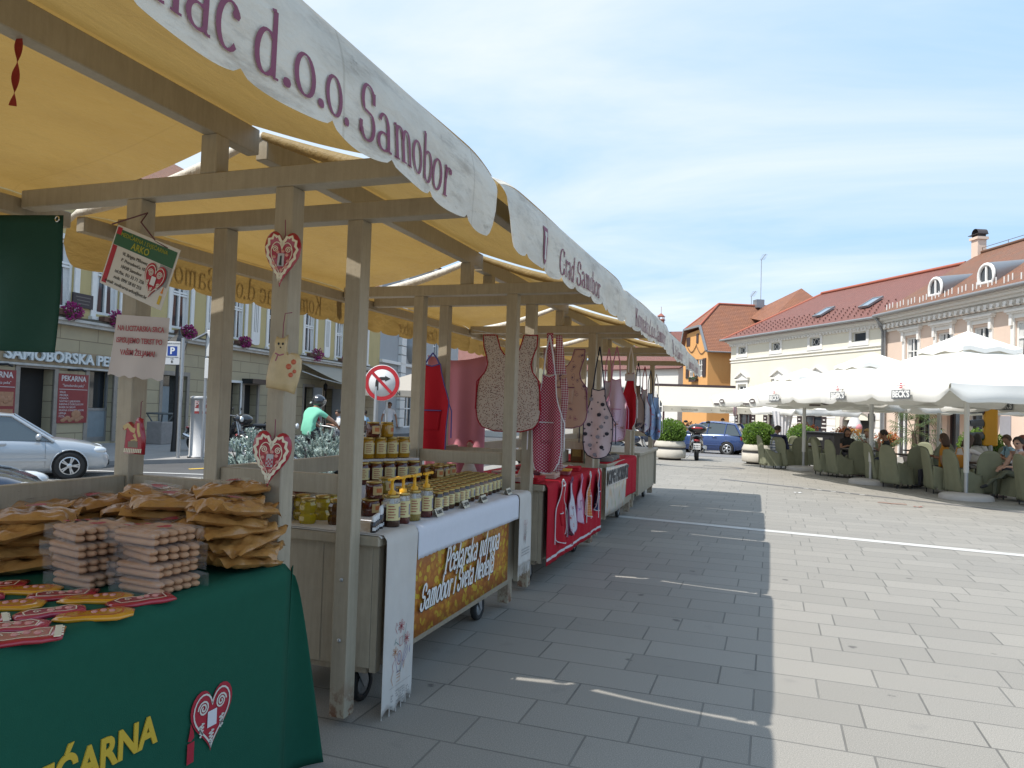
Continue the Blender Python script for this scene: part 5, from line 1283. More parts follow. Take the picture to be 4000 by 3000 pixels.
def ginger(kind, x, y, rz, d, sc=1.0, trim=False):
    o, c, lab = KIND[kind]
    t = thing('gingerbread_figure', f'{lab}, {d}', 'gingerbread', (x, y, CT+.006), rz+R(rnd.uniform(-14,14)), GB)
    S = Mx.Diagonal((sc*1.06, sc*1.5, .72, 1))
    MB().pillow(o, .022, S).build('glazed_body', mat('glaze_'+kind, c, .2, .12, 30, coat=.7), t)
    b = MB(); oo = [(a*.72, e*.66) for a, e in o]; ribbon(b, oo+[oo[0]], .0035, S, .0225)
    for k in range(3): ribbon(b, spiral(-.03+.035*k, 0, .009, 1.2), .003, S, .0227)
    b.build('icing_lines', m_cream() if kind != 'yel' else mat('icing_orange', (.5,.07,.02), .5, 0), t, fix=False)
    b = MB()
    for k in range(3): b.lathe([(.008,0),(.007,.004),(.0001,.006)], 6, S @ Mx.Translation((.0+.02*k, .006*(k % 2), .0215)))
    b.build('sugar_flowers', mat('sugar_pink', (.62,.28,.24), .5, .25, 40), t)
    if trim:
        b = MB()
        for k in range(9): b.box(.07,-.032+.0066*k,.0215,.083+.004*(k % 2),-.0265+.0066*k,.0245,S)
        b.build('icing_border', m_cream(), t)
for a in (('red',-1.93,1.90,R(50),'rightmost of the front rows next to the sponge fingers'), ('yel',-1.92,1.72,R(40),'nearest to the cloth edge'), ('yel',-2.07,1.86,R(38),'touching the sponge fingers'),
          ('pnk',-2.05,1.68,R(48),'between the yellow slippers'), ('red',-2.2,1.84,R(42),'in front of the left packet stack'), ('yel',-2.24,1.68,R(34),'with a white iced toe in the middle row'),
          ('yel',-2.36,1.84,R(40),'in the back row'), ('red',-2.5,1.82,R(44),'in the back row, left of the yellow one'), ('pnk',-2.4,1.68,R(50),'in the middle row at left'), ('red',-2.62,1.72,R(40),'at the far left of the back row'),
          ('red',-2.15,1.50,R(46),'with a white toothed border at the left edge'), ('pnk',-2.02,1.52,R(52),'small one behind the large front boot'), ('red',-1.92,1.47,R(46),'large front one with a white toothed border'), ('yel',-2.55,1.66,R(36),'at the far left behind the pink ones'), ('pnk',-2.3,1.52,R(44),'at the left edge behind the bordered boot')):
    ginger(*a, sc=1.25 if 'large' in a[4] else (1.12 if 'bordered' not in a[4] else 1.0), trim='border' in a[4] and 'behind' not in a[4])
# ------------------------------------------------------------------ honey stall
@mfn('embroidered_linen')
def m_linen(t):
    co = t.coord(); w = t.N('TexWave', {'Vector': co, 'Scale': 130}, bands_direction='Z'); w2 = t.N('TexWave', {'Vector': co, 'Scale': 130}, bands_direction='Y')
    col = t.mix(t.noise(co, 7, 5), lin((.50,.47,.43)), lin((.62,.59,.55)))
    return t.fin(t.bsdf(col, .9, t.bump(t.math('ADD', w.outputs[0], w2.outputs[0]), .2, .002), Specular_IOR_Level=.2))
m_runner = lambda: fabric('white_linen', (.62,.63,.68), var=.04)
rn, _ = cloth_over('table_runner', m_runner(), -2.75, -1.853, 3.74, 5.47, .185, 'plain white tablecloth with a lace edge under the honey jars', 'tablecloth', 8, fold=.006, edge=lambda u, k: .006*abs(math.sin(u*95)))
lin_base, _ = cloth_over('under_cloth', m_linen(), -2.80, -1.866, 3.36, 3.742, .012, 'cream cloth corner beside the front post of the honey stall', 'tablecloth', 12, zt=CT+.003)
def towel(y0, y1, drop, label, seed, bouquet):
    edge = (lambda u, k: .06*(.5-abs(((u*3) % 1)-.5))-.05*(1-u)*0) if bouquet else None
    o, fn = cloth_over('embroidered_towel', m_linen(), -2.5, -1.848, y0, y1, drop, label, 'towel', seed, fold=.016, edge=edge, zt=CT+.008, ny=40)
    X = -1.826; yc = (y0+y1)/2; zb = CT-drop
    F = frame((X+.003, yc, zb), (0,1,0), (0,0,1))
    def thread(name, col, paths, w=.0035):
        b = MB()
        for p in paths: ribbon(b, p, w, F, .0)
        b.build(name, mat('thread_'+name, col, .8, .05), o, fix=False)
    if bouquet:
        def flower(x, y, r_, n=6): return [[(x, y), (x+r_*math.cos(a-.22), y+r_*math.sin(a-.22)), (x+r_*1.2*math.cos(a), y+r_*1.2*math.sin(a)), (x+r_*math.cos(a+.22), y+r_*math.sin(a+.22)), (x, y)] for a in [2*PI*i/n+.3 for i in range(n)]]
        thread('red_stitch', (.34,.06,.07), flower(-.005,.43,.03)+flower(.062,.35,.028)+[[(-.05,.40),(-.07,.43),(-.06,.46),(-.045,.44)], [(-.02,.33),(-.02,.37),(.01,.375),(.01,.33),(-.02,.33)], arc(-.02,.27,.026,.035,0,360,12), [(-.09,.25),(-.06,.28),(-.055,.24),(-.085,.21),(-.09,.25)]])
        thread('blue_stitch', (.14,.10,.26), [[(-.035,.2),(-.06,.26),(-.07,.3)], [(.0,.2),(.03,.28),(.06,.33)], arc(-.02,.27,.012,.02,0,360,10), [(.02,.24),(.06,.29),(.075,.31),(.07,.27),(.02,.22)], [(.09,.28),(.1,.31),(.095,.265),(.09,.28)], [(-.05,.2),(-.03,.2),(-.01,.2)]])
        thread('green_stitch', (.05,.16,.15), [[(-.03,.34),(-.06,.36),(-.075,.35),(-.06,.38)], [(.02,.36),(.045,.4),(.05,.43)], [(.0,.19),(-.01,.25)]])
        thread('orange_stitch', (.42,.2,.1), flower(-.066,.31,.024)+[[(-.055,.15),(-.055,.2),(-.005,.2),(-.005,.15),(-.055,.15)], [(-.055,.17),(-.005,.17)], [(-.055,.185),(-.005,.185)], [(-.08,.14),(-.1,.18),(-.085,.21)], [(.03,.2),(.045,.24),(.03,.24),(.03,.2)]])
        b = MB()
        for i in range(16):
            for j in range(6):
                if (i*5+j*3+(i*j) % 4) % 3: b.sheet([(-.11+.0137*i,.035+.0135*j),(-.103+.0137*i,.035+.0135*j),(-.103+.0137*i,.0425+.0135*j),(-.11+.0137*i,.0425+.0135*j)], .001, F)
        for i in range(26): b.sheet([(-.115+.0088*i,.132),(-.111+.0088*i,.132),(-.111+.0088*i,.136),(-.115+.0088*i,.136)], .001, F)
        b.build('lace_holes', mat('lace_shadow', (.25,.24,.23), .9, .1), o, fix=False)
        b = MB()
        for i in range(6): b.tube([fn(.02+.19*i, 1), V(fn(.02+.19*i, 1))-V((0,0,.05))], .003, 4)
        b.build('tassels', m_linen(), o)
    else:
        thread('red_stitch', (.34,.06,.07), [[(-.005,.17),(.0,.25),(.012,.33)], [(.012,.33),(.02,.36),(.03,.33),(.02,.31),(.012,.33)], [(-.02,.2),(-.03,.24),(-.02,.25),(-.02,.2)], arc(-.035,.34,.014,.018,0,360,8), [(-.01,.19),(-.03,.28),(-.035,.325)]])
        thread('green_stitch', (.10,.10,.09), [[(-.005,.17),(.01,.28),(.025,.3)], [(-.005,.2),(.02,.25),(.03,.26)], [(-.006,.17),(-.012,.25),(-.01,.33)]])
        b = MB()
        for j in range(3):
            for i in range(20): b.sheet([(-.1+.01*i,.085+.022*j),(-.095+.01*i,.095+.022*j),(-.09+.01*i,.085+.022*j)], .001, F)
        b.build('lace_holes', mat('lace_shadow', (.25,.24,.23), .9, .1), o, fix=False)
        b = MB()
        for i in range(26):
            p = V(fn(.02+.96*i/25, 1)); b.tube([p, p-V((.004*math.sin(i*3),.006*math.sin(i*1.7),.07+.012*math.sin(i*2.3)))], .0028, 4)
        b.build('fringe', m_linen(), o)
towel(3.375, 3.725, .92, 'long cream linen towel embroidered with a flower basket, nearest on the honey stall', 21, True)
towel(5.48, 5.76, .56, 'shorter fringed linen towel with a sprig, at the far end of the honey stall', 22, False)
# honey banner
@mfn('honeycomb_print')
def m_comb(t):
    co = t.coord(); v = t.N('TexVoronoi', {'Vector': t.vmul(co, (0,1,1.1)), 'Scale': 27}, feature='F1')
    col = t.ramp(v.outputs[0], [(.0, (.56,.30,.025)), (.42, (.50,.22,.015)), (.62, (.36,.12,.01))])
    col = t.mix(t.ramp(t.noise(co, 4.5, 3), [(.4, (0,0,0)), (.65, (1,1,1))]), col, lin((.34,.09,.012)))
    col = t.mix(t.ramp(t.N('TexVoronoi', {'Vector': t.vmul(co, (0,1,1.1)), 'Scale': 27}, feature='F1').outputs[1], [(.7, (0,0,0)), (.75, (1,1,1))]), col, lin((.52,.34,.02)))
    return t.fin(t.bsdf(col, .45))
hb = MB(); hb.grid(lambda u, v: (-1.898+.006*math.sin(5*u), 3.60+1.83*u, .80-.52*v), 20, 4, th=.002)
hb = tag(hb.build('honey_banner', m_comb(), fix=False), 'orange honeycomb banner with white script lettering on the honey stall front', 'banner')
b = MB(); F = frame((-1.878, 4.66, .575), (0,1,0), (0,0,1)); F2 = frame((-1.878, 4.45, .425), (0,1,0), (0,0,1))
bs = MB()
for s, f in (('Pčelarska udruga', F), ('Samobor i Sveta Nedelja', F2)):
    k = .105 if 'P' in s else .098
    strokes(b, s, k, f @ Mx.Translation((0,0,.004)), a=.15, b=.07, slant=.3, sx=.66 if 'P' in s else .62)
    strokes(bs, s, k, f @ Mx.Translation((.008,-.009,0)), a=.13, b=.06, slant=.3, sx=.66 if 'P' in s else .62)
b.build('lettering', mat('print_white_bright', (.72,.72,.70), .5, 0), hb, fix=False); bs.build('letter_shadow', mat('print_black', (.02,.02,.02), .6, 0), hb, fix=False)
# jars
m_lid = lambda: mat('gold_lid', (.42,.30,.10), .3, .12, 30, metal=.75)
m_lab = lambda: mat('cream_label', (.60,.52,.26), .6, .08)
def honey(name, c, coat=.5): return mat(name, c, .08, .1, 20, coat=coat, spec=.6)
HON = {'dark': honey('honey_dark', (.035,.012,.005)), 'brown': honey('honey_brown', (.075,.028,.008)), 'amber': honey('honey_amber', (.14,.05,.01)), 'red': honey('honey_red', (.075,.010,.006)), 'gold': honey('honey_gold', (.36,.19,.012)), 'comb': honey('honey_yellow', (.42,.30,.015)), 'pale': honey('honey_pale', (.22,.16,.03))}
def jar_parts(t, kind, r, h, label='picture', clear=0):
    n = 18
    if clear:
        MB().lathe([(.001,0),(r*.94,0),(r,.006),(r,h*.62)], n).build('honey_fill', HON[kind], t)
        MB().lathe([(r*.995,h*.62),(r*1.0,h*.80),(r*.86,h*.9),(r*.84,h)], n).build('glass', mat('jar_glass', (.75,.78,.78), .05, 0, alpha=.28, spec=1), t)
    else:
        MB().lathe([(.001,0),(r*.9,0),(r,.006),(r,h*.78),(r*.93,h*.86),(r*.86,h*.89),(r*.86,h*.93)], n).build('honey_fill', HON[kind], t)
    MB().lathe([(r*.9,h*.90),(r*.93,h*.905),(r*.93,h*.985),(r*.88,h),(.001,h)], n).build('lid', m_lid(), t)
    if label:
        a0, a1 = (-95, 75) if label == 'picture' else (-60, 30)
        def cyl(lo, hi, z0, z1, rr): return lambda u, v: (rr*math.cos(R(lo+(hi-lo)*u)), rr*math.sin(R(lo+(hi-lo)*u)), z0+(z1-z0)*v)
        z0, z1 = h*.22, h*.74
        lo = MB(); lo.grid(cyl(a0, a1, z0, z1, r*1.012), 10, 1); lb = lo.build('label', m_lab() if label == 'picture' else mat('label_orange', (.50,.36,.16), .6, .2, 60), t, fix=False)
        if label == 'picture':
            p = MB(); p.grid(cyl(-8, 62, z0+h*.08, z1-h*.1, r*1.02), 5, 3); p.build('label_picture', mat('label_photo', (.22,.22,.26), .6, .75, 75), lb, fix=False)
            p = MB()
            for k in range(5): p.grid(cyl(-82, -42+9*(k % 2), z0+h*(.08+.085*k), z0+h*(.11+.085*k), r*1.02), 3, 1)
            p.build('label_lines', mat('label_ink', (.30,.05,.03), .6, 0), lb, fix=False)
        else:
            p = MB(); p.grid(cyl(-38, 8, z0+h*.14, z1-h*.12, r*1.02), 4, 2); p.build('label_flower', mat('label_flower_ink', (.45,.13,.03), .6, .5, 70), lb, fix=False)
JP = {}
def jar(kind, r, h, loc, label, grp, lab='picture', clear=0, name='honey_jar'):
    k = (kind, r, h, lab, clear)
    rz = R(rnd.uniform(-16, 16))
    if k in JP: return dup(JP[k], loc, rz, label, grp)
    t = thing(name, label, 'jar', loc, rz, grp); jar_parts(t, kind, r, h, lab, clear); JP[k] = t; return t
TZ = CT+.009
JG = 'rows of small dark honey jars on the honey stall'
kinds = ['dark','dark','brown','dark','brown','dark','brown','amber','brown','amber','brown','dark','dark','brown','brown']
for row in range(5):
    for i in range(15 - (1 if row else 0)):
        y = 4.27+.107*i+.03*row; x = -1.975-.0085*i*.9-.082*row
        jar(kinds[(i+row*2) % 15] if row else kinds[i], .036, .128, (x, y, TZ), f'{ORD[i]} honey jar from the pumps in the {["front", "second", "third", "fourth", "back"][row]} row of dark jars', JG)
# pump jars
PG = 'tall jars with yellow pumps on the honey stall'
for i, (y, kd, d) in enumerate(((3.63,'dark','dark honey, nearest of the four'), (3.76,'red','red honey, second nearest'), (3.90,'pale','pale green honey'), (4.06,'red','dark red honey, farthest'))):
    t = thing('pump_jar', f'tall jar with a yellow pump and {d}', 'jar', (-1.955, y, TZ), 0, PG)
    jar_parts(t, kd, .048 if i == 0 else .042, .175, 'picture', clear=1)
    b = MB(); b.lathe([(.022,.172),(.022,.192),(.010,.2),(.008,.245),(.012,.25),(.012,.262),(.001,.265)], 12); b.bar((0,-.04,.257), (.0,.075,.262), .014, .012); b.ell((0,.075,.256), (.007,.016,.007), 8, 5)
    b.build('pump', mat('yellow_plastic', (.72,.36,.004), .35, .05), t)
    MB().lathe([(.013,.08),(.013,.172)], 10).build('pump_tube', mat('pump_tube', (.55,.55,.55), .4, 0), t)
# taller shelves at the back
t = thing('jar_shelf', 'stepped shelf covered in spotted white cloth under the big honey jars', 'shelf', (-2.595, 4.85, CT+.006), R(-26.5))
b = MB(); b.box(-.055,-.36,0,.055,.24,.10); b.box(-.165,-.36,0,-.056,.26,.27); b.build('steps', mat('spotted_cloth', (.55,.52,.52), .8, .2, 90), t)
SG = 'big honey jars stacked at the back of the honey stall'
for i in range(5): jar('red', .052, .155, (-2.72+.05*i, 4.60+.10*i, TZ+.10), f'{ORD[i]} big jar of red honey from the front post, lower shelf row', SG)
for i in range(5): jar('gold', .052, .155, (-2.82+.045*i, 4.65+.10*i, TZ+.27), f'{ORD[i]} big jar of golden honey from the front post, upper shelf row', SG)
for i, kd in enumerate(('red', 'gold')): jar(kd, .05, .11, (-2.755+.05*i, 4.79+.115*i, TZ+.426), f'squat jar of {"red" if i == 0 else "golden"} honey alone on top of the golden row', SG, 'flower')
LG = 'squat jars near the pumps on the honey stall'
jar('red', .056, .10, (-2.26, 3.93, TZ), 'squat jar of red honey with flower label standing on the cloth behind the small bottles', LG, 'flower')
jar('red', .052, .10, (-2.25, 3.95, TZ+.102), 'squat jar of red honey stacked on another squat jar', LG, 'flower')
jar('red', .05, .10, (-2.25, 4.07, TZ), 'squat jar of red honey half hidden behind the nearest pump jar', LG, 'flower')
jar('pale', .05, .10, (-2.3, 4.2, TZ+.0), 'squat jar of greenish honey behind the yellow pumps', LG, 'flower')
jar('pale', .05, .10, (-2.32, 4.22, TZ+.102), 'squat jar of greenish honey stacked behind the yellow pumps', LG, 'flower')
for i in range(6): jar('amber', .045, .105, (-2.42-.1*(i % 2), 5.14+.13*(i//2)+.03*(i % 2), TZ+.0), f'{ORD[i]} wide amber jar between the shelf and the dark jar rows', 'wide amber jars on the honey stall', 'flower')
for i in range(6): jar('amber', .045, .105, (-2.40-.1*(i % 2), 5.17+.12*(i//2), TZ+.107), f'{ORD[i]} wide amber jar stacked in the upper layer near the far post', 'wide amber jars on the honey stall', 'flower')
# yellow comb honey and others left of the post
YG = 'patterned jars of yellow honey left of the front post'
def comb_jar(loc, kd, label):
    t = thing('faceted_jar', label, 'jar', loc, rnd.random(), YG)
    MB().lathe([(.001,0),(.042,0),(.05,.02),(.05,.045),(.04,.06),(.049,.08),(.049,.105),(.04,.12),(.038,.128)], 9, sm=False).build('honey_fill', HON[kd], t)
    MB().lathe([(.041,.126),(.042,.128),(.042,.142),(.001,.146)], 16).build('lid', m_lid(), t)
for i, (x, y, kd, d) in enumerate(((-2.40,3.50,'comb','nearest the left end of the counter'), (-2.40,3.64,'comb','second from the left end'), (-2.43,3.78,'comb','behind the second one'), (-2.52,3.62,'comb','at the back'), (-2.24,3.54,'brown','dark brown one beside the front post'))): comb_jar((x, y, CT+.006), kd, f'ribbed jar of {"yellow" if kd == "comb" else "dark"} honey {d}')
for i in range(4): jar('red', .045, .10, (-2.64, 3.48+.13*i, TZ+.12), f'{ORD[i]} red jar on the raised back ledge left of the post', 'red jars at the left back of the honey stall', 'flower')
t = thing('jar_ledge', 'low board ledge carrying red jars at the back left of the honey stall', 'shelf', (-2.64, 3.67, CT+.002), 0)
b = MB(); b.box(-.07,-.26,.11,.07,.26,.125); b.box(-.06,-.25,0,-.03,.25,.11); b.build('board', m_wood(), t)
# little bottles
BGp = 'little black bottles with white caps on the honey stall'
bp = None
for i in range(7):
    tall = i >= 4; k = i-4 if tall else i
    loc = (-1.935-.012*k, 3.405+.037*k, TZ) if not tall else (-1.965-.014*k, 3.53+.038*k, TZ+.002)
    h = .052 if not tall else .07
    t = thing('small_bottle', f'{ORD[k]} {"taller" if tall else "short"} black bottle with white cap counting from the front post', 'bottle', loc, 0, BGp)
    MB().lathe([(.001,0),(.0155,0),(.0155,h),(.008,h+.008)], 12).build('glass', mat('black_glass', (.012,.008,.012), .1, 0, coat=.5), t)
    MB().lathe([(.0105,h+.004),(.0105,h+.03),(.0085 if not tall else .006,h+(.034 if not tall else .05)),(.001,h+(.035 if not tall else .05))], 10).build('cap', mat('white_cap', (.68,.68,.68), .4, 0), t)
    b = MB(); b.grid(lambda u, v: (.0158*math.cos(R(-75+75*u)), .0158*math.sin(R(-75+75*u)), .013+.017*v), 6, 1); b.build('label', mat('white_label', (.6,.6,.6), .6, .3, 200), t, fix=False)
# name cards
for x, y, s, d in ((-1.885,4.13,'ŠUMSKI','nearest'), (-1.89,4.56,'CVJETNI','second'), (-1.895,4.90,'BAGREM','third'), (-1.90,5.44,'KESTEN','farthest')):
    t = thing('name_card', f'folded card reading {s} standing before the jars', 'card', (x, y, TZ), R(4), 'honey name cards')
    b = MB(); M = frame((0,0,0), (0,1,0), (-.45,0,1))
    b.box(-.058,0,-.001,.058,.052,0,M); b.box(-.058,0,0,.058,.05,.001,frame((-.047,0,0), (0,1,0), (.45,0,1))); b.build('card', mat('card_cream', (.56,.52,.42), .7, .05), t)
    b = MB(); txt(b, s, .031, M @ Mx.Translation((0,.026,.0012)), ex=.0004, bold=.0006, sx=.85); b.build('lettering', mat('print_black', (.02,.02,.02), .6, 0), t)
# ------------------------------------------------------------------ aprons and cloths on the third and fourth stalls
def pattern(name, base, fn):
    if name in _M: return _M[name]
    t = NT(name); co = t.coord(); col = fn(t, co, lin(base))
    _M[name] = t.fin(t.N('MixShader', {0: .10, 1: t.bsdf(col, .75, Specular_IOR_Level=.25), 2: t.N('BsdfTranslucent', {'Color': col})}).outputs[0]); return _M[name]
def f_spots(c2, c3, sc, th=.30):
    def f(t, co, base):
        v = t.N('TexVoronoi', {'Vector': t.vmul(co, (1,.15,1)), 'Scale': sc, 'Randomness': .9})
        m = t.ramp(v.outputs[0], [(th, (1,1,1)), (th+.06, (0,0,0))])
        c = t.mix(t.math('GREATER_THAN', t.N('SeparateColor', {0: v.outputs[1]}).outputs[0], .5), lin(c2), lin(c3))
        return t.mix(m, base, c)
    return f
def f_dots(c2, sc, th=.28):
    def f(t, co, base):
        v = t.N('TexVoronoi', {'Vector': t.vmul(co, (1,.1,1), rot=(0,R(45),0)), 'Scale': sc, 'Randomness': 0})
        return t.mix(t.ramp(v.outputs[0], [(th, (1,1,1)), (th+.08, (0,0,0))]), base, lin(c2))
    return f
def f_floral(c2, c3, sc):
    def f(t, co, base):
        w = t.N('VectorMath', {0: t.vmul(co, (1,.15,1)), 1: t.N('VectorMath', {0: t.noise(co, 9, 3, out=1), 'Scale': .12}, operation='SCALE')}, operation='ADD').outputs[0]
        v = t.N('TexVoronoi', {'Vector': w, 'Scale': sc}); d = v.outputs[0]
        m = t.ramp(d, [(.16, (1,1,1)), (.22, (0,0,0)), (.27, (0,0,0)), (.30, (.8,.8,.8)), (.36, (0,0,0))])
        return t.mix(m, base, t.mix(t.math('GREATER_THAN', t.N('SeparateColor', {0: v.outputs[1]}).outputs[1], .45), lin(c2), lin(c3)))
    return f
def f_check(c2, sc):
    def f(t, co, base):
        s = t.N('SeparateXYZ', {0: co}); a = t.math('GREATER_THAN', t.math('FRACT', t.math('MULTIPLY', s.outputs[0], sc)), .5); b = t.math('GREATER_THAN', t.math('FRACT', t.math('MULTIPLY', s.outputs[2], sc)), .5)
        return t.mix(t.math('MULTIPLY', t.math('ADD', a, b), .5), base, lin(c2))
    return f
def f_plain(t, co, base): return t.mix(t.noise(co, 6, 4), tuple(x*.85 for x in base[:3])+(1,), base)
P_LEO = lambda: pattern('speckled_cotton', (.54,.45,.385), f_spots((.09,.03,.035), (.22,.07,.06), 88, .33))
P_GING = lambda: pattern('red_dotted_cotton', (.36,.02,.06), f_dots((.6,.4,.42), 55, .27))
P_CHK = lambda: pattern('red_gingham', (.60,.48,.46), f_check((.32,.02,.05), 50))
P_CRM = lambda: pattern('cream_floral', (.55,.36,.27), f_floral((.25,.07,.13), (.16,.09,.14), 13))
P_APL = lambda: pattern('pale_pink_cotton', (.62,.50,.50), f_dots((.05,.05,.07), 9, .05))
P_PNK = lambda: pattern('pink_picture_cotton', (.62,.44,.52), f_floral((.35,.16,.12), (.25,.14,.36), 8))
P_RED = lambda: pattern('red_cotton', (.46,.008,.02), f_plain)
P_BLU = lambda: pattern('blue_check_cotton', (.28,.40,.60), f_floral((.45,.05,.04), (.6,.6,.62), 9))
P_TAN = lambda: pattern('tan_print_cotton', (.30,.21,.17), f_floral((.07,.05,.06), (.12,.06,.06), 7))
P_ORG = lambda: pattern('orange_check_cotton', (.52,.15,.03), f_check((.62,.30,.14), 36))
P_NVY = lambda: pattern('navy_print_cotton', (.02,.03,.09), f_spots((.5,.5,.52), (.3,.3,.34), 34, .22))
P_WHT = lambda: pattern('white_print_cotton', (.58,.55,.58), f_floral((.16,.10,.30), (.45,.09,.08), 11))
def apron_shape(W, H, style='bib'):
    """half outline (right side) from the neck to the hem; x to the right, y down from the top"""
    if style == 'pinafore': return [(.10,0),(.21,-.01),(.205,.10),(.18,.19),(.165,.26),(.18,.33),(.225,.40),(.245,.52),(.25,.68),(.235,.78),(.19,.84),(.10,.865)]
    return [(.105,0),(.115,.0),(.12,.08),(.15,.19),(.21,.29),(.25,.34),(.255,.5),(.25,.66),(.225,.77),(.15,.85),(.06,.865)]
def apron(label, loc, rz, m, trim, style='bib', W=1.0, H=1.0, wave=.02, fold=1.0, straps=True, pocket=True, seed=0, group='aprons hanging in the stalls', strap_to=.25, parts=None):
    """faces local -y; origin at the middle of its top edge"""
    t = thing('apron', label, 'apron', loc, rz, group); r = random.Random(seed); ph = r.random()*6
    half = [(x*W, y*H) for x, y in apron_shape(1, 1, style)]
    ymax = half[-1][1]
    def hw(y):
        for (a, b_) in zip(half[1:], half[2:]):
            if a[1] <= y <= b_[1]: return a[0]+(b_[0]-a[0])*(y-a[1])/max(b_[1]-a[1], 1e-6)
        return half[1][0] if y < half[1][1] else half[-1][0]
    def pos(x, y):
        k = y/ymax
        return (x*fold, wave*k*math.sin(x*18/W+ph)*1.2+.012*math.sin(9*y+ph)+(1-fold)*.35*abs(x)*(1 if x > 0 else -.6), -y)
    b = MB(); nv, nu = 40, 22
    def neck(x):
        if style == 'pinafore':
            return .20*H*math.sqrt(max(0, 1-(x/(.10*W))**2)) if abs(x) < .10*W else 0
        return .02*H*max(0, 1-abs(x)/(.105*W))
    def fn(u, v):
        xx = 2*u-1
        y0 = neck(xx*.21*W if style == 'pinafore' else xx*.115*W); y = y0+(ymax-y0)*v
        return pos(xx*hw(max(y, .0005)), y)
    b.grid(fn, nu, nv, th=.002); bo = b.build('panel', m, t, fix=False)
    e = MB(); pts = [fn(1, v/26) for v in range(27)]+[fn(1-u/16, 1) for u in range(1, 17)]+[fn(0, 1-v/26) for v in range(1, 27)]+[fn(u/16, 0) for u in range(1, 17)]
    e.tube([V(p)+V((0,-.001,0)) for p in pts], .0055, 5); e.build('edging', trim, t)
    if straps:
        z = strap_to
        if style != 'pinafore':
            e = MB()
            for s in (-1, 1): e.tube([V(pos(s*.1*W,0)), V((s*.05*W,0,z*.5)), V((0,0,z))], .008, 5)
            e.build('neck_strap', trim, t)
        for s in (-1, 1):
            e = MB(); p = V(pos(s*hw(.36*H), .36*H)); e.tube([p, p+V((s*.05*fold,-.01,-.06)), p+V((s*.055*fold,-.012,-.30))], .006, 5); e.build('tie', trim, t)
    if pocket:
        q = MB(); q.grid(lambda u, v: tuple(V(pos((-.12+.24*u)*W*(1-.2*v*abs(2*u-1)), (.42+.18*v)*H))+V((0,-.006,0))), 8, 6, th=.001); qo = q.build('pocket', m, t, fix=False)
        e = MB(); e.tube([V(pos((-.12+.24*u/8)*W, .42*H))+V((0,-.009,0)) for u in range(9)], .005, 5); e.build('pocket_trim', trim, qo)
    return t
T_RED = lambda: fabric('red_trim', (.30,.012,.025)); T_WHT = lambda: fabric('white_trim', (.62,.58,.58)); T_NAV = lambda: fabric('navy_trim', (.02,.025,.05)); T_BLU = lambda: fabric('blue_trim', (.10,.10,.30)); T_MAU = lambda: fabric('mauve_trim', (.22,.08,.14)); T_PNK = lambda: fabric('pink_trim', (.50,.20,.30))
apron('cream pinafore with small dark speckles and red edging between the second and third stalls', (-2.155, 6.03, 2.235), R(4), P_LEO(), T_RED(), 'pinafore', 1.17, .965, wave=.008, pocket=False, seed=1)
for i, (x, y) in enumerate(((-2.35,6.0),)):
    pass
apron('plain red apron with blue edging and pocket at the left of the speckled pinafore', (-2.92, 6.1, 1.98), R(-14), P_RED(), T_BLU(), 'bib', 1.0, 1.0, wave=.05, fold=.8, seed=2, strap_to=.10)
b = MB(); b.grid(lambda u, v: (-3.22+.62*u, 6.62+.03*math.sin(19*u)*(.3+v)+.02*math.sin(7*u), 2.10-.05*math.sin(PI*u)-1.25*v), 40, 12, th=.002)
tag(b.build('pink_sheet', pattern('pink_cotton', (.62,.24,.29), f_plain), fix=False), 'plain pink cloth sheet hanging behind the red apron', 'cloth')
gg = apron('dark pink dotted apron with white lace, folded over, on the third stall front post', (-1.83, 6.14, 1.905), R(-8), P_GING(), T_WHT(), 'bib', .72, .99, wave=.03, fold=.72, seed=3, strap_to=.34)
b = MB(); b.grid(lambda u, v: (.045+.05*u+.05*v*u, .03+.02*u, .34-.34*v), 4, 8, th=.002); b.grid(lambda u, v: (.085+.06*u+.02*math.sin(6*v), .045+.01*u+.01*math.sin(11*v), -.05-.80*v+.03*u), 6, 12, th=.002); b.build('gingham_frill', P_CHK(), gg, fix=False)
b = MB(); b.grid(lambda u, v: (-.03+.06*u+.02*v, .005, .36-.36*v), 3, 8, th=.002); b.build('neck_band', P_GING(), gg, fix=False)
apron('cream pinafore with mauve flowers hanging inside the third stall', (-2.06, 7.45, 2.235), R(2), P_CRM(), T_MAU(), 'pinafore', 1.05, .95, wave=.01, seed=4)
ap = apron('pale apron with black and grey apples hanging at the right end of the third stall', (-1.93, 8.55, 1.86), R(-3), P_APL(), T_NAV(), 'bib', .80, .94, wave=.02, fold=.85, pocket=False, seed=5, strap_to=.5)
b = MB(); g_ = MB(); rr_ = random.Random(2)
for i, (x, z) in enumerate(((-.08,-.12),(.06,-.18),(-.13,-.27),(.02,-.30),(.11,-.33),(-.10,-.42),(.05,-.44),(-.14,-.53),(.01,-.56),(.12,-.52),(-.08,-.66),(.06,-.68),(-.02,-.77))):
    q = b if i % 2 else g_; F = frame((x,-.026,z), (1,0,0), (0,0,1))
    q.prism([(.026*math.cos(a*.628)*(1-.12*(a in (2,3))), .024*math.sin(a*.628)-.004*(a in (2,3))) for a in range(10)], 0, .001, F); q.bar(F @ V((0,.02,0)), F @ V((.008,.034,0)), .003, .002)
b.build('apple_print', mat('print_navy', (.02,.022,.035), .7, 0), ap); g_.build('apple_print', mat('print_greyblue', (.22,.22,.26), .7, .3, 120), ap)
apron('pale pink picture apron gathered on a hook at the front of the fourth stall', (-1.90, 9.42, 2.02), R(-6), P_PNK(), T_PNK(), 'bib', .88, .92, wave=.06, fold=.6, seed=6, strap_to=.42)
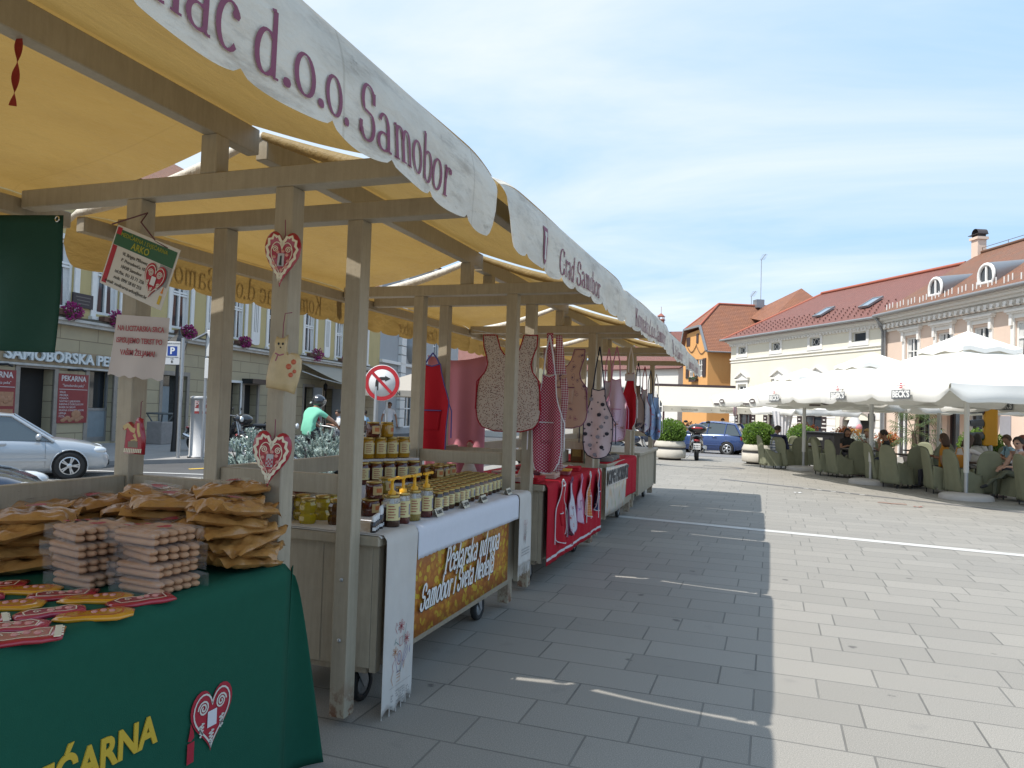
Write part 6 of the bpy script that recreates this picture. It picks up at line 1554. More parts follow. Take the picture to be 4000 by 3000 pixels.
apron('mauve striped apron gathered behind the pink picture apron', (-2.02, 9.50, 2.0), R(10), P_WHT(), T_PNK(), 'bib', .7, .92, wave=.06, fold=.6, pocket=False, seed=7, strap_to=.42)
ra = apron('bright red apron with a white printed band beside the pink picture apron', (-1.85, 10.15, 2.15), R(-24), P_RED(), T_WHT(), 'bib', .72, .92, wave=.04, fold=.55, pocket=False, seed=8, strap_to=.35)
MB().grid(lambda u, v: (-.075+.15*u, -.02, -.02-.10*v), 5, 3, th=.002).build('printed_band', P_WHT(), ra, fix=False)
for i, (x, y, m, tr, lab) in enumerate(((-2.12, 12.35, P_TAN, T_NAV, 'tan printed apron hanging leftmost at the last stall'), (-2.02, 12.4, P_WHT, T_RED, 'white and red trimmed apron between tan and blue ones at the last stall'), (-1.93, 12.45, P_BLU, T_NAV, 'light blue printed apron hanging at the last stall'), (-1.84, 12.5, P_BLU, T_WHT, 'light blue apron with navy corner pocket, rightmost at the last stall'))):
    apron(lab, (x, y, 2.05-.06*i), R(-30+14*i), m(), tr(), 'bib', .7, .84, wave=.06, fold=.5, pocket=(i == 3), seed=10+i, strap_to=.38)
# third stall: red cloth with lace border and small aprons
rc, rfn = cloth_over('tablecloth', fabric('red_cloth', (.40,.008,.022)), -2.85, -1.885, 6.36, 8.56, .72, 'bright red tablecloth with a white lace strip on the third stall', 'tablecloth', 31, fold=.012)
b = MB(); b.grid(lambda u, v: tuple(V(rfn(u, 1-(.055+.035*v)*.42))+V((.006,0,0))), 60, 1); b.build('lace_strip', pattern('lace_white', (.62,.60,.60), f_dots((.25,.03,.04), 40, .2)), rc, fix=False)
for i, (y, m, tr, lab, w_, h_) in enumerate(((6.78, P_RED, T_WHT, 'small red apron with white edging draped nearest on the red cloth', .9, .62), (7.12, P_WHT, T_MAU, 'small white print apron with violet motifs on the red cloth', .62, .60), (7.50, P_PNK, T_PNK, 'small pale apron with pink ties on the red cloth', .62, .52), (7.88, P_ORG, T_WHT, 'small orange checked apron on the red cloth', .66, .50), (8.28, P_NVY, T_WHT, 'small navy printed apron at the far end of the red cloth', .66, .48))):
    apron(lab, (-1.845, y, CT-.03), R(90+2*i), m(), tr(), 'bib', w_, h_, wave=.03, fold=.8, seed=20+i, group='small aprons draped on the red cloth', strap_to=.05)
r = random.Random(21)
CL_ = [(.46,.02,.03), (.6,.52,.48), (.5,.16,.18), (.35,.02,.05), (.55,.38,.3), (.12,.02,.03)]
for i in range(16):
    x = -2.05-.16*(i % 4)+r.uniform(-.03,.03); y = 6.55+.5*(i//4)+r.uniform(-.04,.04)
    t = thing('folded_cloth', f'{ORD[i % 4]} folded {["red", "cream", "rose", "crimson", "beige", "dark red"][i % 6]} cloth from the front in the {ORD[i//4]} column on the red cloth', 'cloth', (x, y, CT+.009), R(r.uniform(-12,12)), 'folded cloths on the third stall')
    b = MB()
    for k in range(3): b.grid(lambda u, v: ((u-.5)*.15, (v-.5)*.30+.004*k, .014+.014*k+.004*math.sin(7*u+k)*math.sin(5*v+k)), 6, 6, th=.012)
    b.build('folds', fabric('folded_%d' % (i % 6), CL_[i % 6], var=.25, scale=40), t, fix=False)
t = thing('price_card', 'small yellow patterned card lying at the front of the red cloth', 'card', (-1.97, 7.35, CT+.06), R(10)); MB().box(-.05,-.12,0,.05,.12,.012).build('card', mat('card_yellow', (.5,.26,.02), .6, .5, 60), t)
# dolls on the third stall counter by the rail
for i in range(2):
    t = thing('costume_doll', f'small doll in a {"white apron" if i == 0 else "dark bodice"} at the left of the third stall', 'doll', (-2.42-.26*(1-i)+.3*i, 6.47, CT+.01), R(-80), 'costume dolls on the third stall')
    b = MB(); b.lathe([(.085,0),(.075,.06),(.035,.16),(.03,.17)], 14); b.build('skirt', mat('doll_skirt', (.55,.48,.42), .85, .15, 60), t)
    b = MB(); b.lathe([(.03,.165),(.042,.20),(.045,.25),(.02,.275)], 12); 
    for s in (-1, 1): b.tube([(0,s*.045,.25),(.03,s*.075,.21),(.06,s*.05,.175)], [.022,.02,.012], 6)
    b.build('bodice', mat('doll_bodice%d' % i, ((.5,.42,.36), (.03,.03,.035))[i], .8, .1), t)
    b = MB(); b.ell((0,0,.31), (.032,.03,.038), 10, 8); b.build('head', SKIN(0), t); b = MB(); b.ell((-.008,0,.322), (.034,.034,.034), 10, 7); b.build('headscarf', mat('doll_scarf', (.35,.03,.04), .8, .1), t)
# fourth stall: banner, red cloth, shoes, boxes
r4, _ = cloth_over('tablecloth', fabric('red_cloth', (.40,.008,.022)), -2.9, -1.985, 9.40, 11.52, .55, 'red cloth edge on the fourth stall beside the vegetable banner', 'tablecloth', 33, fold=.01)
@mfn('vegetable_print')
def m_veg(t):
    co = t.coord(); v = t.N('TexVoronoi', {'Vector': t.vmul(co, (1,1.5,.7)), 'Scale': 9}); c = t.N('SeparateColor', {0: v.outputs[1]})
    col = t.ramp(c.outputs[0], [(.0, (.45,.06,.02)), (.25, (.50,.26,.05)), (.45, (.22,.28,.06)), (.65, (.55,.45,.3)), (.85, (.12,.17,.04)), (1, (.45,.1,.06))], 'CONSTANT')
    col = t.mix(t.ramp(v.outputs[0], [(.1, (0,0,0)), (.55, (1,1,1))]), col, lin((.50,.46,.40)))
    return t.fin(t.bsdf(col, .4, Coat_Weight=.3))
b = MB(); b.grid(lambda u, v: (-1.945+.02*math.sin(5*u)*v, 9.16+1.42*u, .90-.60*v-.03*u), 16, 8, th=.002); vb = tag(b.build('vegetable_banner', m_veg(), fix=False), 'banner printed with vegetables and black capitals on the fourth stall', 'banner')
b = MB(); b.box(-1.922,9.2,.66,-1.918,10.52,.86); b.build('letter_strip', mat('banner_pale', (.52,.48,.43), .5, .1), vb)
b = MB(); txt(b, 'OPG HORVAT', .23, frame((-1.912,9.86,.76),(0,1,0),(0,0,1)), bold=.01, sx=.92); b.build('lettering', mat('print_charcoal', (.05,.05,.055), .6, .1), vb)
for i in range(5):
    t = thing('felt_shoe', f'{ORD[i]} grey felt shoe from the left on the red cloth of the fourth stall', 'shoe', (-2.08-.05*(i % 2), 9.70+.17*i, CT+.012), R(20+15*i), 'felt shoes on the fourth stall')
    b = MB(); b.pillow([(-.11,-.03),(-.06,-.042),(.03,-.04),(.1,-.03),(.125,0),(.1,.03),(.03,.04),(-.06,.042),(-.11,.03),(-.125,0)], .06); b.build('upper', mat('felt_grey', (.15,.135,.12), .9, .2, 30), t)
    b = MB(); b.lathe([(.035,.05),(.04,.075),(.032,.076),(.027,.052)], 12, Mx.Translation((-.05,0,0)), sx=1.5); b.build('collar', mat('felt_dark', (.07,.06,.055), .9, .1), t)
for i, (x, y, z, w_, d_, h_, c, lab) in enumerate(((-2.62,9.0,CT,.2,.28,.16,(.50,.46,.38),'pale cardboard box at the back of the gap between third and fourth stalls'), (-2.40,9.15,CT+.001,.16,.16,.25,(.20,.10,.035),'brown wooden box standing at the left end of the fourth stall'), (-2.22,9.02,CT,.12,.14,.22,(.10,.12,.08),'dark green and white tin beside the brown box'), (-2.60,8.98,CT+.165,.18,.22,.12,(.58,.55,.50),'white open carton on top of the pale cardboard box'))):
    t = thing('goods_box', lab, 'box', (x+.0, y+.35, z), R(4*i), 'boxes on the fourth stall'); b = MB(); b.box(-w_/2,-d_/2,0,w_/2,d_/2,h_); b.build('box', mat('box_%d' % i, c, .7, .15, 12), t, bevel=.006)
    b = MB(); b.box(-w_*.35,-d_/2-.003,h_*.3,w_*.35,-d_/2-.001,h_*.75); b.build('label', mat('label_box%d' % i, ((.3,.1,.05), (.45,.3,.1), (.55,.55,.5), (.3,.3,.3))[i], .7, .3, 30), t)
# washing line with ties
b = MB(); b.tube([V((-2.5,6.02,2.28)).lerp(V((-1.95,6.2,2.2)), i/8) for i in range(9)], .004, 4); tag(b.build('apron_line', mat('twine_white', (.5,.48,.44), .9, .1)), 'thin cord holding the speckled pinafore between two posts', 'cord')
# ------------------------------------------------------------------ bakery building on the left
def stone_lower():
    if 'rusticated' in _M: return _M['rusticated']
    t = NT('rusticated'); co = t.coord(); v = t.N('CombineXYZ', {0: t.N('SeparateXYZ', {0: co}).outputs[0], 1: t.N('SeparateXYZ', {0: co}).outputs[2]})
    b = t.N('TexBrick', {'Scale': 1.0, 'Mortar Size': .012, 'Mortar Smooth': .2, 'Brick Width': 1.5, 'Row Height': .46, 'Vector': v, 'Color1': lin((.43,.36,.235)), 'Color2': lin((.40,.335,.215)), 'Mortar': lin((.2,.16,.10))})
    d = t.ramp(t.noise(co, 1.2, 7, .65), [(.45, (0,0,0)), (.8, (1,1,1))])
    col = t.mix(t.math('MULTIPLY', d, .4), b.outputs[0], lin((.29,.25,.18)))
    _M['rusticated'] = t.fin(t.bsdf(col, .85, t.bump(t.math('SUBTRACT', 1, b.outputs[1]), .6, .02))); return _M['rusticated']
def bakery():
    t = thing('bakery_building', 'long yellow bakery building with white windows and flower boxes across the street', 'building', (-19.71, 17.3, 0), R(99.2))
    x0, L, Z = -12, 24.6, 8.6
    wins = [(-9.4,4.1,-8.3,6.1), (-5.8,4.1,-4.7,6.1), (-2.2,4.1,-1.1,6.1), (-.2,4.1,.85,6.1), (3.5,4.1,4.6,6.1), (7.4,4.1,8.4,6.1), (10.4,4.1,11.4,6.1), (14.0,4.1,15.2,6.1), (17.8,4.1,18.9,6.1), (21.3,4.1,22.4,6.1)]
    doors = [(-2.85,.02,-1.65,2.3), (-.3,.15,.78,2.35), (3.2,.02,4.6,2.4), (7.5,.02,8.3,2.3), (8.6,.02,9.7,2.25), (14.2,.02,15.2,2.35), (16.6,.02,17.6,2.35), (19.2,.02,20.2,2.35), (-7.6,.4,-5.4,2.4)]
    w = MB(); facade(w, L, 3.7, Z, wins, .2, s0=x0); w.build('wall', plaster('bakery_yellow', (.50,.40,.19), .4), t, fix=False)
    w = MB(); facade(w, L, -.2, 3.7, doors, .35, s0=x0); w.build('ground_floor_wall', stone_lower(), t, fix=False)
    w = MB(); w.add([(x0,0,-.2),(x0,9,-.2),(x0,9,Z),(x0,0,Z)], [(0,1,2,3)]); w.add([(L,0,-.2),(L,9,-.2),(L,9,Z),(L,0,Z)], [(0,1,2,3)]); w.build('end_wall', plaster('bakery_yellow', (.50,.40,.19), .4), t, fix=False)
    uvroof([[(x0-.3,-.6,Z),(L+.3,-.6,Z),(L+.3,4.6,12.2),(x0-.3,4.6,12.2)]], 'roof', ROOF_BRN(), t)
    c = MB(); c.box(x0,-.22,3.62,L,-.003,3.72); c.box(x0,-.30,3.721,L,-.003,3.80); c.box(x0,-.35,8.3,L,-.003,8.6); c.box(-4.5,-.09,2.36,.4,-.003,2.42)
    c.build('ledge', mat('ledge_stone', (.52,.50,.46), .8, .3, 5, dirt=.5), t)
    c = MB(); c.box(x0,-.29,3.801,L,-.003,3.86); c.build('ledge_moss', mat('moss_dark', (.10,.09,.07), .95, .6, 7), t)
    for i, o in enumerate(wins):
        window(t, *o, .1, 2, 3, .09, split=.62, curtain=True)
        m = MB(); a, z0, b_, z1 = o
        m.box(a-.2,-.05,z0-.1,a,-.003,z1+.15); m.box(b_,-.05,z0-.1,b_+.2,-.003,z1+.15); m.box(a,-.05,z1,b_,-.003,z1+.15); m.box(a-.26,-.14,z0-.2,b_+.26,-.003,z0-.1)
        m.build('window_surround', m_trim(), t)
    for i, x in enumerate((5.6, 8.95, 12.3, 16.3, 20)):
        p = MB(); p.prism([(x,4.1),(x+.06,4.02),(x+.34,3.98),(x+.62,4.02),(x+.68,4.1),(x+.68,6.0),(x,6.0)], .003, .045, frame((0,0,0),(1,0,0),(0,0,1)))
        po = p.build('wall_panel', m_trim(), t)
        q = MB()
        for k in range(3): q.box(x+.16+.14*k,-.052,4.55,x+.2+.14*k,-.0455,5.9)
        q.build('panel_groove', mat('groove_grey', (.3,.29,.27), .9, 0), po)
    fm = leafmat('petunia', (.42,.03,.22), (.28,.015,.13), .2); gm = leafmat('petunia_leaf', (.04,.09,.02), (.07,.13,.03))
    r = random.Random(3)
    for k, (i, dx) in enumerate(((1,0), (2,.15), (3,.05), (4,.0), (5,0), (7,.2), (8,.1))):
        a = wins[i]; fb = MB(); fb.box(a[0],-.36,3.87,a[2],-.16,4.02); fo = fb.build('flower_box', mat('box_brown', (.12,.06,.04), .8, .1), t)
        cx = (a[0]+a[2])/2+dx; b = MB(); big = .95 if i in (7,) else .72
        leaf_cloud(b, 420, shell(r, (cx,-.36,4.0), (.5*big,.26*big,.34*big), .5), .075, r, 1.3); b.build('flowers', fm, fo, fix=False)
        b = MB(); leaf_cloud(b, 160, shell(r, (cx,-.33,3.98), (.45*big,.22*big,.3*big), .6), .08, r); b.build('leaves', gm, fo, fix=False)
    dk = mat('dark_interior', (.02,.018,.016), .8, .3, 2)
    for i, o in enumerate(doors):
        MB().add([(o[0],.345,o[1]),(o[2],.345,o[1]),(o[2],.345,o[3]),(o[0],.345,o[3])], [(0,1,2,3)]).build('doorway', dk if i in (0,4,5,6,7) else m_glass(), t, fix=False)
        m = MB(); st = .15 if i != 3 else .1
        m.box(o[0]-st,-.03,o[1],o[0],.05,o[3]+st); m.box(o[2],-.03,o[1],o[2]+st,.05,o[3]+st); m.box(o[0],-.03,o[3],o[2],.05,o[3]+st)
        m.build('door_surround', mat('door_stone', (.30,.26,.22), .85, .3, 5) if i != 3 else m_trim(), t)
    o = doors[1]; m = MB(); m.box(o[0],.2,1.12,o[2],.26,1.2); m.box(o[0],.2,.15,o[2],.26,.3); m.box(o[0],.2,.3,o[0]+.07,.26,2.35); m.box(o[2]-.07,.2,.3,o[2],.26,2.35); m.build('shop_window_frame', m_zinc(), t)
    MB().box(o[0]+.07,.22,.3,o[2]-.07,.24,1.12).build('frosted_pane', mat('frosted', (.22,.26,.28), .5, .2, 5), t)
    for o in (doors[5], doors[6]): 
        m = MB(); m.box(o[2],-.5,.05,o[2]+.06,-.003,2.35); m.build('open_shutter', mat('grey_white', (.5,.5,.5), .7, .1), t)
    MB().box(3.35,.28,.1,4.0,.3,2.0).build('door_lettering_panel', mat('frosted', (.22,.26,.28), .5, .2, 5), t)
    # shop sign and boards
    b = MB(); b.box(-4.1,-.05,2.43,2.5,-.003,2.86); b.build('sign_board', mat('sign_tan', (.32,.24,.15), .7, .1), t)
    b = MB(); txt(b, 'SAMOBORSKA PEKARNA', .42, frame((-.72,-.10,2.645),(1,0,0),(0,0,1)), ex=.035, bold=.012, sx=1.17); b.build('lettering', mat('letter_metal', (.62,.66,.66), .4, .05), t)
    mr = mat('poster_maroon', (.25,.035,.035), .55, .06)
    for x, first in ((-1.52, True), (-4.15, False)):
        b = MB(); b.box(x,-.04,.76,x+1.16,-.004,2.2); po = b.build('poster', mr, t)
        q = MB(); F = frame((x+.58,-.043,2.06),(1,0,0),(0,0,1)); txt(q, 'PEKARNA', .22, F, bold=.005); txt(q, '"Samoborska peka"', .11, F @ Mx.Translation((0,-.2,0)))
        q.box(x+.03,-.046,1.74,x+1.13,-.042,1.755)
        if first:
            for i, s in enumerate(('KRUH','PIROŠKA','POGAČA','SAVITAK S JABUKAMA','KRAFNA S ČOKOLADOM','BUREK SA SIROM','KRAFNA S MARMELADOM','LEPINJA','PIZZA')): txt(q, s, .082, frame((x+.06,-.043,1.66-.088*i),(1,0,0),(0,0,1)), align='LEFT')
        q.build('lettering', mat('poster_white', (.6,.57,.55), .6, 0), po)
        q = MB(); 
        if first:
            for i in range(9): q.ell((x+.22+.09*i,-.043,.84+.04*(i % 3)), (.10,.006,.055), 8, 5)
            q.ell((x+.72,-.045,1.02), (.2,.006,.12), 10, 6)
        else:
            for z in (1.36, .9): q.box(x+.5,-.046,z-.12,x+1.1,-.042,z+.26)
            for z in (1.36, .9):
                for i in range(4): q.ell((x+.62+.12*i,-.048,z+.02+.05*(i % 2)), (.1,.006,.08), 8, 5)
        q.build('bread_picture', mat('bread_print', (.40,.20,.11), .6, .3, 14), po)
    for x in (-1.0, -3.6): MB().tube([(x-.15,-.02,2.32),(x,-.35,2.34),(x+.18,-.32,2.3)], .035, 6).build('spot_lamp', m_black(), t)
    b = MB(); b.box(-1.15,-.06,4.2,-.35,-.003,4.62); bo = b.build('memorial_plaque', mat('plaque_dark', (.035,.025,.028), .5, .1), t)
    q = MB()
    for i in range(3): q.box(-1.05+.04*i,-.064,4.5-.1*i,-.45-.03*i,-.061,4.53-.1*i)
    q.build('lettering', mat('plaque_line', (.14,.12,.11), .6, 0), bo)
    b = MB(); b.box(6.5,-.06,1.0,7.2,-.003,1.38); bo = b.build('name_plaque', mat('plaque_dark', (.035,.025,.028), .5, .1), t)
    q = MB(); txt(q, 'Samoborka', .12, frame((6.85,-.063,1.22),(1,0,0),(0,0,1)), shear=.3); q.box(6.62,-.065,1.1,7.08,-.061,1.11); q.build('lettering', mat('plaque_gold', (.45,.33,.15), .5, 0), bo)
    MB().box(6.8,-.08,1.55,7.1,-.003,1.92).build('letter_box', mat('grey_dark', (.08,.085,.09), .5, .1), t)
    MB().box(8.4,-.5,2.3,9.9,-.003,2.5).build('door_hood', m_black(), t)
    # awning over the cafe tables
    a = MB(); a.grid(lambda u, v: (13.6+10.6*u, -.1-2.3*v, 3.5-1.0*v-.03*math.sin(PI*v)), 8, 4); a.box(13.6,-2.44,2.3,24.2,-2.4,2.5)
    a.build('awning', mat('beige_awning', (.42,.38,.31), .8, .08, trans=.15, tcol=(.5,.42,.3)), t)
    b = MB(); b.tube([(13.7,-.1,3.1),(13.7,-1.2,2.75),(13.7,-2.35,2.5)], .03, 6); b.tube([(13.6,-2.42,2.5),(24.2,-2.42,2.5)], .05, 8); b.build('awning_arm', m_white(), t)
    for x in (15.9, 18.6):
        b = MB(); b.tube([(x,-.05,2.7),(x,-.3,2.8),(x,-.36,2.6)], .015, 5); b.lathe([(.05,0),(.1,.1),(.12,.3),(.02,.42)], 8, Mx.Translation((x,-.36,2.2))); b.build('wall_lantern', m_black(), t)
bakery()
def grey_building():
    t = thing('grey_building', 'ornate grey corner building with a rounded bay past the bakery', 'building', (-23.65, 41.6, 0), R(99.2))
    W = plaster('grey_plaster', (.36,.37,.375), .25); L, Z = 20, 12.5
    ops = [(5.5+3.2*i, 5.2, 6.7+3.2*i, 7.6) for i in range(4)] + [(5.2+3.2*i,.0,7.2+3.2*i,2.7) for i in range(4)]
    w = MB(); facade(w, L, -.6, Z, ops, .25); w.add([(0,0,-.6),(0,9,-.6),(0,9,Z),(0,0,Z)], [(0,1,2,3)]); w.build('wall', W, t, fix=False)
    for o in ops: window(t, *o, .15, 2, 2, .1)
    q = MB()
    for i in range(18): q.box(3.6,-.25,.1+.62*i,4.6,-.003,.66+.62*i)
    q.build('quoins', m_trim(), t)
    q = MB(); q.lathe([(.05,4.4),(.5,4.6),(1.0,5.2),(1.15,5.5),(1.15,5.7),(1.0,5.72),(1.0,8.3),(1.15,8.4),(1.2,8.7),(.4,9.6),(.05,10.4)], 16, Mx.Translation((6.2,-.05,.2)))
    q.build('rounded_bay', plaster('grey_plaster', (.36,.37,.375)), t)
    q = MB(); q.box(0,-.4,12.1,L,-.003,12.5); q.box(0,-.2,4.3,L,-.003,4.5); q.box(0,-.25,8.8,L,-.003,9.0); q.build('cornice', m_trim(), t)
    q = MB()
    for k in range(5): q.tube([(4.9+.18*math.cos(a*.5),-.35-.25*k,2.9+.18*math.sin(a*.5)) for a in range(13)], .02, 4)
    q.box(4.88,-1.5,3.1,4.92,-.2,3.14); q.build('sign_bracket', m_black(), t)
    uvroof([[(-.3,-.6,Z),(L+.3,-.6,Z),(L+.3,4.6,15.2),(-.3,4.6,15.2)]], 'roof', ROOF_BRN(), t)
grey_building()
# ------------------------------------------------------------------ street furniture
t = thing('parking_meter', 'tall grey round parking meter with red stickers standing on the pavement', 'parking meter', (-13.7, 15.15, .1))
b = MB(); b.lathe([(.25,0),(.25,.06),(.235,.061),(.235,1.48),(.25,1.481),(.25,1.54),(.2,1.56),(.001,1.56)], 24); b.build('column', mat('meter_grey', (.44,.44,.44), .5, .1, 4), t)
b = MB()
for a in (-70, -25): b.grid(lambda u, v: (.238*math.cos(R(a-14+28*u)), .238*math.sin(R(a-14+28*u)), 1.12+.33*v), 4, 1)
so = b.build('sticker', mat('sticker_white', (.55,.5,.48), .6, .05), t, fix=False)
b = MB()
for a in (-70, -25):
    b.grid(lambda u, v: (.24*math.cos(R(a-11+22*u)), .24*math.sin(R(a-11+22*u)), 1.26+.17*v), 4, 1); b.grid(lambda u, v: (.24*math.cos(R(a-14+28*u)), .24*math.sin(R(a-14+28*u)), 1.12+.06*v), 4, 1)
b.build('sticker_red', mat('sticker_maroon', (.28,.03,.03), .6, 0), so, fix=False)
b = MB()
for a in (-70, -25): txt(b, 'P', .19, frame((.2435*math.cos(R(a)), .2435*math.sin(R(a)), 1.345), (-math.sin(R(a)), math.cos(R(a)), 0), (0,0,1)))
b.build('sticker_letter', mat('sticker_white', (.55,.5,.48)), so)
MB().lathe([(.27,0),(.27,.03),(.001,.03)], 20).build('foot', m_black(), t)
t = thing('parking_sign', 'white parking sign with blue P square on a grey pole left of the meter', 'sign', (-13.95, 14.72, .1))
MB().tube([(0,0,0),(0,0,3.0)], .045, 10).build('pole', m_steel(), t)
F = frame((-.27,-.06,2.62), (.94,.33,0), (0,0,1)) @ Mx.Rotation(0, 4, 'X')
b = MB(); b.box(-.19,-.29,-.012,.19,.29,.0,F); b.build('panel', mat('sign_white', (.60,.60,.60), .5, .04), t, bevel=.004)
b = MB(); b.box(-.12,-.07,.001,.12,.17,.003,F); b.build('blue_square', mat('sign_blue', (.01,.05,.28), .5, .04), t)
b = MB(); txt(b, 'P', .23, F @ Mx.Translation((0,.05,.004)), bold=.008); b.build('letter', m_white(), t)
b = MB(); txt(b, 'PARKIRNI AUTOMAT', .042, F @ Mx.Translation((0,.235,.002))); txt(b, 'Parkirnu kartu kupiti', .038, F @ Mx.Translation((0,-.105,.002))); txt(b, 'ovdje', .038, F @ Mx.Translation((0,-.145,.002)))
b.prism([(-.012,-.18),(.012,-.18),(.012,-.215),(.035,-.215),(0,-.26),(-.035,-.215),(-.012,-.215)], .001, .003, F); b.build('small_lettering', mat('print_black', (.02,.02,.02), .6, 0), t)
t = thing('solar_panel_pole', 'thin grey pole carrying a tilted solar panel and white boxes beside the meter', 'pole', (-13.32, 14.85, .1))
MB().tube([(0,0,0),(0,0,3.25)], .035, 8).build('pole', m_steel(), t)
b = MB(); F = frame((-.28,0,3.02), (.94,.33,0), (.1,-.3,.75)); b.box(-.05,-.28,-.015,.33,.28,.015,frame((-.30,0,3.02),(.75,.26,.45),(0.1,.6,.3))); po = b.build('solar_panel', mat('solar_frame', (.6,.6,.6), .4, .03), t)
b = MB(); b.box(-.03,-.26,.016,.31,.26,.018,frame((-.30,0,3.02),(.75,.26,.45),(0.1,.6,.3))); b.box(-.03,-.26,-.018,.31,.26,-.016,frame((-.30,0,3.02),(.75,.26,.45),(0.1,.6,.3))); b.build('solar_cells', mat('solar_dark', (.10,.10,.11), .3, .2, 20), po)
b = MB(); b.box(.05,-.08,2.55,.2,.06,3.2); b.box(.02,-.08,2.0,.2,.06,2.5); b.build('control_box', mat('box_white', (.56,.57,.57), .5, .05), t, bevel=.01)
t = thing('litter_bin', 'square concrete litter bin with a metal top frame by the bakery wall', 'bin', (-18.55, 18.75, .1), R(8))
b = MB(); b.prism([(-.28,-.28),(.28,-.28),(.28,.28),(-.28,.28)], 0, .72); b.build('body', mat('bin_concrete', (.27,.25,.235), .9, .25, 9), t, bevel=.02)
b = MB(); b.tube([(-.3,-.3,.98),(.3,-.3,.98),(.3,.3,.98),(-.3,.3,.98)], .03, 6, closed=True)
for x, y in ((-.28,-.28),(.28,-.28),(.28,.28),(-.28,.28)): b.tube([(x*.6,y*.6,.72),(x,y,.98)], .025, 5)
b.build('top_frame', mat('bin_metal', (.10,.11,.11), .5, .1), t)
t = thing('turn_ban_sign', 'round white road sign forbidding right turns, red rim and black arrow', 'road sign', (-6.3, 11.2, 0), R(14))
for y in (0, .06): MB().tube([(-.10+.17*(y > 0),.03+y,0),(-.10+.17*(y > 0),.03+y,1.9)], .024 if y else .04, 8).build('pole', m_steel(), t)
F = frame((0,0,1.965), (1,0,0), (0,0,1))
MB().lathe([(.001,-.012),(.31,-.012),(.31,0),(.001,0)], 40, F).build('disc', mat('sign_white', (.60,.60,.60)), t)
b = MB(); b.lathe([(.235,.002),(.302,.002)], 40, F, cap=False); b.bar(F @ V((-.17,.17,.005)), F @ V((.17,-.17,.005)), .05, .004, up=(0,-1,0)); b.build('red_rim', mat('sign_red', (.42,.012,.02), .5, .04), t, fix=False)
b = MB(); ribbon(b, [(-.09,-.13),(-.09,.0),(-.082,.04),(-.06,.065),(-.02,.075),(.06,.075)], .055, F, .003); b.sheet([(.05,.025),(.15,.075),(.05,.125)], .0032, F); b.build('black_arrow', mat('print_black', (.02,.02,.02), .6, 0), t, fix=False)
t = thing('street_lantern', 'old style black street lantern on a post behind the parking sign', 'lamp', (-15.7, 16.4, .1))
b = MB(); b.tube([(0,0,0),(0,0,.5),(0,0,2.6)], [.09,.06,.045], 8); b.build('post', m_black(), t)
b = MB(); b.lathe([(.12,2.62),(.22,3.05)], 6, sm=False); b.build('glass', mat('lantern_glass', (.30,.32,.33), .2, .05), t)
b = MB(); b.lathe([(.12,2.58),(.13,2.62)], 6, sm=False); b.lathe([(.27,3.05),(.2,3.15),(.08,3.25),(.05,3.32),(.02,3.42)], 6, sm=False)
for k in range(6): a = PI/3*k; b.tube([(.12*math.cos(a),.12*math.sin(a),2.62),(.22*math.cos(a),.22*math.sin(a),3.05)], .012, 4)
b.build('cap', m_black(), t)
# ------------------------------------------------------------------ vehicles on the left
car('silver hatchback parked nose toward the stalls in front of the bakery', (-13.7, 10.05, 0), R(52), mat('paint_silver', (.42,.45,.48), .28, .03, 3, metal=.35, coat=.8), L=4.2, H=1.48).scale = (.82,.82,.82)
car('dark blue car whose bonnet shows behind the biscuit bags at far left', (-8.36, 4.02, 0), R(52), mat('paint_dark_blue', (.018,.028,.055), .2, .03, 3, metal=.3, coat=1), L=4.3, H=1.45)
scooter('black and orange scooter parked behind the grey parking meter', (-15.0, 17.35, .1), R(20), (.02,.02,.022), acc=(.42,.07,.01), wr=.25)
scooter('glossy black scooter with chrome exhaust parked behind the silver green shrubs', (-12.6, 16.6, 0), R(28), (.016,.016,.018))
scooter('black touring motorcycle with a tall backrest parked left of the glossy scooter', (-14.5, 18.9, 0), R(70), (.02,.02,.022), kind='moto', cat='motorcycle', topbox=True, plate=False, wr=.3)
t = thing('bicycle', 'black bicycle leaning against the beige wall behind the scooters', 'bicycle', (-18.3, 24.2, .1), R(95))
for x in (-.52, .52):
    M = frame((x,0,.34), (1,0,0), (0,0,1)); w = MB(); w.tube([M @ V((.33*math.cos(a*PI/12), .33*math.sin(a*PI/12), 0)) for a in range(24)], .018, 6, closed=True)
    wo = w.build('wheel', m_rubber(), t)
    w = MB()
    for a in range(10): w.tube([M @ V((0,0,0)), M @ V((.32*math.cos(a*.628), .32*math.sin(a*.628), 0))], .003, 3)
    w.build('spokes', m_steel(), wo)
b = MB(); b.tube([(-.52,0,.34),(-.1,0,.3),(.38,0,.78),(-.18,0,.8),(-.1,0,.3)], .018, 6); b.tube([(-.18,0,.8),(-.52,0,.34)], .012, 5); b.tube([(.52,0,.34),(.36,0,.95)], .016, 6); b.build('frame', m_black(), t)
b = MB(); b.tube([(.25,.28,1.12),(.36,.1,1.05),(.36,0,1.0),(.36,-.1,1.05),(.25,-.28,1.12)], .013, 6); b.build('handlebar', m_black(), t)
b = MB(); b.ell((-.2,0,.92), (.14,.08,.04), 10, 6); b.tube([(-.18,0,.8),(-.2,0,.92)], .012, 5); b.build('saddle', m_black(), t)
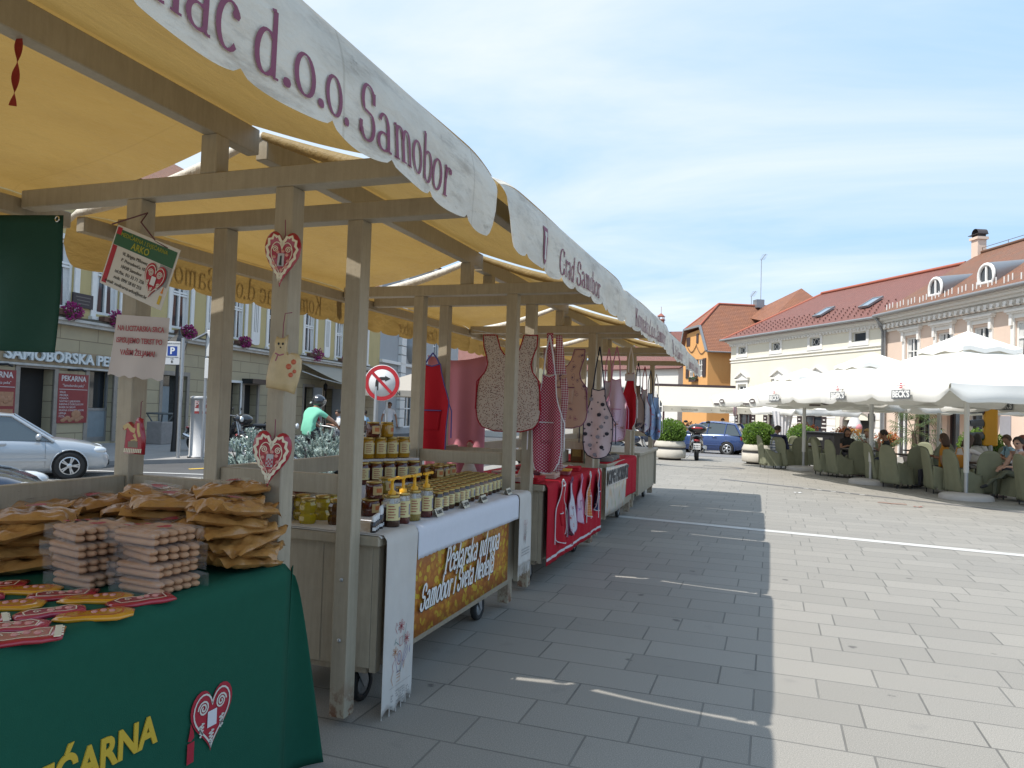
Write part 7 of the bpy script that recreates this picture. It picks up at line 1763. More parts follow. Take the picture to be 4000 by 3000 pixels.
# rider
moto = scooter('white fronted motorcycle carrying the helmeted rider in mint', (-9.25, 13.75, 0), R(76), (.05,.05,.055), kind='moto', cat='motorcycle', acc=(.6,.6,.6), plate=False, wr=.3)
b = MB(); b.grid(lambda u, v: (.70+.12*math.sin(PI*u), (u-.5)*.36, .75+.5*v-.0*u), 8, 5, th=.02); b.build('windscreen', m_white(), moto)
J = dict(pelvis=(-.3,0,.93), spine=(-.28,0,1.12), chest=(-.2,0,1.33), neck=(-.1,0,1.47), head=(-.03,0,1.60), face=(.9,-.45,-.1), sho_l=(-.17,.2,1.41), sho_r=(-.17,-.2,1.41), elb_l=(.08,.34,1.2), elb_r=(.08,-.36,1.2), han_l=(.30,.31,1.07), han_r=(.30,-.31,1.07),
         hip_l=(-.24,.12,.9), hip_r=(-.24,-.12,.9), kne_l=(.16,.26,.78), kne_r=(.14,-.28,.78), ank_l=(.0,.24,.36), ank_r=(.02,-.27,.32))
pr_, R3 = person('man in a mint green shirt and black helmet riding a motorcycle', (-9.25, 13.75, 0), R(76), J, [mat('shirt_mint', (.17,.50,.35), .85, .08, 9, bump=.01, bs=14), mat('shorts_camo', (.035,.035,.035), .85, .8, 22), mat('shoe_dark', (.02,.02,.022), .7), SKIN(1)], legs='short', bulk=1.15, seg=2)
b = MB(); b.smooth(); b.ell((.0,0,.03), (.148,.132,.14), 18, 12, R3); b.build('helmet', mat('helmet_black', (.02,.021,.024), .18, 0, coat=.8), pr_)
b = MB(); b.grid(lambda u, v: (.158*math.cos(R(-65+130*u))*math.cos(R(-22+44*v)), .14*math.sin(R(-65+130*u))*math.cos(R(-22+44*v)), .045+.15*math.sin(R(-22+44*v))), 14, 6, R3); b.build('visor', mat('visor', (.10,.11,.12), .05, 0, spec=1, coat=1), pr_, fix=False)
b = MB(); b.cbox((-.13,.06,-.06), (.02,.07,.03), R3); b.build('helmet_badge', m_white(), pr_)
# silver conifers in a low trough
r = random.Random(8)
for (x, y, sx, sy, sz, lab) in ((-7.75, 9.75, .8, .55, .76, 'low silver green conifer shrub behind the left rail of the honey stall'), (-6.5, 9.9, .66, .5, .84, 'silver green conifer shrub in front of the motorcycle rider')):
    t = thing('conifer_shrub', lab, 'shrub', (x, y, 0), 0, 'silver green conifer shrubs')
    b = MB()
    for k in range(430):
        p, d = shell(r, (0,0,.38), (sx,sy,sz*.9), .45)()
        if p.z < .03: p.z = .05+r.random()*.1
        ln = r.uniform(.08,.15); dd = (d+V((r.uniform(-.5,.5),r.uniform(-.5,.5),.35))).normalized()
        b.tube([p-dd*.05, p, p+dd*ln*.6, p+dd*ln], [.008,.014,.012,.004], 5)
        for j in range(30):
            q = p+dd*ln*(j/30); a = r.random()*6.28; s = dd.orthogonal().normalized(); s = (Mx.Rotation(a, 3, dd) @ s); e = (s+dd*.5).normalized()*.055; w_ = dd.cross(s)*.009
            b.add([q-w_, q+w_, q+e], [(0,1,2)])
    b.build('needles', leafmat('silver_needles', (.20,.27,.25), (.34,.42,.38), .1), t, fix=False)
    b = MB()
    for k in range(14):
        p, d = shell(r, (0,0,.38), (sx*.8,sy*.8,sz*.7), .2)(); b.tube([(0,0,.0), p*.5+V((0,0,.05)), p], [.03,.018,.006], 5)
    b.build('branches', mat('bark_dark', (.05,.04,.03), .9, .3), t)
t = thing('stone_trough', 'low stone planting trough holding the silver green shrubs', 'planter', (-7.1, 9.85, 0), R(7))
b = MB(); b.box(-1.5,-.6,0,1.5,-.5,.3); b.box(-1.5,.5,0,1.5,.6,.3); b.box(-1.5,-.499,0,-1.4,.499,.3); b.box(1.4,-.499,0,1.5,.499,.3); b.build('rim', mat('trough_stone', (.33,.31,.29), .85, .2, 6), t)
MB().box(-1.39,-.49,.02,1.39,.49,.24).build('soil', mat('soil', (.05,.035,.025), .95, .4, 14), t)
# cafe under the far awning
t = thing('cafe_parasol', 'beige square parasol with cafe lettering behind the road sign', 'parasol', (-14.9, 29.2, -.05), R(20))
b = MB(); b.tube([(0,0,0),(0,0,3.0)], .04, 8); b.build('pole', m_steel(), t)
b = MB(); e = 1.9
for k in range(4):
    a, c = [(-e,-e),(e,-e),(e,e),(-e,e)][k], [(e,-e),(e,e),(-e,e),(-e,-e)][k]
    b.add([(*a,2.25),(*c,2.25),(0,0,3.05)], [(0,1,2)]); b.add([(*a,2.25),(*c,2.25),(*c,2.0),(*a,2.0)], [(0,1,2,3)])
b.build('canopy', mat('parasol_beige', (.46,.42,.36), .8, .06, trans=.2, tcol=(.5,.42,.3)), t)
b = MB(); txt(b, 'CAFFE TIN', .24, frame((-.75,-e-.01,2.12),(1,0,0),(0,0,1)), bold=.006, sx=.85); txt(b, 'T-BAR', .14, frame((1.2,-e-.01,2.1),(1,0,0),(0,0,1))); b.build('lettering', mat('print_black', (.02,.02,.02), .6, 0), t)
J = stand(arms=((-.03,.29,1.13,.04,.33,.87), (.04,-.29,1.13,.1,-.32,.88)), stride=.16); J['face'] = (.9,.3,-.1)
person('man in a white shirt and sunglasses walking past the cafe parasol', (-15.35, 28.0, -.06), R(-58), J, [mat('shirt_white', (.68,.68,.72), .85, .05, 9), mat('trousers_grey', (.06,.065,.08), .85, .15), mat('shoe_dark', (.02,.02,.022), .7), SKIN(1)], hair=('short', mat('hair_brown', (.07,.035,.02), .6, .2, 40)), extra='sunglasses')
for i, (x, y, c, nm, lab) in enumerate(((-17.6, 25.8, (.20,.02,.025), 'shirt_maroon', 'man in a dark red shirt sitting under the beige awning behind the rider'), (-16.2, 27.4, (.35,.52,.68), 'shirt_paleblue', 'person in a pale blue top sitting under the awning right of the rider'), (-15.6, 24.5, (.62,.62,.66), 'shirt_white2', 'seated person in white and black half hidden left of the rider'))):
    J = sit(look=(.8,.4,0)); person(lab, (x, y, 0), R(-40+130*i), J, [mat(nm, c, .85, .1), mat('trousers_dark', (.03,.03,.04), .85, .1), mat('shoe_dark', (.02,.02,.022), .7), SKIN(1)], hair=('short', mat('hair_dark', (.02,.014,.01), .6, .2, 40)))
    s = thing('cafe_chair', f'dark wicker cafe chair under the {["red", "blue", "white"][i]} shirted sitter', 'chair', (x, y, 0), R(-40+130*i), 'dark chairs under the beige awning')
    b = MB(); b.box(-.24,-.24,.40,.24,.24,.45); b.build('seat', mat('wicker_dark', (.05,.03,.022), .8, .3, 40), s)
    b = MB(); b.box(-.27,-.24,.45,-.23,.24,.9); b.build('backrest', mat('wicker_dark', (.05,.03,.022)), s)
    for px in (-.21,.21):
        for py in (-.21,.21): MB().tube([(px,py,0),(px,py,.4)], .014, 5).build('leg', m_steel(), s)
for i, (x, y) in enumerate(((-17.0,26.7), (-15.1,25.3))):
    s = thing('cafe_table', f'small round cafe table {"beside the red shirted sitter" if i == 0 else "beside the sitter in white"}', 'table', (x, y, 0), 0, 'round tables under the beige awning')
    MB().lathe([(.001,.72),(.35,.72),(.35,.75),(.001,.75)], 20).build('tabletop', mat('table_dark', (.04,.025,.02), .4, .1), s); MB().lathe([(.22,0),(.22,.03),(.03,.05),(.03,.72)], 12).build('pedestal', m_steel(), s)
t = thing('potted_shrub', 'dark green potted shrub beside the beige cafe parasol', 'plant', (-12.4, 28.4, -.05))
MB().lathe([(.18,0),(.26,.4),(.22,.38),(.001,.36)], 14).build('pot', mat('terracotta', (.3,.13,.07), .8, .15), t)
b = MB(); leaf_cloud(b, 900, shell(r, (0,0,1.1), (.4,.4,.75), .7), .11, r); b.build('leaves', leafmat('leaf_dark', (.02,.05,.015), (.05,.10,.03)), t, fix=False)
b = MB(); b.tube([(0,0,.36),(0,0,1.3)], .03, 6); b.build('stem', mat('bark_dark', (.05,.04,.03)), t)
# ------------------------------------------------------------------ cafe terrace on the right
m_pcan = lambda: mat('parasol_cloth', (.80,.79,.75), .8, .04, 3, trans=.13, tcol=(.8,.76,.62))
PAR = 'large white square parasols of the cafe terrace'
def logo_beck(par, M, s=1.0):
    b = MB(); b.box(-.27*s,-.085*s,.002,.27*s,.085*s,.005,M); lo = b.build('logo_plate', mat('logo_grey', (.10,.11,.12), .6, .05), par)
    b = MB(); txt(b, "BECK'S", .17*s, M @ Mx.Translation((0,0,.006)), bold=.008*s, sx=.95); b.build('lettering', m_white(), par)
    b = MB(); ribbon(b, [(.04*s,.21*s),(-.03*s,.21*s),(-.03*s,.18*s),(.04*s,.16*s),(.04*s,.13*s),(-.04*s,.13*s)], .022*s, M, .004); b.bar(M @ V((-.12*s,.17*s,.004)), M @ V((-.06*s,.17*s,.004)), .012, .004); b.bar(M @ V((.06*s,.17*s,.004)), M @ V((.12*s,.17*s,.004)), .012, .004); b.build('red_emblem', mat('emblem_red', (.5,.03,.05), .6, 0), par)
def logo_round(par, M):
    b = MB(); b.sheet([(.16*math.cos(a*.45),.07*math.sin(a*.45)+.03) for a in range(14)], .003, M); b.box(-.5,-.08,.002,-.16,-.03,.004,M); b.build('logo_print', mat('logo_brown', (.10,.08,.075), .6, .2, 30), par, fix=False)
    b = MB(); b.box(-.09,.0,.004,.09,.05,.006,M); b.build('logo_centre', m_white(), par)
def parasol(label, loc, rz, S, ze, zt, logos=None, base=True, vent=.28, pole=True, val=.32, grp=PAR):
    t = thing('parasol', label, 'parasol', loc, rz, grp)
    if pole:
        b = MB(); b.tube([(0,0,.55),(0,0,zt-.15)], .052, 12); b.build('pole', mat('pole_white', (.58,.58,.56), .45, .05), t)
        b = MB(); b.tube([(0,0,0),(0,0,.56)], .04, 10); b.build('pole_foot', m_steel(), t)
    if base:
        b = MB(); b.lathe([(.001,.13),(.10,.125),(.44,.11),(.50,.08),(.51,.0)], 22); b.build('base', mat('base_concrete', (.42,.40,.38), .85, .15, 7), t)
    e = S/2
    b = MB()
    zv = ze+(zt-ze)*(1-vent)
    for k in range(4):
        rot = Mx.Rotation(PI/2*k, 4, 'Z')
        def fn(u, v):
            d = vent*.86+(1-vent*.86)*v; x = (2*u-1)*e*d; sag = .10*(zt-ze)*math.sin(PI*v)*(1-abs(2*u-1)**2)
            return (x, -e*d, zt-.06-(zt-.06-ze)*d - sag - .05*(1-(2*u-1)**2)*v*0 - .012*math.sin(9*u)*v)
        b.grid(fn, 12, 10, rot)
        def fv(u, v):
            x = (2*u-1)*e; c = max(0, abs(2*u-1)-.88)/.12; m_ = max(0, 1-abs(2*u-1)/.10)
            zl = ze-val*(1-.62*c)*(1-.20*m_)*(1+.04*math.sin(23*u))
            return (x+.0, -e-.02-.05*v*math.sin(PI*min(1, v))-.03*math.sin(14*u)*v+.05*c*v, ze+(zl-ze)*v-.012*math.sin(9*u))
        b.grid(fv, 40, 5, rot)
    b.build('canopy', m_pcan(), t, fix=False)
    b = MB()
    for k in range(4):
        rot = Mx.Rotation(PI/2*k, 4, 'Z'); q = vent*1.12
        b.grid(lambda u, v: ((2*u-1)*e*q*v, -e*q*v, zt+.12-(zt+.12-zv-.03)*v-.04*math.sin(PI*v)*(1-abs(2*u-1))+.03*math.sin(13*u)*v*v), 8, 6, rot)
        b.grid(lambda u, v: ((2*u-1)*e*q, -e*q, zv+.03-.09*v+.03*math.sin(13*u)), 8, 1, rot)
    b.build('vent_cap', m_pcan(), t, fix=False)
    b = MB()
    for k in range(8):
        a = PI/4*k+PI/4; L = e*(1.40 if k % 2 == 0 else 1.0); b.tube([(0,0,zt-.25), (L*math.cos(a)*.98, L*math.sin(a)*.98, ze-.03)], .016, 5); b.tube([(0,0,ze-.0), (L*.5*math.cos(a), L*.5*math.sin(a), (zt+ze)/2-.16)], .013, 5)
    b.build('ribs', mat('rib_white', (.5,.5,.48), .5, .05), t)
    if logos:
        for (side, x, kind) in logos:
            F = Mx.Rotation(PI/2*side, 4, 'Z') @ frame((x,-e-.085,ze-.19), (1,0,0), (0,0,1))
            (logo_beck if kind == 'b' else logo_round)(t, F)
    return t
UZ = R(-67)
parasol('nearest and largest white parasol with a grey lettered plate, at the right edge', (3.87, 17.92, 0), R(-62), 4.3, 2.30, 3.42, [(0,-1.15,'b'),(0,.95,'b'),(3,-1.2,'b'),(3,1.1,'b')])
parasol('white parasol second from the right, its pole standing between green chairs', (2.35, 20.54, 0), R(-63), 4.1, 2.27, 3.18, [(0,-.9,'b'),(3,0,'b')])
parasol('white parasol at the left end of the terrace with brown prints on its valance', (.93, 24.47, 0), R(-58), 4.1, 2.20, 3.0, [(0,-1.2,'r'),(0,.6,'r'),(3,-.9,'r'),(3,.8,'r'),(1,-.8,'r')])
parasol('white parasol in the second row behind the nearest parasol', (7.0, 21.2, 0), R(-67), 4.4, 2.20, 3.1, [(0,.4,'b'),(3,.4,'b')])
parasol('white parasol in the second row behind the palm', (4.9, 26.2, -.03), R(-67), 4.2, 2.20, 3.1, [(0,-.6,'r'),(3,.5,'r')])
parasol('small white parasol with a tied curtain in front of the cream building', (1.3, 34.6, -.19), R(-55), 3.2, 2.14, 2.62, None, val=.26)
b = MB()
b.grid(lambda u, v: (.42+.85*(u-.5)*(1-.45*v), 33.2+.15*(u-.5)+.05*math.sin(34*u)*(.4+v*.6), 1.84-1.25*v), 60, 10)
tag(b.build('tied_curtain', mat('curtain_white', (.62,.60,.60), .85, .05), fix=False), 'white gathered curtain hanging from the small parasol before the cream building', 'curtain')
# chairs in green covers
CH = 'cafe chairs in green fabric covers'
M_CH = lambda: mat('chair_cover', (.215,.222,.15), .85, .14, 7, bump=.006, bs=26, spec=.25)
chp = None
def chair(x, y, rz, label, grp=CH):
    global chp
    z = gz(y)
    if chp: return dup(chp, (x, y, z), rz, label, grp)
    t = thing('covered_chair', label, 'chair', (x, y, z), rz, grp); chp = t
    b = MB()
    def back(u, v):   # rear face, arched top, slight waist
        a = 2*u-1; h = .92+.10*(1-abs(a)**2.4); w = .245+.035*(1-v)**2-.02*math.sin(PI*v)+.012*v
        z_ = .10+(h-.10)*v; x_ = -.27+.05*(1-v)**2-.07*v*v-.05*(1-a*a)*(.3+.7*v)+.012*math.sin(7*a+3)*(1-v)
        return (x_, a*w*(1-.30*max(0, v-.82)/.18*abs(a)), z_)
    b.grid(back, 14, 16, th=.03); b.build('back_cover', M_CH(), t, fix=False)
    s = MB()
    def skirt(u, v):
        a = R(-118+236*u); r_ = .30+.045*v+.012*math.sin(9*a)*v
        cx = max(-.9, min(1, math.cos(a)*1.25)); cy = max(-1, min(1, math.sin(a)*1.2))
        return (-.0+cx*r_*.93, cy*r_*.86, .47-.37*v)
    s.grid(skirt, 36, 8); s.build('seat_skirt', M_CH(), t, fix=False)
    s = MB(); s.pillow([(-.24,-.24),(.2,-.26),(.27,-.2),(.27,.2),(.2,.26),(-.24,.24)], .07, None, z0=.43); s.build('seat', M_CH(), t)
    for k in (-1, 1):
        a = MB(); a.grid(lambda u, v: (-.27+.42*u, k*(.255+.03*(1-v)), .14+(.60-.12*u*u-.04*u-.14+.02)*v), 10, 8, th=.025); a.build('side_wing', M_CH(), t, fix=False)
    for px in (-.24,.24):
        for py in (-.2,.2): MB().tube([(px,py,0),(px,py,.2)], .014, 6).build('leg', m_black(), t)
    return t
CHS = [(-.03,24.55,20,'leftmost chair, in front of the planter, holding the man in stripes'), (.36,24.75,60,'with a blue jacket over its back'), (.75,25.1,105,'side on, left of the left parasol base'),
       (1.48,22.75,15,'left of a pair between two parasol bases'), (1.80,22.3,28,'right of a pair between two parasol bases'), (2.2,22.55,95,'side on between the two parasol poles'), (1.5,26.3,-60,'on the far side of the leftmost table'),
       (2.62,20.75,18,'just right of the second parasol base'), (2.86,19.85,40,'turned beside the second parasol'), (3.28,20.25,95,'wide side view left of the orange bag'), (3.62,19.0,10,'left of the nearest parasol pole beside an arm'), (3.95,18.45,25,'behind the nearest parasol pole'),
       (4.34,18.7,100,'side on, right of the nearest parasol pole'), (4.98,17.3,15,'at the right edge of the picture'), (4.05,20.9,-100,'facing the camera behind the middle table'), (4.95,18.25,-155,'under the woman in sunglasses'),
       (2.9,24.3,-75,'in the second row behind the blonde woman'), (3.9,23.4,-120,'in the second row under the palm'), (5.9,22.6,-90,'in the second row behind the nearest parasol'), (2.3,25.6,-100,'far side of the second table'), (6.4,20.9,-160,'at the back right behind the seated men'), (4.9,24.2,-70,'in the rear row left of the man in light blue'), (.9,26.8,-60,'far side of the leftmost table beside the cart')]
for x, y, a, d in CHS: chair(x, y, R(a), 'green covered chair '+d)
TB = 'dark square cafe tables'
tbp = None
for x, y, rz, d in ((.95,25.6,-60,'at the left end of the terrace'), (2.45,23.4,-62,'between the first two parasols'), (3.55,21.4,-66,'in the middle of the terrace'), (4.45,18.95,-67,'beside the woman in sunglasses'), (4.3,24.9,-67,'in the second row under the palm'), (6.3,21.9,-67,'in the second row at the right')):
    if tbp: dup(tbp, (x, y, gz(y)), R(rz), 'dark cafe table '+d, TB); continue
    tbp = t = thing('cafe_table', 'dark cafe table '+d, 'table', (x, y, gz(y)), R(rz), TB)
    MB().box(-.42,-.42,.71,.42,.42,.75).build('tabletop', mat('table_dark', (.04,.025,.02), .35, .15), t, bevel=.006)
    b = MB(); b.box(-.06,-.06,.04,.06,.06,.71); b.build('pedestal', mat('table_leg', (.05,.022,.018), .5, .1), t); MB().box(-.3,-.3,0,.3,.3,.04).build('foot', mat('table_leg', (.05,.022,.018)), t, bevel=.008)
r = random.Random(31)
for i, (x, y) in enumerate(((1.0,25.5),(1.15,25.75),(2.4,23.3),(2.6,23.5),(3.5,21.3),(3.7,21.55),(4.95,19.0),(5.15,19.25))):
    if i % 3 == 2:
        t = thing('drink_glass', f'tall drink glass on the {["left","left","second","second","middle","middle","right","right"][i]} cafe table', 'glass', (x, y, gz(y)+.751), 0, 'glasses on the cafe tables'); MB().lathe([(.03,0),(.036,.14),(.033,.14),(.028,.01)], 12).build('glass', mat('drink_glass', (.6,.6,.6), .05, 0, alpha=.4, spec=1), t); MB().lathe([(.001,.01),(.027,.01),(.03,.09),(.001,.09)], 12).build('drink', mat('drink_amber', (.35,.18,.05), .1, 0), t)
    else:
        t = thing('coffee_cup', f'{["first","second","","first","first","","first","second"][i]} white cup on the {["left","left","second","second","middle","middle","right","right"][i]} cafe table', 'cup', (x, y, gz(y)+.751), 0, 'cups on the cafe tables'); MB().lathe([(.03,.012),(.042,.07),(.038,.07),(.028,.02),(.001,.018)], 14).build('cup', mat('porcelain', (.68,.68,.66), .2, 0, coat=.5), t); MB().lathe([(.001,0),(.065,.004),(.07,.012),(.001,.012)], 16).build('saucer', mat('porcelain', (.68,.68,.66)), t)
# ---- guests
HB = mat('hair_dark', (.02,.014,.01), .6, .2, 40); HBR = mat('hair_brown', (.07,.035,.02), .6, .2, 40); HBL = mat('hair_blonde', (.42,.26,.10), .6, .25, 40)
SHOE = mat('shoe_dark', (.02,.02,.022), .7)
def f_stripe(t, co, base):
    s = t.N('SeparateXYZ', {0: co}); f = t.math('FRACT', t.math('MULTIPLY', s.outputs[2], 12))
    return t.mix(t.math('GREATER_THAN', f, .62), base, t.mix(t.math('GREATER_THAN', t.math('FRACT', t.math('MULTIPLY', s.outputs[2], 6)), .5), lin((.05,.07,.16)), lin((.16,.20,.30))))
def guest(lab, x, y, rz, J, shirt, pants, tone, hair, **k):
    return person(lab, (x, y, gz(y)), R(rz), J, [shirt, pants, SHOE, SKIN(tone)], hair=hair, group=None, **k)
JE = mat('jeans_dark', (.03,.04,.07), .85, .15); KH = mat('trousers_khaki', (.10,.105,.07), .85, .15); DK = mat('trousers_dark', (.03,.03,.04), .85, .1)
guest('man in a white and blue striped shirt sitting at the left end of the terrace', .02, 24.6, 20, sit(lean=.18, hl=(.45,.12,.80), hr=(.44,-.14,.80), look=(1,-.1,-.25)), pattern('striped_shirt', (.60,.60,.62), f_stripe), mat('trousers_pale', (.35,.36,.42), .85, .1), 1, ('short', HB))
guest('blonde woman in a white top leaning on the table behind the second parasol pole', 2.72, 23.75, -150, sit(lean=.12, hl=(.35,.1,.98), hr=(.40,-.15,.80), el=(.28,.22,.78), look=(1,.3,-.2)), mat('top_white', (.62,.61,.60), .85, .05), JE, 0, ('long', HBL))
guest('bald man in a black polo shirt resting his chin on his hand', 3.0, 22.35, 170, sit(lean=.14, hl=(.22,.06,1.16), hr=(.42,-.15,.80), el=(.30,.18,.80), look=(1,.1,-.2)), mat('polo_black', (.016,.016,.018), .8, .1), JE, 1, ('short', HB))
guest('dark haired woman in black seen leaning back behind the second table', 2.25, 25.5, -70, sit(lean=-.1, hl=(.3,.15,.8), hr=(.35,-.15,.8)), mat('top_black', (.02,.02,.022), .85, .1), DK, 1, ('long', HB))
guest('woman with light brown hair in a long white blouse turned sideways on her chair', 4.0, 19.0, 30, sit(lean=.22, hl=(.05,-.42,.62), hr=(.30,-.45,.86), el=(.05,.26,.80), er=(.18,-.36,.9), look=(.9,.4,-.1)), mat('blouse_white', (.64,.62,.64), .85, .05), mat('skirt_print', (.25,.24,.22), .85, .9, 30), 0, ('long', HBR), sleeves='long')
guest('person in an orange top stretching an arm down between the green chairs', 3.75, 19.6, 150, sit(lean=-.08, hl=(-.30,.45,.46), hr=(.35,-.15,.8), el=(-.12,.36,.68), look=(1,0,0)), mat('top_orange', (.48,.20,.02), .85, .1), DK, 1, ('long', HBR))
guest('woman with very dark hair in a white top, seen from behind', 4.8, 21.2, 75, sit(lean=.05, hl=(.4,.15,.8), hr=(.4,-.15,.8)), mat('top_cream', (.55,.52,.48), .85, .05), DK, 1, ('long', HB))
guest('woman in sunglasses and a flowered white top with khaki trousers, legs crossed', 4.88, 18.2, 205, sit(lean=-.04, hl=(.34,.10,.72), hr=(.30,-.22,.66), el=(.10,.28,.72), er=(.08,-.28,.70), look=(1,.25,-.05), cross=True), pattern('flower_top', (.60,.56,.56), f_floral((.25,.06,.10), (.16,.10,.26), 12)), KH, 2, ('short', HB), extra='sunglasses', sleeves='none')
guest('balding man in a light blue shirt sitting behind the woman in sunglasses', 5.55, 21.3, 190, sit(lean=.08, look=(1,.4,-.1)), mat('shirt_lightblue', (.30,.48,.60), .85, .06), DK, 1, ('short', HBR))
guest('red haired person in a dark red top at the right edge behind the tables', 5.95, 21.6, 200, sit(lean=.06), mat('top_darkred', (.14,.02,.03), .85, .1), DK, 0, ('long', mat('hair_red', (.20,.05,.03), .6, .2)))
guest('person with a red headscarf in the second row behind the palm', 5.5, 23.2, 120, sit(lean=.06), mat('top_greyblue', (.22,.24,.30), .85, .1), DK, 1, ('long', mat('scarf_red', (.16,.03,.03), .7, .1)))
guest('figure in dark clothes standing by the orange wall under the far awning', -2.6, 43.0, -90, stand(), mat('top_black', (.02,.02,.022)), DK, 1, ('short', HB))
t = thing('blue_jacket', 'dark blue jacket draped over a green chair back at the left end', 'jacket', (.36, 24.75, 0), R(60))
b = MB(); b.grid(lambda u, v: (-.36+.16*math.sin(PI*.5*min(1, v*3))-.02-.1*v*(1-v)-.18*max(0, .35-v), (u-.5)*(.42+.2*v), 1.04-.48*abs(v-.12)-.03*math.sin(9*u)*v), 14, 12, th=.03); b.build('cloth', mat('jacket_blue', (.025,.03,.075), .85, .1), t, fix=False)
t = thing('orange_handbag', 'orange handbag hanging on a green chair beside the woman in the white blouse', 'bag', (3.92, 18.75, .62), R(20))
b = MB(); b.pillow([(-.16,-.02),(.16,-.02),(.14,.22),(.06,.27),(-.06,.27),(-.14,.22)], .12, frame((0,.06,0), (1,0,0), (0,0,1))); b.build('pouch', mat('bag_orange', (.50,.20,.02), .5, .12), t)
b = MB(); b.tube([(-.1,0,.25),(-.06,0,.42),(.06,0,.42),(.1,0,.25)], .012, 6); b.build('handle', mat('bag_orange', (.50,.20,.02)), t)
# ---- planters with clipped box balls
PL = 'round concrete planters with clipped box bushes'
bx = leafmat('box_leaf', (.075,.15,.018), (.20,.33,.05), .3)
r = random.Random(12)
def planter(x, y, lab, R_=.56, bush=.56, n=3200):
    z = gz(y); t = thing('bush_planter', lab, 'planter', (x, y, z), 0, PL)
    b = MB(); b.lathe([(.40,0),(.40,.08),(.40,.081)], 28); b.build('foot', mat('planter_foot', (.05,.05,.05), .9, .1), t)
    b = MB(); b.lathe([(.001,.08),(.54,.08),(.56,.12),(.56,.38),(.001,.38)], 28); b.build('lower_drum', mat('planter_concrete', (.47,.44,.38), .85, .12, 5, dirt=.4), t)
    b = MB(); b.lathe([(.53,.381),(.53,.459)], 28); b.build('groove_band', mat('groove_dark', (.10,.10,.105), .8, .1), t)
    b = MB(); b.lathe([(.001,.46),(.56,.46),(.56,.52),(.50,.66),(.46,.68),(.44,.63),(.001,.62)], 28); b.build('upper_drum', mat('planter_concrete', (.47,.44,.38)), t)
    b = MB(); leaf_cloud(b, n, shell(r, (0,0,.98), (bush,bush,bush*.84), .16), .055, r, 1.2); leaf_cloud(b, n//4, shell(r, (0,0,.98), (bush*.85,bush*.85,bush*.7), .2), .09, r, 1.5); b.build('bush', bx, t, fix=False)
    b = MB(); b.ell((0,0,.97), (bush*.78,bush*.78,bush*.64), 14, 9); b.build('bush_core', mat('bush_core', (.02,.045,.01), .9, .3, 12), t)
planter(-3.43, 26.95, 'round concrete planter with clipped bush left of the parked black scooter')
planter(-.42, 27.15, 'round concrete planter with clipped bush behind the striped shirt man')
planter(-1.15, 38.4, 'darker bush planter behind the blue car', n=1500); planter(1.1, 31.0, 'bush planter behind the left parasol pole', n=2000); planter(5.45, 23.6, 'bush planter beside the traffic light', n=2200)
# ---- blue car, motorcycles
car('blue hatchback parked across the road beyond the stalls', (-2.95, 36.2, gz(36.2)), R(170), mat('paint_blue', (.03,.065,.19), .25, .03, 3, metal=.2, coat=1), L=3.85, W=1.67, H=1.50, belt=.95, wheelr=.29)
scooter('black maxi scooter with top box seen from behind, between the two planters', (-2.62, 28.2, gz(28)), R(96), (.018,.018,.02), topbox=True, wr=.28, cat='scooter').scale = (1.12,1.25,1.12)
scooter('dark blue motorcycle parked behind the last stall, left of the planter', (-4.15, 22.6, 0), R(35), (.02,.03,.06), kind='moto', cat='motorcycle', wr=.3, plate=False)
scooter('black motorcycle parked behind the last stall beside the dark blue one', (-4.9, 24.6, 0), R(30), (.02,.02,.022), kind='moto', cat='motorcycle', wr=.3, topbox=True)
# ---- restaurant awning in front of the orange house
t = thing('restaurant_awning', 'wide cream awning on posts in front of the orange house', 'awning', (-1.0, 40.6, gz(40.6)), R(-163))
b = MB(); L = 4.6; b.grid(lambda u, v: (L*u, .02-3.4*v*0+3.2*(v-1)*-1*-1*0+(-3.4*v), 2.30+1.15*v-.06*math.sin(PI*v)), 14, 6); b.grid(lambda u, v: (L*u, .04+.02*math.sin(23*u)*v, 2.30-.30*v-.015*abs(math.sin(22*u))*v), 40, 2)
b.grid(lambda u, v: (0, -3.4*u, 2.3+1.15*u-.30*v*(1-u)), 6, 2)
b.build('canopy', mat('awning_cream', (.62,.57,.46), .8, .05, trans=.15, tcol=(.6,.5,.3)), t, fix=False)
b = MB()
F = frame((L/2,.062,2.14), (-1,0,0), (0,0,1))
for x, s in ((-1.85,'★'), (-.95,'Samoborska Livada'), (.2,'★'), (1.0,'Restoran Livadić'), (1.95,'★')): txt(b, s.replace('★','#'), .16 if len(s) > 1 else .12, F @ Mx.Translation((x,0,0)), sx=.7, shear=.2 if len(s) > 1 else 0)
b.build('lettering', mat('awning_print', (.18,.14,.09), .8, .1), t)
for x in (.05, L-.05): MB().tube([(x,-.1,0),(x,-.1,2.3)], .05, 8).build('post', mat('post_maroon', (.06,.02,.02), .6, .1), t)
b = MB(); b.bar((0,-3.45,3.5), (L,-3.45,3.5), .2, .16); b.build('awning_box', mat('dark_frame', (.05,.03,.03)), t)
t = thing('hedge_plants', 'reddish shrubs in a box under the wide cream awning', 'plant', (-4.6, 39.5, gz(39.5)))
b = MB(); leaf_cloud(b, 1500, shell(r, (0,0,.95), (1.3,.5,.55), .6), .11, r); b.build('leaves', leafmat('red_leaf', (.10,.03,.025), (.16,.09,.05)), t, fix=False); MB().box(-1.3,-.4,0,1.3,.4,.5).build('box', mat('dark_frame', (.05,.03,.03)), t)
t = thing('pole_sign', 'small round road sign seen edge on beside the cream awning', 'sign', (-1.75, 38.6, gz(38.6)), R(75))
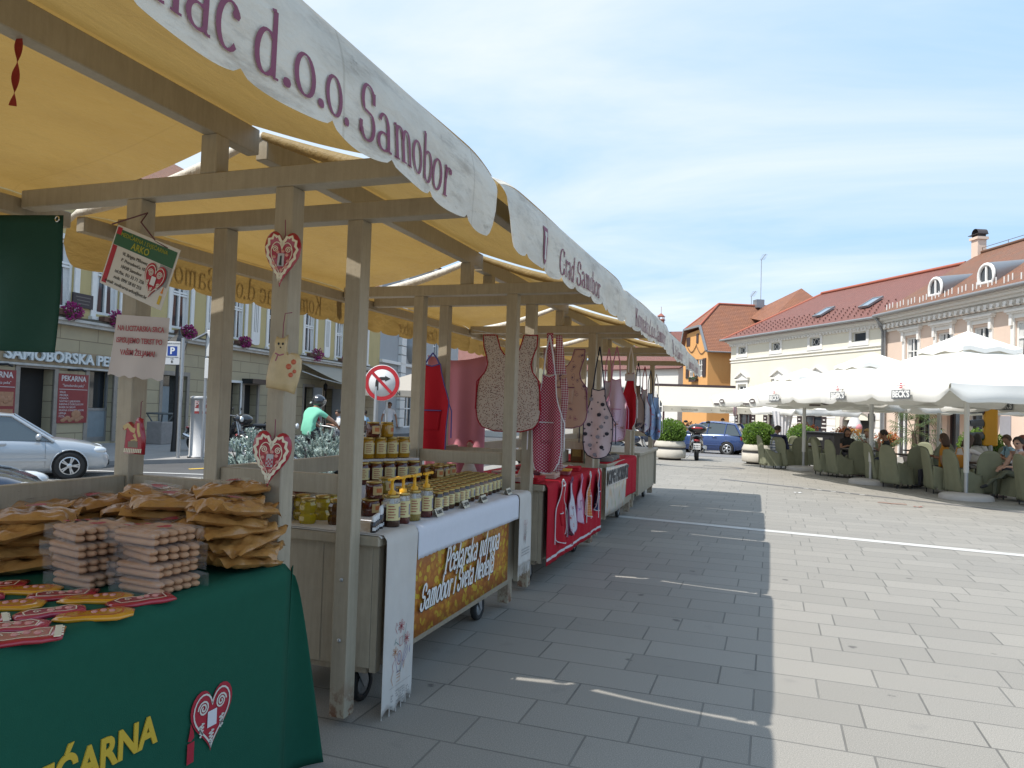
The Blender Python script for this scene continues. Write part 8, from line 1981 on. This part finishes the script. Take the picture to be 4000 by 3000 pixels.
MB().tube([(0,0,0),(0,0,2.4)], .03, 6).build('pole', m_steel(), t); MB().lathe([(.001,-.01),(.3,-.01),(.3,.01),(.001,.01)], 20, frame((0,0,2.1),(1,0,0),(0,0,1))).build('disc', mat('sign_palered', (.5,.3,.3), .5, .4, 3), t)
# ---- palm, ice cream, traffic light, service cart, flowers
t = thing('potted_palm', 'fan palm in a pot between the parasols before the pink building', 'palm', (4.75, 29.6, gz(29.6)))
MB().lathe([(.25,0),(.36,.5),(.32,.5),(.3,.42),(.001,.42)], 18).build('pot', mat('pot_dark', (.06,.05,.045), .7, .1), t)
b = MB(); b.tube([(0,0,.4),(.03,.02,.9),(0,0,1.35)], [.10,.09,.07], 8); b.build('trunk', mat('palm_trunk', (.09,.065,.045), .9, .4, 20, bump=.02, bs=25), t)
b = MB(); st = MB()
for k in range(24):
    a = k*2.4; el = R(70-4.6*k); d = V((math.cos(a)*math.cos(el), math.sin(a)*math.cos(el), math.sin(el))); q = V((0,0,1.3+.0*k)); L_ = .55+.25*r.random()
    tip = q+d*L_; st.tube([q, q+d*L_*.5+V((0,0,.03)), tip], .008, 4)
    s = d.cross(V((0,0,1))); s = s.normalized() if s.length > .1 else V((1,0,0)); n_ = s.cross(d)
    for j in range(15):
        g = R(-105+15*j); e = (d*math.cos(g)+s*math.sin(g)).normalized(); ln = .48*(1-.18*abs(j-7)/7); w_ = e.cross(n_).normalized()*.016
        m1 = tip+e*ln*.6; m2 = tip+e*ln+V((0,0,-.12-.06*r.random()))
        b.add([tip, m1+w_, m2, m1-w_], [(0,1,2,3)])
b.build('fronds', leafmat('palm_leaf', (.04,.075,.02), (.12,.17,.05), .25), t, fix=False); st.build('frond_stalks', mat('palm_stalk', (.10,.12,.04), .7, .1), t)
t = thing('ice_cream_display', 'giant ice cream cone display standing in the arched doorway', 'display', (3.7, 38.2, gz(38.2)), R(-50))
MB().lathe([(.001,.15),(.05,.16),(.27,1.35),(.30,1.40),(.001,1.40)], 20).build('cone', mat('waffle', (.55,.27,.06), .6, .25, 18), t)
b = MB(); b.ell((.10,0,1.48), (.22,.22,.20), 14, 9); b.build('pink_scoop', mat('scoop_pink', (.62,.26,.28), .5, .1), t)
b = MB(); b.lathe([(.001,1.36),(.30,1.40),(.32,1.55),(.25,1.72),(.24,1.78),(.16,1.92),(.13,2.0),(.03,2.16),(.001,2.2)], 18, Mx.Translation((-.05,0,0))); b.build('cream_swirl', mat('cream_white', (.68,.67,.66), .5, .1, 14), t)
b = MB(); b.ell((.16,-.22,.85), (.10,.08,.14), 10, 7); b.build('cone_badge', mat('badge_brown', (.08,.03,.02), .5, 0), t); MB().lathe([(.24,0),(.24,.06),(.06,.16)], 16).build('stand', m_black(), t)
t = thing('traffic_light', 'yellow backed traffic light with grey hoods beside the terrace', 'traffic light', (5.5, 22.9, -.0), R(0))
MB().tube([(0,0,0),(0,0,1.2)], .055, 10).build('pole', m_steel(), t)
b = MB(); b.box(-.16,-.06,1.0,.16,.16,2.12); b.build('backing', mat('signal_yellow', (.70,.34,.01), .4, .06), t, bevel=.03)
for k in range(3):
    z = 1.92-.34*k; b = MB(); b.smooth(); b.add([(-.17-.42*v*0-.30*v, .05+.13*math.cos(R(a)), z+.13*math.sin(R(a))-.03*v) for v in (0,1) for a in range(-20,201,20)], [(i,i+1,13+i-1,12+i-0-0) if 0 else (i,i+1,12+i+1,12+i) for i in range(11)]); b.build('hood', mat('hood_grey', (.10,.11,.13), .5, .1), t)
    MB().lathe([(.001,.0),(.11,.0),(.11,-.02),(.001,-.02)], 16, frame((-.165,.05,z),(0,-1,0),(0,0,1))).build('lens', mat('lens_%d' % k, ((.12,.01,.01), (.14,.08,.01), (.01,.08,.03))[k], .2, 0), t)
t = thing('service_cart', 'dark wooden service cart behind the leftmost cafe table', 'cart', (1.9, 29.8, gz(29.8)), R(-50))
b = MB(); b.box(-.7,-.3,.12,.7,.3,1.15); b.box(-.75,-.35,1.151,.75,.35,1.2); b.box(-.5,-.34,.6,-.1,-.302,1.0); b.box(.1,-.34,.6,.5,-.302,1.0); b.build('cabinet', mat('cart_black', (.016,.015,.016), .45, .1), t, bevel=.01)
MB().box(-.12,-.36,.9,.2,-.342,.99).build('label_strip', mat('strip_pale', (.5,.48,.42), .6, 0), t)
for x in (-.5,.5): MB().tube([(x,-.2,.06),(x,.2,.06)], .06, 10).build('wheel', m_rubber(), t)
for i, (x, y, c1, c2, lab, z, s) in enumerate(((1.3,33.2,(.50,.07,.03),(.35,.16,.03),'orange red flowering shrub above the service cart',1.15,.55), (2.9,34.6,(.50,.07,.03),(.40,.18,.03),'orange flowering shrub left of the arched doorway',1.1,.5), (3.3,31.6,(.30,.34,.30),(.42,.45,.40),'pale silvery shrub beside the arched doorway',.75,.7), (4.35,33.0,(.50,.07,.03),(.40,.18,.03),'orange red flowers in front of the ice cream cone',1.0,.4))):
    t = thing('flowering_shrub', lab, 'shrub', (x, y, gz(y)), 0, 'flowering shrubs along the terrace')
    b = MB(); leaf_cloud(b, 900, shell(r, (0,0,z), (s*1.1,s*.8,s*.75), .7), .085, r); b.build('flowers', leafmat('flower_%d' % i, c1, c2), t, fix=False)
    b = MB(); leaf_cloud(b, 500, shell(r, (0,0,z-.12), (s,s*.75,s*.65), .6), .09, r); b.build('leaves', leafmat('leaf_dark', (.02,.05,.015), (.05,.10,.03)), t, fix=False)
    MB().lathe([(.22,0),(.3,.5),(.001,.48)], 14).build('pot', mat('pot_dark', (.06,.05,.045)), t)
# small litter on the paving
for i, (x, y, rz, c, lab) in enumerate(((.55,16.9,20,(.65,.65,.65),'white scrap of paper lying on the sunny paving'), (2.2,15.9,-12,(.30,.13,.09),'flat brown wrapper lying on the paving before the terrace'), (2.6,15.6,10,(.25,.09,.07),'small reddish wrapper end beside the brown wrapper'))):
    b = MB(); b.grid(lambda u, v: ((u-.5)*(.16 if i != 1 else .5), (v-.5)*.08, .012+.006*math.sin(9*u)), 6, 2); tag(b.build('paper_scrap' if i == 0 else 'food_wrapper', mat('scrap_%d' % i, c, .8, .2), None, (x, y, 0), R(rz), fix=False), lab, 'paper' if i == 0 else 'wrapper')
# ------------------------------------------------------------------ camera, sky, sun
cam = bpy.data.cameras.new('camera'); co_ = bpy.data.objects.new('camera', cam); COL.objects.link(co_)
cam.sensor_width = 36; cam.lens = 36*1600/2212; cam.clip_end = 3000; cam.clip_start = .05
RW = CAMR
m = Mx.Identity(4)
for i in range(3): m[i][0] = RW[i][0]; m[i][1] = -RW[i][1]; m[i][2] = -RW[i][2]
m[2][3] = 1.6
co_.matrix_world = m; SC.camera = co_
w = bpy.data.worlds.new('World'); SC.world = w; w.use_nodes = True
nt = w.node_tree; nt.nodes.clear()
def WN(t, **k):
    n = nt.nodes.new('ShaderNode'+t)
    for a, b_ in k.items(): setattr(n, a, b_)
    return n
out = WN('OutputWorld'); bg = WN('Background'); sky = WN('TexSky', sky_type='NISHITA')
SUN_EL = R(58); sd = V((-.455,-.44,1)).normalized()
sky.sun_disc = False; sky.sun_elevation = SUN_EL; sky.sun_rotation = math.atan2(sd.x, sd.y); sky.air_density = 1.0; sky.dust_density = 1.6; sky.ozone_density = 2.0
bg.inputs[1].default_value = SKY_STR
tc = WN('TexCoord'); sep = WN('SeparateXYZ'); nt.links.new(tc.outputs['Generated'], sep.inputs[0])
# thin high cloud: noise on a plane far above, streaked
def wm(op, a, b_=None):
    n = WN('Math', operation=op)
    for i, v in enumerate((a, b_)):
        if v is None: continue
        if isinstance(v, (int, float)): n.inputs[i].default_value = v
        else: nt.links.new(v, n.inputs[i])
    return n.outputs[0]
zc = wm('ADD', wm('MAXIMUM', sep.outputs[2], 0.0), .12)
comb = WN('CombineXYZ'); nt.links.new(wm('DIVIDE', sep.outputs[0], zc), comb.inputs[0]); nt.links.new(wm('DIVIDE', sep.outputs[1], zc), comb.inputs[1])
mp = WN('Mapping'); mp.inputs['Rotation'].default_value = (0,0,R(-38)); mp.inputs['Scale'].default_value = (.45,1.1,1); mp.inputs['Location'].default_value = (1.3,.55,0)
nt.links.new(comb.outputs[0], mp.inputs[0])
n1 = WN('TexNoise'); n1.inputs['Scale'].default_value = 1.0; n1.inputs['Detail'].default_value = 7; n1.inputs['Roughness'].default_value = .58; n1.inputs['Distortion'].default_value = .5
nt.links.new(mp.outputs[0], n1.inputs['Vector'])
f = wm('ADD', n1.outputs[0], wm('MULTIPLY', wm('ADD', wm('MULTIPLY', sep.outputs[0], -.55), wm('MULTIPLY', sep.outputs[1], -.05)), .42))
rp = WN('ValToRGB'); rp.color_ramp.elements[0].position = .36; rp.color_ramp.elements[1].position = .70
rp.color_ramp.elements[0].color = (.47*CLOUD,.70*CLOUD,.99*CLOUD,1); rp.color_ramp.elements[1].color = (.86*CLOUD,.93*CLOUD,.985*CLOUD,1)
nt.links.new(f, rp.inputs[0])
mx = WN('Mix', data_type='RGBA'); mx.inputs[0].default_value = .86; nt.links.new(sky.outputs[0], mx.inputs[6]); nt.links.new(rp.outputs[0], mx.inputs[7])
nt.links.new(mx.outputs[2], bg.inputs[0]); nt.links.new(bg.outputs[0], out.inputs[0])
sl = bpy.data.lights.new('sun', 'SUN'); sl.energy = SUN_STR; sl.angle = R(.5); sl.color = (1,.955,.89)
so_ = bpy.data.objects.new('sun', sl); COL.objects.link(so_); so_.rotation_euler = sd.to_track_quat('Z', 'Y').to_euler(); so_.location = (0,0,40)
SC.view_settings.view_transform = 'Standard'; SC.view_settings.look = 'None'; SC.view_settings.exposure = EXPO; SC.view_settings.gamma = 1
SC.render.engine = 'CYCLES'; SC.cycles.max_bounces = 8; SC.cycles.diffuse_bounces = 4; SC.cycles.transparent_max_bounces = 16; SC.cycles.sample_clamp_indirect = 6
